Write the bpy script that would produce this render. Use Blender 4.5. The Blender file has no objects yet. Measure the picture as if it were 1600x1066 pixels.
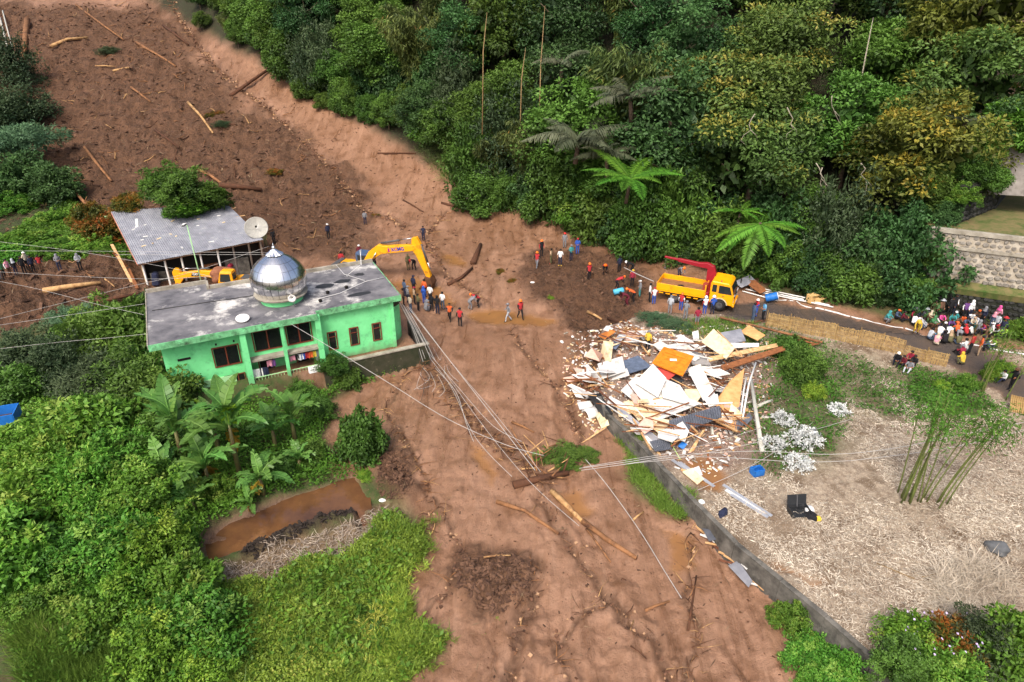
import bpy, bmesh, math, random
import numpy as np
from mathutils import Vector, Matrix, Euler

R = math.radians
random.seed(7)
rng = np.random.default_rng(11)
scene = bpy.context.scene
COL = scene.collection

# ------------------------------------------------------------------ camera
CAM_H, PITCH, FPX = 23.0, R(28.0), 1067.0
cam_data = bpy.data.cameras.new("camera")
cam_data.sensor_width = 36.0
cam_data.lens = FPX / 1600.0 * 36.0
cam_data.clip_start = 0.5
cam_data.clip_end = 2000.0
cam = bpy.data.objects.new("camera", cam_data)
cam.location = (0, 0, CAM_H)
cam.rotation_euler = (R(90) - PITCH, 0, 0)
COL.objects.link(cam)
scene.camera = cam

# ------------------------------------------------------------------ sky and sun (thin bright overcast)
SUN_AZ, SUN_EL = R(200.0), R(52.0)      # compass style: the light comes from behind the camera, to its left
world = bpy.data.worlds.new("World")
scene.world = world
world.use_nodes = True
wn = world.node_tree
wn.nodes.clear()
sky = wn.nodes.new("ShaderNodeTexSky")
sky.sky_type = 'NISHITA'
sky.sun_disc = False
sky.sun_elevation = SUN_EL
sky.sun_rotation = SUN_AZ
sky.air_density = 0.8
sky.dust_density = 6.0
sky.ozone_density = 0.4
bg = wn.nodes.new("ShaderNodeBackground")
bg.inputs["Strength"].default_value = 0.14
out = wn.nodes.new("ShaderNodeOutputWorld")
wn.links.new(sky.outputs[0], bg.inputs["Color"])
wn.links.new(bg.outputs[0], out.inputs["Surface"])
sun_data = bpy.data.lights.new("sun", 'SUN')
sun_data.energy = 1.4
sun_data.angle = R(18.0)
sun_data.color = (1.0, 0.97, 0.92)
sun = bpy.data.objects.new("sun", sun_data)
d = Vector((math.sin(SUN_AZ) * math.cos(SUN_EL), math.cos(SUN_AZ) * math.cos(SUN_EL), math.sin(SUN_EL)))
sun.rotation_euler = d.to_track_quat('Z', 'Y').to_euler()
sun.location = (0, 0, 60)
COL.objects.link(sun)
vs = scene.view_settings
vs.view_transform = 'Standard'
vs.look = 'None'
vs.exposure = 0.72
vs.gamma = 1.0
vs.use_curve_mapping = False
scene.cycles.use_denoising = True
scene.cycles.max_bounces = 4
scene.cycles.diffuse_bounces = 2
scene.cycles.glossy_bounces = 2
scene.cycles.transmission_bounces = 2
scene.cycles.use_adaptive_sampling = True
scene.cycles.adaptive_threshold = 0.02

# ------------------------------------------------------------------ noise
def _hash(ix, iy, seed):
    n = (ix.astype(np.int64) * 374761393 + iy.astype(np.int64) * 668265263 + seed * 974634777) & 0xFFFFFFFF
    n = ((n ^ (n >> 13)) * 1274126177) & 0xFFFFFFFF
    n = n ^ (n >> 16)
    return (n & 0xFFFF).astype(np.float64) / 65535.0

def vnoise(x, y, seed=0):
    x = np.asarray(x, float); y = np.asarray(y, float)
    ix = np.floor(x); iy = np.floor(y)
    fx = x - ix; fy = y - iy
    ux = fx * fx * fx * (fx * (fx * 6 - 15) + 10); uy = fy * fy * fy * (fy * (fy * 6 - 15) + 10)
    a = _hash(ix, iy, seed); b = _hash(ix + 1, iy, seed); c = _hash(ix, iy + 1, seed); dd = _hash(ix + 1, iy + 1, seed)
    return (a * (1 - ux) + b * ux) * (1 - uy) + (c * (1 - ux) + dd * ux) * uy

def fbm(x, y, octaves=4, seed=0, gain=0.5):
    s = 0; amp = 1; tot = 0
    for o in range(octaves):
        s = s + amp * vnoise(x * 2 ** o + 17.3 * o, y * 2 ** o - 9.1 * o, seed + o)
        tot += amp; amp *= gain
    return s / tot * 2 - 1          # -1..1

def smooth(a, b, x):
    t = np.clip((np.asarray(x, float) - a) / (b - a), 0, 1)
    return t * t * (3 - 2 * t)

# ------------------------------------------------------------------ from the photograph's angles to places on the ground
CP, SP = math.cos(PITCH), math.sin(PITCH)
def ray(u, v):
    a = (u - 800.0) / FPX; b = (533.0 - v) / FPX
    return (a, CP + b * SP, -SP + b * CP)

def P(u, v, z=0.0):
    r = ray(u, v)
    t = (z - CAM_H) / r[2]
    return Vector((r[0] * t, r[1] * t, z))

# forest edge, as y of x
_ex = np.array([-140, -62, -44, -19, -9, -4, 3, 12, 20, 31, 42, 70, 140.0])
_ey = np.array([190, 130, 112, 90, 80, 73, 67, 60.5, 55, 49.5, 47, 40, 34.0])
def softplus(x, k=2.0):
    return k * np.logaddexp(0, x / k)

WALL_PX = [(936, 622), (950, 648), (1000, 692), (1090, 790), (1150, 850), (1220, 912), (1290, 968), (1365, 1032), (1440, 1085), (1700, 1210)]
def garden_z(y):
    return 0.5 + 0.022 * (np.asarray(y, float) - 42)
_wz = [(lambda p: p)(P(u, v, 0.42 if v < 700 else (0.2 if v < 900 else 0.0))) for u, v in WALL_PX]
WALL = [(p.x, p.y) for p in _wz]

def sdist_poly(x, y, poly):
    """signed distance, positive inside"""
    x = np.asarray(x, float); y = np.asarray(y, float)
    inside = np.zeros(x.shape, bool)
    best = np.full(x.shape, 1e9)
    n = len(poly)
    for i in range(n):
        x0, y0 = poly[i]; x1, y1 = poly[(i + 1) % n]
        dx, dy = x1 - x0, y1 - y0
        L = dx * dx + dy * dy + 1e-12
        t = np.clip(((x - x0) * dx + (y - y0) * dy) / L, 0, 1)
        best = np.minimum(best, (x - x0 - t * dx) ** 2 + (y - y0 - t * dy) ** 2)
        cond = (y0 > y) != (y1 > y)
        xin = x0 + (y - y0) * dx / (dy if abs(dy) > 1e-12 else 1e-12)
        inside ^= cond & (x < xin)
    return np.where(inside, 1, -1) * np.sqrt(best)

# mosque rectangle: front-right corner, length along -U, depth along V
MQ_ROT = R(26.0)
MQ_U = Vector((math.cos(MQ_ROT), math.sin(MQ_ROT), 0)); MQ_V = Vector((-math.sin(MQ_ROT), math.cos(MQ_ROT), 0))
MQ_O = Vector((-7.45, 40.25, 0))
MQ_L, MQ_D = 14.4, 7.2
MQ_Z = 1.25
def mq(a, b, z=0.0):
    """a metres leftwards along the front from the right corner, b metres back"""
    p = MQ_O - MQ_U * a + MQ_V * b
    return Vector((p.x, p.y, z))
MQ_POLY = [tuple(mq(a, b)[:2]) for a, b in ((-1.4, -0.7), (15.2, -0.8), (15.2, 8.0), (-1.4, 8.0))]

GARDEN_POLY = WALL + [(60, 2), (70, 20), (70, 40), (34, 40.5), (24, 44.5), (17, 46.6), (10.5, 47.0), (6.5, 44.5)]
TERRACE = [(30.6, 48.6), (46, 42), (60, 36), (75, 60), (44, 60), (34, 52.5)]

def h0(x, y):
    x = np.asarray(x, float); y = np.asarray(y, float)
    z = -0.055 * softplus(43 - y, 3.0)
    z = z + 0.30 * softplus(y - 74, 4.0)
    ye = np.interp(x, _ex, _ey)
    hill = 0.62 * softplus(y - ye - 1.5, 2.0)
    z = z + np.minimum(hill, 26)
    # gentle rise of the road to the right
    z = z + 0.5 * smooth(18, 34, x) * smooth(30, 42, y) * (1 - smooth(49, 56, y))
    # left bank
    z = z + 1.2 * smooth(-24, -40, x) * smooth(30, 50, y) 
    z = z + 1.4 * smooth(-9, -22, x) * (1 - smooth(30, 40, y))
    # heap of soil in the middle of the slide
    cx, cy = 4.5, 52.5
    z = z + 0.9 * np.exp(-(((x - cx) / 4.5) ** 2 + ((y - cy) / 2.6) ** 2))
    # garden behind the retaining wall
    sg = sdist_poly(x, y, GARDEN_POLY)
    g = smooth(-0.05, 0.12, sg)
    z = z * (1 - g) + np.maximum(garden_z(y) + 0.5 * smooth(18, 34, x) * smooth(30, 42, y), z * 0.0 - 9) * g
    # platform of the green building
    s = sdist_poly(x, y, MQ_POLY)
    m = smooth(-0.05, 0.35, s)
    z = z * (1 - m) + (MQ_Z - 0.12) * m
    # terrace
    t = smooth(-0.6, 0.0, sdist_poly(x, y, TERRACE))
    z = np.where(t > 0, np.minimum(z, z * (1 - t) + 5.5 * t), z)
    return z

def H(x, y):
    return float(h0(np.array([x]), np.array([y]))[0])

_cache = {}
def G(u, v, dz=0.0):
    """the point of the ground seen at this place of the photograph"""
    r = ray(u, v)
    ts = np.arange(14, 260, 0.5)
    zz = CAM_H + r[2] * ts - h0(r[0] * ts, r[1] * ts)
    k = np.nonzero(zz < 0)[0]
    if len(k) == 0:
        t = 200.0
    else:
        i = max(k[0], 1)
        lo, hi = ts[i - 1], ts[i]
        for _ in range(12):
            mid = (lo + hi) / 2
            if CAM_H + r[2] * mid - H(r[0] * mid, r[1] * mid) < 0: hi = mid
            else: lo = mid
        t = hi
    x, y = r[0] * t, r[1] * t
    return Vector((x, y, H(x, y) + dz))

def GP(pts):
    return [tuple(G(u, v)[:2]) for u, v in pts]

# ------------------------------------------------------------------ mesh helpers
class MB:
    def __init__(s):
        s.v = []; s.f = []; s.m = []
    def face(s, pts, m=0):
        i = len(s.v); s.v.extend([tuple(p) for p in pts]); s.f.append(tuple(range(i, i + len(pts)))); s.m.append(m); return s
    def mesh(s, vs, fs, m=0):
        i = len(s.v); s.v.extend([tuple(p) for p in vs])
        for f in fs:
            s.f.append(tuple(k + i for k in f)); s.m.append(m)
        return s
    def box(s, c, size, rot=None, m=0, taper=1.0):
        hx, hy, hz = size[0] / 2, size[1] / 2, size[2] / 2
        pts = []
        for z, k in ((-hz, 1.0), (hz, taper)):
            for x, y in ((-hx, -hy), (hx, -hy), (hx, hy), (-hx, hy)):
                p = Vector((x * k, y * k, z))
                if rot is not None: p = rot @ p
                pts.append(p + Vector(c))
        return s.mesh(pts, [(0, 3, 2, 1), (4, 5, 6, 7), (0, 1, 5, 4), (1, 2, 6, 5), (2, 3, 7, 6), (3, 0, 4, 7)], m)
    def prism(s, poly, z0, z1, m=0, mtop=None):
        n = len(poly)
        vs = [(p[0], p[1], z0) for p in poly] + [(p[0], p[1], z1) for p in poly]
        s.mesh(vs, [(i, (i + 1) % n, n + (i + 1) % n, n + i) for i in range(n)] + [tuple(range(n - 1, -1, -1))], m)
        s.mesh(vs[n:], [tuple(range(n))], m if mtop is None else mtop)
        return s
    def slab(s, pts, thick, m=0):
        """a flat quad or polygon of 3-D points given a thickness downwards along its normal"""
        pts = [Vector(p) for p in pts]
        n = (pts[1] - pts[0]).cross(pts[2] - pts[0])
        if n.length < 1e-9: n = Vector((0, 0, 1))
        n.normalize()
        if n.z < 0: n = -n; pts = pts[::-1]
        k = len(pts)
        vs = pts + [p - n * thick for p in pts]
        return s.mesh(vs, [tuple(range(k)), tuple(range(2 * k - 1, k - 1, -1))] + [(i, k + i, k + (i + 1) % k, (i + 1) % k) for i in range(k)], m)
    def tube(s, pts, radii, n=6, m=0, caps=True):
        pts = [Vector(p) for p in pts]
        if not hasattr(radii, '__len__'): radii = [radii] * len(pts)
        rings = []; ref = None
        for i, p in enumerate(pts):
            t = (pts[min(i + 1, len(pts) - 1)] - pts[max(i - 1, 0)])
            if t.length < 1e-9: t = Vector((0, 0, 1))
            t.normalize()
            if ref is None:
                ref = Vector((0, 0, 1)) if abs(t.z) < 0.9 else Vector((1, 0, 0))
            a = t.cross(ref)
            if a.length < 1e-6: a = t.cross(Vector((0.3, 1, 0.2)))
            a.normalize(); b = a.cross(t); ref = b.cross(a) * 0 + b
            ref = Vector(b)
            rings.append([p + (a * math.cos(2 * math.pi * k / n) + b * math.sin(2 * math.pi * k / n)) * radii[i] for k in range(n)])
            ref = b
        vs = [q for r_ in rings for q in r_]
        fs = []
        for i in range(len(pts) - 1):
            for k in range(n):
                fs.append((i * n + k, i * n + (k + 1) % n, (i + 1) * n + (k + 1) % n, (i + 1) * n + k))
        if caps:
            fs.append(tuple(range(n - 1, -1, -1))); fs.append(tuple((len(pts) - 1) * n + k for k in range(n)))
        return s.mesh(vs, fs, m)
    def lathe(s, prof, c=(0, 0, 0), n=24, m=0, rot=None):
        vs = []
        for r_, z in prof:
            for k in range(n):
                p = Vector((r_ * math.cos(2 * math.pi * k / n), r_ * math.sin(2 * math.pi * k / n), z))
                if rot is not None: p = rot @ p
                vs.append(p + Vector(c))
        fs = []
        for i in range(len(prof) - 1):
            for k in range(n):
                fs.append((i * n + k, i * n + (k + 1) % n, (i + 1) * n + (k + 1) % n, (i + 1) * n + k))
        return s.mesh(vs, fs, m)
    def data(s, name, mats, smooth_=False):
        me = bpy.data.meshes.new(name)
        me.from_pydata(s.v, [], s.f)
        for mt in mats: me.materials.append(mt)
        if len(mats) > 1: me.polygons.foreach_set("material_index", s.m)
        if smooth_: me.polygons.foreach_set("use_smooth", [True] * len(s.f))
        me.update()
        return me
    def build(s, name, mats, parent=None, smooth_=False, bevel=0.0, **tags):
        if not isinstance(mats, (list, tuple)): mats = [mats]
        o = bpy.data.objects.new(name, s.data(name, mats, smooth_))
        COL.objects.link(o)
        if parent is not None: o.parent = parent
        if bevel:
            b = o.modifiers.new("bevel", 'BEVEL'); b.width = bevel; b.segments = 1; b.limit_method = 'ANGLE'
        tag(o, **tags)
        return o

def tag(o, label=None, cat=None, group=None, kind=None):
    if label: o["label"] = label
    if cat: o["category"] = cat
    if group: o["group"] = group
    if kind: o["kind"] = kind
    return o

def empty(name, loc=(0, 0, 0), rz=0.0, **tags):
    o = bpy.data.objects.new(name, None)
    o.location = loc; o.rotation_euler = (0, 0, rz)
    o.empty_display_size = 0.2
    COL.objects.link(o)
    return tag(o, **tags)

def inst(name, me, parent=None, loc=(0, 0, 0), rot=(0, 0, 0), sc=(1, 1, 1), **tags):
    o = bpy.data.objects.new(name, me)
    COL.objects.link(o)
    if parent is not None: o.parent = parent
    o.location = loc; o.rotation_euler = rot
    o.scale = sc if hasattr(sc, '__len__') else (sc, sc, sc)
    return tag(o, **tags)

def np_mesh(name, verts, faces, mats, var=None, smooth_=False):
    """verts (n,3), faces (m,k) with one k"""
    verts = np.asarray(verts, np.float32); faces = np.asarray(faces, np.int32)
    me = bpy.data.meshes.new(name)
    me.vertices.add(len(verts)); me.vertices.foreach_set("co", verts.ravel())
    k = faces.shape[1]
    me.loops.add(faces.size); me.loops.foreach_set("vertex_index", faces.ravel())
    me.polygons.add(len(faces))
    me.polygons.foreach_set("loop_start", np.arange(0, faces.size, k, dtype=np.int32))
    me.polygons.foreach_set("loop_total", np.full(len(faces), k, np.int32))
    if smooth_: me.polygons.foreach_set("use_smooth", np.ones(len(faces), bool))
    for mt in mats: me.materials.append(mt)
    if var is not None:
        a = me.attributes.new("var", 'FLOAT', 'POINT'); a.data.foreach_set("value", np.asarray(var, np.float32))
    me.update(calc_edges=True)
    return me

# ------------------------------------------------------------------ materials
_mats = {}
def lin(c):
    """sRGB 0-255 to linear"""
    o = []
    for k in c[:3]:
        k = k / 255.0
        o.append(k / 12.92 if k <= 0.04045 else ((k + 0.055) / 1.055) ** 2.4)
    return tuple(o)

def mat(name, col, rough=0.7, var=0.25, scale=3.0, col2=None, bump=0.0, bscale=20.0, metal=0.0, spec=0.3, stain=None, stain_scale=1.2, stain_lo=0.55, stain_hi=0.75, coords="Object", detail=5):
    if name in _mats: return _mats[name]
    m = bpy.data.materials.new(name); m.use_nodes = True
    nt = m.node_tree; N = nt.nodes; L = nt.links
    b = N["Principled BSDF"]
    b.inputs["Roughness"].default_value = rough
    b.inputs["Metallic"].default_value = metal
    b.inputs["Specular IOR Level"].default_value = spec
    tc = N.new("ShaderNodeTexCoord")
    src = tc.outputs[coords]
    if var or col2:
        nz = N.new("ShaderNodeTexNoise"); nz.inputs["Scale"].default_value = scale; nz.inputs["Detail"].default_value = detail; nz.inputs["Roughness"].default_value = 0.65
        L.new(src, nz.inputs["Vector"])
        mx = N.new("ShaderNodeMix"); mx.data_type = 'RGBA'
        c2 = col2 if col2 else tuple(max(0, k * (1 - var)) for k in col)
        c1 = col if col2 else tuple(min(1, k * (1 + var * 0.6)) for k in col)
        mx.inputs["A"].default_value = (*c1, 1); mx.inputs["B"].default_value = (*c2, 1)
        rp = N.new("ShaderNodeMapRange"); rp.inputs["From Min"].default_value = 0.32; rp.inputs["From Max"].default_value = 0.68
        L.new(nz.outputs["Fac"], rp.inputs["Value"]); L.new(rp.outputs[0], mx.inputs["Factor"])
        colour = mx.outputs["Result"]
    else:
        rgb = N.new("ShaderNodeRGB"); rgb.outputs[0].default_value = (*col, 1); colour = rgb.outputs[0]
    if stain:
        n2 = N.new("ShaderNodeTexNoise"); n2.inputs["Scale"].default_value = stain_scale; n2.inputs["Detail"].default_value = 6; n2.inputs["Roughness"].default_value = 0.7
        L.new(src, n2.inputs["Vector"])
        r2 = N.new("ShaderNodeMapRange"); r2.inputs["From Min"].default_value = stain_lo; r2.inputs["From Max"].default_value = stain_hi
        L.new(n2.outputs["Fac"], r2.inputs["Value"])
        m2 = N.new("ShaderNodeMix"); m2.data_type = 'RGBA'
        m2.inputs["B"].default_value = (*stain, 1)
        L.new(colour, m2.inputs["A"]); L.new(r2.outputs[0], m2.inputs["Factor"]); colour = m2.outputs["Result"]
    L.new(colour, b.inputs["Base Color"])
    if bump:
        n3 = N.new("ShaderNodeTexNoise"); n3.inputs["Scale"].default_value = bscale; n3.inputs["Detail"].default_value = 4
        L.new(src, n3.inputs["Vector"])
        bp = N.new("ShaderNodeBump"); bp.inputs["Strength"].default_value = bump; bp.inputs["Distance"].default_value = 0.05
        L.new(n3.outputs["Fac"], bp.inputs["Height"]); L.new(bp.outputs[0], b.inputs["Normal"])
    _mats[name] = m
    return m

def leaf_mat(name, dark, light, tip=None, tip_amt=0.0, rough=0.55, trans=0.25):
    """foliage: colour from the per-leaf attribute, shifted a little per plant; some light passes through the leaf"""
    if name in _mats: return _mats[name]
    m = bpy.data.materials.new(name); m.use_nodes = True
    nt = m.node_tree; N = nt.nodes; L = nt.links
    b = N["Principled BSDF"]; o = N["Material Output"]
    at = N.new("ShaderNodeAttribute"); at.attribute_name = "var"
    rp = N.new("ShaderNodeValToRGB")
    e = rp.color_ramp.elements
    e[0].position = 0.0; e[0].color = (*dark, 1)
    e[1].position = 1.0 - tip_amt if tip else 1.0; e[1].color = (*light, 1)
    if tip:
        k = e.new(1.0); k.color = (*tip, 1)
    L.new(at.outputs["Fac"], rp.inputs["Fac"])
    oi = N.new("ShaderNodeObjectInfo")
    hs = N.new("ShaderNodeHueSaturation")
    mr = N.new("ShaderNodeMapRange"); mr.inputs["To Min"].default_value = 0.482; mr.inputs["To Max"].default_value = 0.515
    mv = N.new("ShaderNodeMapRange"); mv.inputs["To Min"].default_value = 0.78; mv.inputs["To Max"].default_value = 1.2
    mm = N.new("ShaderNodeMath"); mm.operation = 'MULTIPLY'; mm.inputs[1].default_value = 7.31
    fr = N.new("ShaderNodeMath"); fr.operation = 'FRACT'
    L.new(oi.outputs["Random"], mr.inputs["Value"]); L.new(oi.outputs["Random"], mm.inputs[0]); L.new(mm.outputs[0], fr.inputs[0]); L.new(fr.outputs[0], mv.inputs["Value"])
    L.new(mr.outputs[0], hs.inputs["Hue"]); L.new(mv.outputs[0], hs.inputs["Value"]); L.new(rp.outputs[0], hs.inputs["Color"])
    L.new(hs.outputs[0], b.inputs["Base Color"])
    b.inputs["Roughness"].default_value = rough; b.inputs["Specular IOR Level"].default_value = 0.3
    tr = N.new("ShaderNodeBsdfTranslucent"); L.new(hs.outputs[0], tr.inputs["Color"])
    ms = N.new("ShaderNodeMixShader"); ms.inputs[0].default_value = trans
    L.new(b.outputs[0], ms.inputs[1]); L.new(tr.outputs[0], ms.inputs[2]); L.new(ms.outputs[0], o.inputs["Surface"])
    _mats[name] = m
    return m
# ================================================================== TERRAIN
# regions of the ground, as outlines on the ground
PONDA = [(308, 835), (345, 808), (430, 778), (500, 758), (555, 742), (566, 770), (572, 825), (560, 833), (548, 800), (500, 812), (430, 838), (375, 856), (320, 874)]
R_POND = GP(PONDA)
R_VEG = GP([(-400, 560), (0, 520), (90, 500), (228, 470), (250, 560), (268, 605), (480, 595), (655, 556), (648, 562), (575, 590), (505, 640), (498, 690), (530, 740), (590, 745), (622, 790), (662, 828), (660, 880), (625, 935), (640, 972), (700, 992), (682, 1022), (610, 1075), (560, 1250), (-500, 1250)])
R_BANK = GP([(-500, 260), (0, 270), (70, 285), (110, 310), (140, 345), (185, 365), (205, 410), (150, 400), (95, 395), (40, 402), (-500, 430)])
R_ROUGH = GP([(-500, 0), (225, 0), (330, 100), (400, 170), (470, 235), (540, 290), (575, 345), (560, 400), (420, 400), (230, 440), (215, 490), (100, 505), (0, 520), (-500, 560)])
R_ROUGH2 = GP([(830, 395), (900, 385), (960, 400), (1010, 430), (1015, 480), (960, 520), (890, 520), (880, 490), (830, 470), (810, 430)])
R_ROUGH3 = GP([(715, 880), (790, 865), (835, 890), (825, 935), (770, 960), (712, 925)])
R_ROUGH4 = GP([(590, 720), (630, 705), (645, 760), (625, 790), (590, 770)])
R_DEB = GP([(880, 520), (960, 505), (1000, 512), (1190, 510), (1215, 560), (1190, 690), (1120, 745), (1050, 735), (950, 640), (905, 600)])
R_GREEN2 = GP([(1040, 500), (1130, 500), (1190, 520), (1290, 560), (1330, 640), (1290, 720), (1200, 740), (1160, 700), (1190, 560)])
R_GREEN3 = GP([(960, 690), (985, 690), (1020, 740), (1085, 800), (1050, 812), (1000, 770)])
R_GREEN4 = GP([(1410, 570), (1510, 590), (1560, 640), (1480, 650), (1420, 625)])
R_GRASSR = GP([(1180, 505), (1290, 535), (1420, 590), (1500, 625), (1440, 660), (1330, 640), (1230, 600)])
R_ROAD = GP([(1096, 480), (1200, 470), (1300, 490), (1430, 519), (1600, 575), (1800, 660), (1800, 740), (1600, 640), (1500, 578), (1410, 540), (1300, 518), (1200, 502), (1140, 500)])
R_PUD = [GP(p) for p in (
    [(610, 440), (650, 428), (690, 445), (712, 470), (690, 478), (640, 462)],
    [(725, 492), (770, 480), (830, 492), (880, 500), (850, 512), (790, 506), (745, 505)],
    [(870, 770), (900, 765), (925, 800), (900, 815), (880, 800)], [(1040, 830), (1075, 835), (1085, 880), (1060, 900), (1045, 870)], [(735, 690), (760, 700), (780, 735), (770, 760), (745, 730)], [(690, 395), (720, 400), (730, 415), (700, 412)],
    [(960, 520), (985, 508), (1005, 520), (985, 534)],
    [(1060, 715), (1110, 712), (1140, 745), (1130, 770), (1095, 765), (1075, 745)],
    [(1205, 885), (1235, 900), (1275, 915), (1290, 908), (1255, 902), (1220, 880)],
    [(0, 540), (80, 535), (160, 520), (165, 528), (80, 552), (0, 560)])]
R_VERGE = GP([(1195, 452), (1260, 466), (1340, 484), (1425, 508), (1470, 512), (1620, 540), (1620, 500), (1450, 480), (1330, 455), (1190, 435)])
R_DRYBANK = GP([(300, 905), (420, 858), (545, 815), (600, 790), (628, 800), (560, 850), (430, 900), (320, 925)])
R_BARE = GP([(1535, 50), (1720, 20), (1720, 215), (1548, 195)])
R_SOILHEAP = GP([(372, 868), (400, 846), (470, 820), (550, 790), (560, 800), (520, 815), (440, 850), (400, 868)])

TRAILS = [(p, w, d_) for p, w, d_ in (
    (GP([(655, 560), (690, 600), (735, 655), (775, 695), (830, 735), (850, 760)]), .75, -.05), (GP([(845, 770), (880, 830), (915, 890), (935, 925), (975, 965), (1025, 1000), (1050, 1070)]), .35, .16), (GP([(838, 880), (834, 930), (806, 985), (796, 1075)]), .42, .22),
    (GP([(370, 135), (415, 165), (450, 200), (480, 228), (520, 262), (545, 300), (575, 330), (640, 352)]), .7, .3), (GP([(262, -5), (285, 35), (330, 95), (370, 135)]), .6, .3), (GP([(795, 515), (825, 555), (860, 590), (885, 640), (905, 680)]), .28, .14),
    (GP([(640, 575), (600, 640), (640, 700), (680, 790), (665, 850)]), .22, .08), (GP([(1060, 790), (1082, 860), (1072, 930), (1090, 985), (1075, 1070)]), .25, .1), (GP([(700, 330), (660, 370), (700, 430), (760, 470)]), .3, .14),
    (GP([(905, 700), (890, 640), (930, 560)]), .3, .12), (GP([(960, 930), (900, 965), (870, 1000), (880, 1070)]), .22, .1), (GP([(640, 985), (700, 930), (720, 860), (690, 800)]), .2, .08))]
NC, NR = 760, 470
sv = np.linspace(-1.18, 1.18, NC)
yv = 8.0 * (180.0 / 8.0) ** (np.arange(NR) / (NR - 1))
yv = np.concatenate([yv, [210, 260, 340]])
NR = len(yv)
SX, YY = np.meshgrid(sv, yv)
XX = SX * (YY + 8.0)
X = XX.ravel(); Y = YY.ravel()
wx = X + 0.9 * fbm(X * 0.45, Y * 0.45, 3, 5); wy = Y + 0.9 * fbm(X * 0.45 + 40, Y * 0.45, 3, 9)
wx2 = X + 0.35 * fbm(X * 1.4, Y * 1.4, 2, 25); wy2 = Y + 0.35 * fbm(X * 1.4 + 40, Y * 1.4, 2, 29)

wx3 = X + 4.5 * fbm(X * 0.10, Y * 0.10, 3, 71) + 1.5 * fbm(X * 0.5, Y * 0.5, 3, 72); wy3 = Y + 4.5 * fbm(X * 0.10 + 7, Y * 0.10, 3, 73) + 1.5 * fbm(X * 0.5 + 7, Y * 0.5, 3, 74)
def dist_line(px_, py_, pts_):
    best = np.full(px_.shape, 1e9)
    for (x0, y0), (x1, y1) in zip(pts_, pts_[1:]):
        dx, dy = x1 - x0, y1 - y0; t = np.clip(((px_ - x0) * dx + (py_ - y0) * dy) / (dx * dx + dy * dy + 1e-9), 0, 1)
        best = np.minimum(best, (px_ - x0 - t * dx) ** 2 + (py_ - y0 - t * dy) ** 2)
    return np.sqrt(best)
def mask(poly, w=0.6, warp=True):
    return smooth(-w, w, sdist_poly(wx if warp else X, wy if warp else Y, poly))
Z = h0(X, Y)
m_veg = mask(R_VEG, 0.5)
m_bank = mask(R_BANK, 0.8)
m_rough = np.maximum.reduce([smooth(-2.6, 2.0, sdist_poly(wx3, wy3, R_ROUGH)), mask(R_ROUGH2, 1.0), mask(R_ROUGH3, 0.7) * 0.9, mask(R_ROUGH4, 0.5) * 0.8, mask(R_DEB, 1.0) * 0.6])
gsd = sdist_poly(X, Y, GARDEN_POLY)
m_garden = smooth(-0.05, 0.1, gsd)
m_green2 = np.maximum.reduce([mask(R_GREEN2, 1.2), mask(R_GREEN3, 0.4), mask(R_GREEN4, 1.2), mask(R_GRASSR, 1.5) * 0.7])
m_deb = mask(R_DEB, 0.8) 
m_road = smooth(-0.2, 0.2, sdist_poly(wx2, wy2, R_ROAD)) * (1 - m_garden * 0)
ye = np.interp(X, _ex, _ey)
m_forest = smooth(-1.0, 1.5, wy - ye - 1.5)
m_forest = m_forest * (1 - smooth(-1, 0.5, sdist_poly(X, Y, TERRACE)))
m_pond = smooth(-0.12, 0.25, sdist_poly(wx2 * 0.3 + X * 0.7, wy2 * 0.3 + Y * 0.7, R_POND))
m_bare = mask(R_BARE, 1.2)
m_forest = m_forest * (1 - m_bare)
m_dbank = np.maximum(mask(R_DRYBANK, 0.5), m_bare * 0.8)
m_heap = smooth(-0.15, 0.3, sdist_poly(wx2, wy2, R_SOILHEAP))
m_pud = np.maximum.reduce([smooth(-0.3, 0.45, sdist_poly(wx2, wy2, p)) for p in R_PUD])
m_plat = smooth(-0.1, 0.1, sdist_poly(X, Y, MQ_POLY))

# relief: clods where the slide is rough, long soft ridges along the flow elsewhere
n_big = fbm(X * 0.11, Y * 0.11, 3, 1)
n_mid = fbm(X * 0.55, Y * 0.55, 4, 2)
rid = 1 - np.abs(fbm(X * 0.9, Y * 0.9, 4, 3))
clod = fbm(X * 2.2, Y * 2.2, 4, 4, 0.6)
fine = fbm(X * 5.0, Y * 5.0, 3, 6)
flow = fbm((X - 0.25 * Y) * 0.9, (Y + 0.25 * X) * 0.18, 4, 7)
gul = 1 - np.abs(fbm((X + 2.5 * fbm(X * 0.12, Y * 0.12, 2, 31)) * 0.16, Y * 0.05, 3, 8))
gully = smooth(0.95, 0.992, gul) * smooth(-0.15, 0.35, fbm(X * 0.3, Y * 0.3, 3, 41))
rill = smooth(0.90, 0.985, 1 - np.abs(fbm((X - 0.15 * Y + 1.2 * fbm(X * 0.3, Y * 0.3, 2, 51)) * 0.7, Y * 0.16, 3, 52))) * smooth(0.0, 0.5, fbm(X * 0.22, Y * 0.22, 3, 53))
lumps = np.maximum(0, fbm(X * 1.5, Y * 1.5, 3, 61) - 0.25)
m_mud = np.clip(1 - m_garden - m_veg - m_forest - m_bank - m_road - m_plat, 0, 1)
Z = Z + m_mud * (1 - m_rough) * (0.20 * flow + 0.12 * n_mid + 0.07 * clod + 0.045 * fine - 0.20 * gully - 0.12 * rill + 0.10 * (gully + rill) * clod + 0.35 * lumps * smooth(0.0, 0.4, n_mid))
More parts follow.
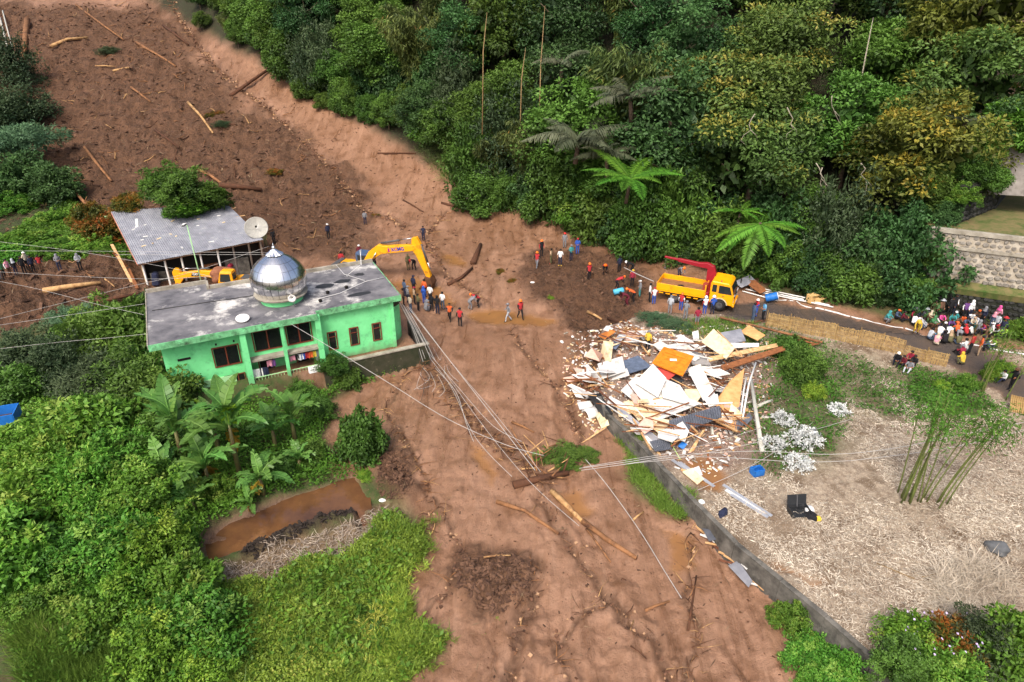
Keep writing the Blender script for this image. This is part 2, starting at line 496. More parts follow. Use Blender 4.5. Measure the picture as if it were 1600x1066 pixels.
Z = Z + m_mud * m_rough * (0.60 * n_mid + 0.55 * (rid - 0.75) + 0.42 * clod + 0.20 * fine + 0.6 * n_big) * (1 - 0.5 * mask(R_ROUGH3, 0.7)) + 0.35 * mask(R_ROUGH3, 0.7) * (1 + clod) + 0.2 * mask(R_ROUGH4, 0.6) * (1 + clod)
Z = Z + m_garden * (0.10 * n_mid + 0.06 * clod) * (1 - m_road) + (m_veg + m_bank) * (0.25 * n_mid + 0.10 * clod) * (1 - m_plat) + m_forest * 0.5 * n_mid
Z = Z - 0.35 * m_pond * (1 - m_plat)
m_trail = np.zeros_like(X)
tx, ty = X + .5 * fbm(X * .8, Y * .8, 3, 81), Y + .5 * fbm(X * .8 + 5, Y * .8, 3, 82)
for p, w, d_ in TRAILS:
    dl = dist_line(tx, ty, p); s_ = 1 - smooth(0.2 * w, w, dl); m_trail = np.maximum(m_trail, s_)
    Z = Z - m_mud * d_ * s_ * (1 + .6 * clod) + m_mud * .10 * s_ * np.abs(fine) + m_mud * d_ * .35 * np.exp(-((dl - 1.5 * w) / (.5 * w)) ** 2)
m_trail *= m_mud * smooth(-.5, .3, fbm(X * .9, Y * .9, 3, 83) + .35)
# the excavator's pit
pit = G(662, 448)
Z = Z - 0.9 * np.exp(-(((X - pit.x) / 2.0) ** 2 + ((Y - pit.y) / 1.3) ** 2)) * m_mud
Z = Z + 0.55 * m_heap * (0.8 + 0.4 * clod)
# puddles lie flat
if True:
    for p in R_PUD:
        s_ = smooth(-0.5, 0.2, sdist_poly(wx2, wy2, p))
        zc = np.median(Z[s_ > 0.8]) - 0.04 if (s_ > 0.8).any() else 0
        Z = Z * (1 - s_) + zc * s_
# a cut bank edge at the end of the slide below the debris
face_ok = None
Zg = Z.reshape(NR, NC)

def TZ(x, y):
    """height of the finished ground"""
    j = np.interp(y, yv, np.arange(NR)); j0 = int(min(j, NR - 2)); fj = j - j0
    def at(jj):
        s_ = x / (yv[jj] + 8.0); i = (s_ - sv[0]) / (sv[1] - sv[0]); i = min(max(i, 0), NC - 1.001); i0 = int(i); fi = i - i0
        return Zg[jj, i0] * (1 - fi) + Zg[jj, i0 + 1] * fi
    return float(at(j0) * (1 - fj) + at(j0 + 1) * fj)
def TZv(q):
    jj = np.interp(q[:, 1], yv, np.arange(NR)); j0 = np.minimum(jj.astype(int), NR - 2); fj = jj - j0
    def at(j):
        i = np.clip((q[:, 0] / (yv[j] + 8) - sv[0]) / (sv[1] - sv[0]), 0, NC - 1.001); i0 = i.astype(int); fi = i - i0
        return Zg[j, i0] * (1 - fi) + Zg[j, i0 + 1] * fi
    return at(j0) * (1 - fj) + at(j0 + 1) * fj
def hit(u, v, off=0.0):
    """where the line of sight meets the finished ground raised by off"""
    r = ray(u, v); lo, hi = 14.0, 240.0
    for n in (560, 24):
        ts = np.linspace(lo, hi, n); zz = CAM_H + r[2] * ts - TZv(np.column_stack([r[0] * ts, r[1] * ts])) - off
        k = np.nonzero(zz < 0)[0]
        if len(k) == 0: break
        i = max(int(k[0]), 1); lo, hi = ts[i - 1], ts[i]
    return Vector((r[0] * hi, r[1] * hi, CAM_H + r[2] * hi))
def TG(u, v, dz=0.0):
    p = hit(u, v); return Vector((p.x, p.y, TZ(p.x, p.y) + dz))
G = TG

def ground_material():
    m = bpy.data.materials.new("ground_cover"); m.use_nodes = True
    nt = m.node_tree; N = nt.nodes; L = nt.links
    b = N["Principled BSDF"]
    tc = N.new("ShaderNodeTexCoord"); src = tc.outputs["Object"]
    def noise(scale, detail=6, rough=0.6):
        n = N.new("ShaderNodeTexNoise"); n.inputs["Scale"].default_value = scale; n.inputs["Detail"].default_value = detail; n.inputs["Roughness"].default_value = rough
        L.new(src, n.inputs["Vector"]); return n.outputs["Fac"]
    def rng_(s, a, b_, c=0.0, d_=1.0):
        r_ = N.new("ShaderNodeMapRange"); r_.inputs["From Min"].default_value = a; r_.inputs["From Max"].default_value = b_; r_.inputs["To Min"].default_value = c; r_.inputs["To Max"].default_value = d_
        L.new(s, r_.inputs["Value"]); return r_.outputs[0]
    def mix(f, a, b_):
        x = N.new("ShaderNodeMix"); x.data_type = 'RGBA'
        if isinstance(f, float): x.inputs["Factor"].default_value = f
        else: L.new(f, x.inputs["Factor"])
        for k, s in (("A", a), ("B", b_)):
            if isinstance(s, tuple): x.inputs[k].default_value = (*s, 1)
            else: L.new(s, x.inputs[k])
        return x.outputs["Result"]
    def attr(n):
        a = N.new("ShaderNodeAttribute"); a.attribute_name = n; return a.outputs["Fac"]
    big = noise(0.13, 4); mid = noise(0.7, 6); fin = noise(4.0, 6, 0.7); grit = noise(14.0, 3)
    mud = mix(rng_(big, 0.35, 0.65), (0.238, 0.127, 0.072), (0.318, 0.178, 0.109))
    mud = mix(rng_(mid, 0.5, 0.7), mud, (0.170, 0.084, 0.042))
    mud = mix(rng_(fin, 0.52, 0.75, 0, 0.6), mud, (0.150, 0.072, 0.038))
    mud = mix(rng_(noise(1.6, 8, 0.75), 0.58, 0.72, 0, 0.55), mud, (0.31, 0.172, 0.102))
    mp = N.new('ShaderNodeMapping'); mp.inputs['Rotation'].default_value = (0, 0, R(14)); mp.inputs['Scale'].default_value = (1.5, 0.2, 0.3); L.new(src, mp.inputs['Vector'])
    st = N.new('ShaderNodeTexNoise'); st.inputs['Scale'].default_value = 0.9; st.inputs['Detail'].default_value = 7; st.inputs['Roughness'].default_value = 0.68; st.inputs['Distortion'].default_value = 0.6; L.new(mp.outputs[0], st.inputs['Vector']); streak = st.outputs['Fac']
    mud = mix(rng_(streak, 0.52, 0.68, 0, 0.75), mud, (0.140, 0.068, 0.034))
    mud = mix(rng_(streak, 0.36, 0.44, 0.45, 0), mud, (0.37, 0.215, 0.135))
    mud = mix(attr('trail'), mud, mix(rng_(fin, 0.4, 0.6), (0.105, 0.052, 0.028), (0.19, 0.105, 0.06)))
    rough = mix(rng_(mid, 0.35, 0.65), (0.112, 0.056, 0.029), (0.198, 0.100, 0.053))
    rough = mix(rng_(fin, 0.48, 0.7), rough, (0.050, 0.026, 0.015))
    rough = mix(rng_(grit, 0.6, 0.75, 0, 0.5), rough, (0.22, 0.13, 0.075))
    col = mix(attr("rough"), mud, rough)
    pud = mix(rng_(mid, 0.3, 0.7), (0.30, 0.145, 0.05), (0.22, 0.105, 0.042))
    dry = mix(rng_(fin, 0.35, 0.65), (0.40, 0.325, 0.235), (0.20, 0.145, 0.10))
    dry = mix(rng_(mid, 0.48, 0.66), dry, (0.13, 0.085, 0.05))
    dry = mix(rng_(big, 0.5, 0.62, 0, 0.6), dry, (0.17, 0.115, 0.07))
    dry = mix(rng_(grit, 0.55, 0.7, 0, 0.6), dry, (0.60, 0.53, 0.43))
    col = mix(attr("garden"), col, dry)
    grass = mix(rng_(fin, 0.35, 0.65), (0.045, 0.085, 0.018), (0.085, 0.075, 0.03))
    grass = mix(rng_(mid, 0.5, 0.7), grass, (0.075, 0.05, 0.025))
    col = mix(attr("green"), col, grass)
    rub = mix(rng_(grit, 0.4, 0.65), (0.17, 0.11, 0.085), (0.34, 0.25, 0.20))
    col = mix(attr("debris"), col, rub)
    col = mix(attr("forest"), col, mix(rng_(fin, 0.4, 0.6), (0.03, 0.02, 0.012), (0.03, 0.04, 0.014)))
    asp = mix(rng_(mid, 0.4, 0.62), (0.072, 0.058, 0.050), (0.105, 0.075, 0.055))
    asp = mix(rng_(grit, 0.5, 0.7, 0, 0.5), asp, (0.045, 0.040, 0.038))
    col = mix(attr("road"), col, asp)
    col = mix(attr("dbank"), col, mix(rng_(fin, 0.4, 0.6), (0.21, 0.15, 0.085), (0.10, 0.06, 0.03)))
    soil = mix(rng_(fin, 0.4, 0.62), (0.05, 0.032, 0.022), (0.028, 0.02, 0.015))
    col = mix(attr("heap"), col, soil)
    col = mix(attr("puddle"), col, pud)
    L.new(col, b.inputs["Base Color"])
    rg = rng_(streak, 0.4, 0.66, 0.55, 0.22)
    rr = N.new("ShaderNodeMix"); rr.data_type = 'FLOAT'
    L.new(attr("matte"), rr.inputs["Factor"]); L.new(rg, rr.inputs["A"]); rr.inputs["B"].default_value = 0.9
    r3 = N.new("ShaderNodeMix"); r3.data_type = 'FLOAT'
    L.new(attr("puddle"), r3.inputs["Factor"]); L.new(rr.outputs["Result"], r3.inputs["A"]); r3.inputs["B"].default_value = 0.16
    L.new(r3.outputs["Result"], b.inputs["Roughness"])
    b.inputs["Specular IOR Level"].default_value = 0.35
    bp = N.new("ShaderNodeBump"); bp.inputs["Strength"].default_value = 0.55; bp.inputs["Distance"].default_value = 0.10
    ad = N.new("ShaderNodeMath"); ad.operation = 'ADD'
    L.new(fin, ad.inputs[0]); gm = N.new("ShaderNodeMath"); gm.operation = 'MULTIPLY'; gm.inputs[1].default_value = 0.4
    L.new(grit, gm.inputs[0]); L.new(gm.outputs[0], ad.inputs[1])
    inv = N.new("ShaderNodeMath"); inv.operation = 'SUBTRACT'; inv.inputs[0].default_value = 1.0; L.new(attr("puddle"), inv.inputs[1])
    hm = N.new("ShaderNodeMath"); hm.operation = 'MULTIPLY'; L.new(ad.outputs[0], hm.inputs[0]); L.new(inv.outputs[0], hm.inputs[1])
    L.new(hm.outputs[0], bp.inputs["Height"])
    rb = N.new("ShaderNodeBump"); rb.inputs["Strength"].default_value = 0.9; rb.inputs["Distance"].default_value = 0.75
    rm = N.new("ShaderNodeMath"); rm.operation = 'MULTIPLY'; L.new(noise(1.3, 9, 0.78), rm.inputs[0])
    ra = N.new("ShaderNodeMath"); ra.operation = 'MULTIPLY_ADD'; L.new(attr("rough"), ra.inputs[0]); ra.inputs[1].default_value = 0.85; ra.inputs[2].default_value = 0.15
    r2 = N.new("ShaderNodeMath"); r2.operation = 'MULTIPLY'; L.new(ra.outputs[0], r2.inputs[0]); L.new(inv.outputs[0], r2.inputs[1])
    L.new(r2.outputs[0], rm.inputs[1]); L.new(rm.outputs[0], rb.inputs["Height"]); L.new(bp.outputs[0], rb.inputs["Normal"]); L.new(rb.outputs[0], b.inputs["Normal"])
    return m
M_GROUND = ground_material()

m_green = np.clip(np.maximum.reduce([m_veg * (1 - m_pond), m_bank, m_green2 * 0.85, mask(R_VERGE, 0.8) * 0.9]) * (1 - m_road), 0, 1)
m_green = m_green * (1 - 0.0 * m_mud)
attrs = {"rough": m_rough * (1 - m_garden), "garden": m_garden * (1 - m_road), "green": m_green, "debris": m_deb * m_garden * 0.9, "forest": m_forest * (1 - m_road),
         "road": m_road, "dbank": m_dbank, "heap": np.maximum(m_heap, m_pond * 0.5), "puddle": m_pud, "trail": m_trail, "matte": np.clip(m_rough + m_garden + m_green + m_forest, 0, 1)}
idx = np.arange(NR * NC).reshape(NR, NC)
quads = np.stack([idx[:-1, :-1], idx[:-1, 1:], idx[1:, 1:], idx[1:, :-1]], -1).reshape(-1, 4)
lab = np.zeros(NR * NC, int)                 # 0 mud
lab[m_garden > 0.5] = 1
lab[(m_veg > 0.5) | (m_bank > 0.5)] = 2
lab[m_forest > 0.5] = 3
lab[m_road > 0.5] = 4
fl = lab[quads[:, 0]]
for k, nm, lb in ((0, "mud_flow_ground", "brown landslide mud covering the valley floor and slope"), (1, "dry_field_ground", "straw covered garden ground behind the retaining wall"),
                  (2, "green_bank_ground", "weedy soil bank under the bushes and banana plants"), (3, "forest_hillside_ground", "dark wooded hillside under the trees"), (4, "road", "wet dark asphalt road running past the truck")):
    q = quads[fl == k]
    used, inv_ = np.unique(q, return_inverse=True)
    me = np_mesh(nm, np.stack([X[used], Y[used], Z[used]], -1), inv_.reshape(-1, 4), [M_GROUND], smooth_=True)
    for an, av in attrs.items():
        a = me.attributes.new(an, 'FLOAT', 'POINT'); a.data.foreach_set("value", av[used].astype(np.float32))
    o = inst(nm, me, label=lb, kind="structure")
# pond water
mb = MB()
cp = [Vector((x, y, 0)) for x, y in R_POND]
zp = min(TZ(*p) for p in R_POND) 
PZ = float(np.median([TZ(x, y) for x, y in R_POND])) - 0.12
cen = sum(cp, Vector()) / len(cp)
poly = [(cen.x + (p.x - cen.x) * 1.12, cen.y + (p.y - cen.y) * 1.12, PZ) for p in cp]
mb.face(poly)
M_POND = mat("pond_water", (0.155, 0.072, 0.030), rough=0.03, col2=(0.075, 0.036, 0.02), scale=0.6, spec=0.5, stain=(0.28, 0.14, 0.06), stain_scale=0.35, bump=0.05, bscale=6)
mb.build("pond_water", M_POND, kind="structure", label="brown muddy water standing in the narrow pond")
# ================================================================== VEGETATION
def unit(a):
    return a / (np.linalg.norm(a, axis=1, keepdims=True) + 1e-9)

def leaves(pos, axis, nrm, length, width, fold=0.25):
    """one folded diamond per leaf; pos = base of the leaf"""
    axis = unit(axis); side = unit(np.cross(nrm, axis)); up = unit(np.cross(axis, side))
    L = length[:, None]; W = width[:, None]
    v0 = pos; v2 = pos + axis * L - up * L * 0.12
    mid = pos + axis * L * 0.45
    v1 = mid + side * W * 0.5 + up * W * fold; v3 = mid - side * W * 0.5 + up * W * fold
    v = np.stack([v0, v1, v2, v3], 1).reshape(-1, 3)
    f = np.arange(len(v)).reshape(-1, 4)
    return v, f

def clump_leaves(g, C, Rr, per, length, width, flat=0.75, updir=0.35, droop=0.25, cvar=None):
    """leaves spread over the surface of many small domes"""
    n = len(C)
    k = np.repeat(np.arange(n), per)
    d = unit(g.normal(size=(len(k), 3)) + np.array([0, 0, updir]))
    r = Rr[k] * g.uniform(0.55, 1.05, len(k)) 
    pos = C[k] + d * r[:, None] * np.array([1, 1, flat])
    ax = unit(d + 0.8 * g.normal(size=d.shape) * np.array([1, 1, 0.5]) - np.array([0, 0, droop]))
    nm = unit(d * 0.9 + np.array([0, 0, 0.6]) + 0.4 * g.normal(size=d.shape))
    v, f = leaves(pos, ax, nm, length * g.uniform(0.7, 1.3, len(k)), width * g.uniform(0.7, 1.25, len(k)))
    if cvar is None: cvar = g.uniform(0.25, 0.8, n)
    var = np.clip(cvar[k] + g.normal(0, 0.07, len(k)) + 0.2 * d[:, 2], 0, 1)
    return v, f, np.repeat(var, 4)

def join(parts):
    vs, fs, va = [], [], []; o = 0
    for v, f, a in parts:
        vs.append(v); fs.append(f + o); va.append(a); o += len(v)
    return np.concatenate(vs), np.concatenate(fs), np.concatenate(va)

def crown(seed, R_, Hh, nclump, crad, per, ll, lw, flat=0.75, low=-0.35, inner=500, lump=0.25, z0=0.0, droop=0.25):
    g = np.random.default_rng(seed)
    d = unit(g.normal(size=(nclump * 3, 3))); d = d[d[:, 2] > low][:nclump]
    rad = g.uniform(0.72 if R_ > 2.2 else .5, 1.0 if R_ > 2.2 else 1.22, len(d)) + lump * np.array([math.sin(3 * a + seed) * math.cos(2 * b + seed) for a, b in zip(np.arctan2(d[:, 1], d[:, 0]), d[:, 2] * 3)]) * 0.6
    C = d * rad[:, None] * np.array([R_, R_, Hh]) + np.array([0, 0, z0])
    Rr = crad * g.uniform(0.65, 1.3, len(d))
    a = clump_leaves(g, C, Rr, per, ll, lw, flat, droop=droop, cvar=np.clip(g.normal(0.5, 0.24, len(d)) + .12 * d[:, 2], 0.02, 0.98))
    extra = []
    if R_ <= 2.2:
        ns = 26; ds = unit(g.normal(size=(ns, 3)) * [1, 1, .6] + [0, 0, .9]); nl = 26
        k = np.repeat(np.arange(ns), nl); tt = g.uniform(.85, 1.5, ns)[k] * g.uniform(.72, 1, ns * nl)
        pos = ds[k] * tt[:, None] * np.array([R_, R_, Hh]) * .95 + np.array([0, 0, z0]) + g.normal(0, .07, (ns * nl, 3))
        v, f = leaves(pos, unit(ds[k] + g.normal(0, .9, (ns * nl, 3))), unit(g.normal(size=(ns * nl, 3)) + [0, 0, 1.2]), ll * g.uniform(.8, 1.7, ns * nl), lw * g.uniform(.7, 1.5, ns * nl))
        extra = [(v, f, np.repeat(np.clip(g.normal(.65, .2, ns * nl), 0, 1), 4))]
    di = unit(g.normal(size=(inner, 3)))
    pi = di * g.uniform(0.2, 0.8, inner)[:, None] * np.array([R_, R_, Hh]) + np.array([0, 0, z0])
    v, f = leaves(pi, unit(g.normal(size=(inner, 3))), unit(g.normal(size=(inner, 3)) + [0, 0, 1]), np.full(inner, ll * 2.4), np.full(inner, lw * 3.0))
    return join([a, (v, f, np.repeat(g.uniform(0.0, 0.3, inner), 4))] + extra)  # inner leaves get dark tints: the crown's inner shade is put into their colour

ML = {
    "mid": leaf_mat("leaf_mid_green", (0.026, 0.064, 0.010), (0.120, 0.235, 0.036)),
    "deep": leaf_mat("leaf_deep_green", (0.016, 0.046, 0.014), (0.078, 0.175, 0.048)),
    "olive": leaf_mat("leaf_olive", (0.022, 0.046, 0.009), (0.145, 0.235, 0.050), tip=(0.29, 0.27, 0.05), tip_amt=0.15),
    "yellow": leaf_mat("leaf_yellow_olive", (0.032, 0.048, 0.008), (0.165, 0.185, 0.030), tip=(0.29, 0.23, 0.03), tip_amt=0.15),
    "bamboo": leaf_mat("leaf_bamboo", (0.026, 0.050, 0.014), (0.165, 0.215, 0.052), tip=(0.30, 0.20, 0.05), tip_amt=0.15),
    "bright": leaf_mat("leaf_bright_green", (0.045, 0.120, 0.010), (0.19, 0.36, 0.035), tip=(0.30, 0.42, 0.05), tip_amt=0.2),
    "lush": leaf_mat("leaf_lush_green", (0.032, 0.100, 0.010), (0.125, 0.300, 0.032), tip=(0.24, 0.38, 0.06), tip_amt=0.2),
    "dusk": leaf_mat("leaf_dusky_green", (0.020, 0.045, 0.018), (0.085, 0.130, 0.055)),
    "pale": leaf_mat("leaf_pale_blue_green", (0.035, 0.090, 0.040), (0.125, 0.230, 0.110)),
    "rust": leaf_mat("leaf_rusty", (0.035, 0.055, 0.010), (0.12, 0.13, 0.02), tip=(0.30, 0.11, 0.015), tip_amt=0.45),
    "fern": leaf_mat("leaf_fern", (0.045, 0.150, 0.014), (0.17, 0.42, 0.045), trans=0.3),
    "palm": leaf_mat("leaf_palm_grey", (0.045, 0.060, 0.032), (0.17, 0.19, 0.11), rough=0.4),
    "banana": leaf_mat("leaf_banana", (0.042, 0.125, 0.022), (0.165, 0.350, 0.072), rough=0.38, trans=0.3),
    "banana_young": leaf_mat("leaf_banana_young", (0.10, 0.24, 0.01), (0.20, 0.38, 0.02), rough=0.4, trans=0.35),
    "banana_dry": leaf_mat("leaf_banana_dry", (0.30, 0.16, 0.02), (0.50, 0.30, 0.03)),
    "white": leaf_mat("leaf_silvery_white", (0.42, 0.44, 0.42), (0.78, 0.80, 0.78), trans=0.1),
    "straw": leaf_mat("dry_straw_leaf", (0.25, 0.185, 0.125), (0.74, 0.66, 0.53), trans=0.1),
    "grass": leaf_mat("grass_blade", (0.07, 0.14, 0.016), (0.25, 0.38, 0.06), tip=(0.50, 0.46, 0.20), tip_amt=0.12),
    "grassy": leaf_mat("weed_yellow_green", (0.115, 0.180, 0.018), (0.36, 0.46, 0.060), tip=(0.52, 0.49, 0.10), tip_amt=0.15),
}
M_BARK = mat("bark", (0.16, 0.115, 0.08), rough=0.9, col2=(0.07, 0.05, 0.035), scale=6, bump=0.4)
M_BARKP = mat("pale_bark", (0.42, 0.38, 0.30), rough=0.85, col2=(0.22, 0.19, 0.14), scale=5)
M_CULM = mat("bamboo_culm", (0.16, 0.19, 0.05), rough=0.5, col2=(0.09, 0.12, 0.03), scale=3)
M_CULMD = mat("dead_bamboo_culm", (0.30, 0.20, 0.09), rough=0.7, col2=(0.17, 0.11, 0.05), scale=3)

def trunk_mesh(seed, h, r, spread, nl=5, mt=None):
    g = random.Random(seed); mb = MB()
    lean = Vector((g.uniform(-.12, .12), g.uniform(-.12, .12), 0))
    pts = [Vector((0, 0, -0.8)), Vector((0, 0, 0.2)) + lean * 0.1 * h, Vector((0, 0, h * .5)) + lean * h * .5, Vector((0, 0, h)) + lean * h]
    mb.tube(pts, [r * 1.35, r * 1.05, r * .8, r * .45], 8)
    for k in range(nl):
        a = 2 * math.pi * k / nl + g.uniform(-.4, .4); z = h * g.uniform(.45, .95)
        b = Vector((0, 0, z)) + lean * z
        e = b + Vector((math.cos(a) * spread, math.sin(a) * spread, spread * g.uniform(.3, .8)))
        m_ = (b + e) / 2 + Vector((0, 0, -spread * .08))
        mb.tube([b, m_, e], [r * .42, r * .28, r * .1], 5)
    return mb.data("trunk", [mt or M_BARK], True)

def crown_mesh(name, key, *a, **k):
    v, f, va = crown(*a, **k)
    return np_mesh(name, v, f, [ML[key]], va)

# ---- prototypes
TR = {}
for i in range(3):
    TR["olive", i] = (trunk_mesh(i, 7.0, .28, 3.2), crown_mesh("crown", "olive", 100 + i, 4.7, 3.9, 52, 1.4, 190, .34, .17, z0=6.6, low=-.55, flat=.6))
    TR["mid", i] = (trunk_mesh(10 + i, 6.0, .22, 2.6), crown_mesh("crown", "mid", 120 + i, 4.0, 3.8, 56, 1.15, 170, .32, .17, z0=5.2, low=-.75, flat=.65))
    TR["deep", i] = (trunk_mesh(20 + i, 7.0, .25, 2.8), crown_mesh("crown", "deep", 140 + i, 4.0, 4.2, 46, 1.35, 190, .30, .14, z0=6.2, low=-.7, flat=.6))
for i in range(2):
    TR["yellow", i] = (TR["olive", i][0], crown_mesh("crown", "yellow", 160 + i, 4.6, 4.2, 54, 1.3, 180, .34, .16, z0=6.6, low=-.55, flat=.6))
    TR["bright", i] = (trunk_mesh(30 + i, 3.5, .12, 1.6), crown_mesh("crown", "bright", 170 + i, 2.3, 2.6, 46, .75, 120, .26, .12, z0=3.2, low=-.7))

def bamboo_mesh(seed, n, h, spread, leaf_n, key_l=.55, key_w=.085, from_=0.35):
    g = np.random.default_rng(seed)
    mb = MB(); parts = []
    for k in range(n):
        a = g.uniform(0, 2 * math.pi); b0 = np.array([math.cos(a), math.sin(a), 0]) * g.uniform(0, .5)
        hh = h * g.uniform(.75, 1.1); sp = spread * g.uniform(.4, 1.1)
        t = np.linspace(0, 1, 9)
        pts = np.stack([b0[0] + math.cos(a) * sp * t ** 2.6, b0[1] + math.sin(a) * sp * t ** 2.6, hh * (t - .16 * t ** 4)], -1)
        mb.tube([Vector(p) for p in pts], list(np.linspace(.05, .012, 9)), 5)
        tt = np.sqrt(g.uniform(from_ ** 2, 1, leaf_n))
        base = np.stack([np.interp(tt, t, pts[:, q]) for q in range(3)], -1)
        off = g.normal(size=(leaf_n, 3)) * np.array([.42, .42, .3]) * (0.6 + (1 - tt))[:, None]
        base = base + off
        ax = unit(g.normal(size=(leaf_n, 3)) * [1, 1, .4] + [math.cos(a) * .5, math.sin(a) * .5, -1.0])
        nm = unit(g.normal(size=(leaf_n, 3)) + [0, 0, .9])
        v, f = leaves(base, ax, nm, key_l * g.uniform(.6, 1.3, leaf_n), key_w * g.uniform(.8, 1.4, leaf_n), .1)
        parts.append((v, f, np.repeat(np.clip(g.normal(.45, .18, leaf_n) + .15 * math.sin(k), 0, 1), 4)))
    v, f, va = join(parts)
    return mb, (v, f, va)
for i in range(2):
    mb, L3 = bamboo_mesh(200 + i, 30, 11.5, 3.6, 360, .62, .10)
    TR["bamboo", i] = (mb.data("culms", [M_CULM], True), np_mesh("foliage", L3[0], L3[1], [ML["bamboo"]], L3[2]))

SH = {}
for i in range(3):
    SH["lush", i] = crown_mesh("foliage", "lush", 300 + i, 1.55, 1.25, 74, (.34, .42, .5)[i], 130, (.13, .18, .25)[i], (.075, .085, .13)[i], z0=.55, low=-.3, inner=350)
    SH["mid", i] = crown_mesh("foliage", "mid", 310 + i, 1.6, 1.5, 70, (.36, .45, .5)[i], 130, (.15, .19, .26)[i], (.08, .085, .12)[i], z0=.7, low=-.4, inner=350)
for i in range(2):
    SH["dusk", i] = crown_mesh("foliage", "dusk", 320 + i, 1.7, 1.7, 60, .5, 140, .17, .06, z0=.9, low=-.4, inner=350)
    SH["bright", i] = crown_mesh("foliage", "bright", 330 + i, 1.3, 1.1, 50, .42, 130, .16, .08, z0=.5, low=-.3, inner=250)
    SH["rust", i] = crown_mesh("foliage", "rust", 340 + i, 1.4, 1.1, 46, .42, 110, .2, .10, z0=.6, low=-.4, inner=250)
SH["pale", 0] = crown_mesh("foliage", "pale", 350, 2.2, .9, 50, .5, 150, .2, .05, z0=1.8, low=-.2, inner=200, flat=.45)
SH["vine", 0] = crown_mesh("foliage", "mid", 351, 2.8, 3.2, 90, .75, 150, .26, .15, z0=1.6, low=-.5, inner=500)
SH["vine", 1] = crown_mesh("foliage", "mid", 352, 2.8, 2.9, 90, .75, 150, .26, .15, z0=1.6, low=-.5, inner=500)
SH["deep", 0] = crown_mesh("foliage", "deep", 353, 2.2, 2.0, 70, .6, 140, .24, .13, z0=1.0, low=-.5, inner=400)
STEM = {}
for i in range(2):
    mb = MB(); g = random.Random(77 + i)
    for k in range(6):
        a = k * 1.05; mb.tube([(0, 0, -.4), (math.cos(a) * .25, math.sin(a) * .25, .5), (math.cos(a) * .7, math.sin(a) * .7, 1.1)], [.05, .04, .015], 5)
    STEM[i] = mb.data("stem", [M_BARK], True)

def tree(kind, i, p, s, rz, label, group, cat="tree", name=None, sz=None):
    t, c = TR[kind, i]
    e = empty(name or {"bamboo": "bamboo_stand"}.get(kind, "broadleaf_tree"), p, rz, label=label, cat=cat, group=group)
    e.scale = (s, s, sz or s)
    inst("culms" if kind == "bamboo" else "trunk", t, e); inst("foliage" if kind == "bamboo" else "crown", c, e)
    return e
def shrub(kind, i, p, s, rz, label, group=None, name="leafy_bush", sz=None, rot=None, cat="bush"):
    e = empty(name, p, rz, label=label, cat=cat, group=group)
    e.scale = (s, s, sz or s)
    if rot: e.rotation_euler = rot
    inst("foliage", SH[kind, i], e); inst("stem", STEM[i % 2], e)
    return e

# ---- the wooded hillside: trees set out one by one; labels from their look and neighbours
def project(p):
    x, y, z = p[0], p[1], p[2] - CAM_H
    dz = y * CP - z * SP
    return 800 + FPX * x / dz, 533 - FPX * (y * SP + z * CP) / dz
LAND = [(350, "the bare slide top"), (470, "the slanting edge log"), (560, "the upper mud bend"), (650, "the mud channel"), (740, "the red triangle sign"),
        (840, "the low drooping palm"), (930, "the grey palms"), (1010, "the bright tree fern"), (1090, "the truck's open bed"), (1180, "the yellow cab"), (1270, "the hanging fern"), (1370, "the cardboard boxes"),
        (1450, "the stone wall corner"), (1530, "the dark stone wall"), (1700, "the upper terrace")]
KN = {"olive": "yellow-tipped olive tree", "mid": "mid green vine-hung tree", "deep": "dark green tree", "yellow": "yellow-olive tree", "bamboo": "feathery bamboo stand", "bright": "light green slender tree"}
used_labels = {}
DEPTH = ["at the mud edge by", "in the second row behind", "well up the slope behind", "high on the slope behind", "on the crest far behind", "beyond the crest behind"]
gf = random.Random(5)
pts = []
tries = 0
while tries < 9000:
    tries += 1
    x = gf.uniform(-62, 62)
    dpt = gf.uniform(1.8, 26)
    y = float(np.interp(x, _ex, _ey)) + dpt
    sp = (3.9 if dpt < 9 else 4.6) * (1.0 if x < 4 else 1.2)
    if any((x - a) ** 2 + (y - b) ** 2 < sp * sp for a, b, _ in pts): continue
    if float(sdist_poly(np.array([x]), np.array([y]), TERRACE)[0]) > -2.0: continue
    if x > 36 and dpt < 8: continue
    if float(sdist_poly(np.array([x]), np.array([y]), R_BARE)[0]) > -3.0: continue
    u, v = project((x, y, TZ(x, y) + 6))
    if u < 290 or u > 1720 or v < -170: continue
    pts.append((x, y, dpt))
pts.sort(key=lambda q: q[2])
cnt = 0
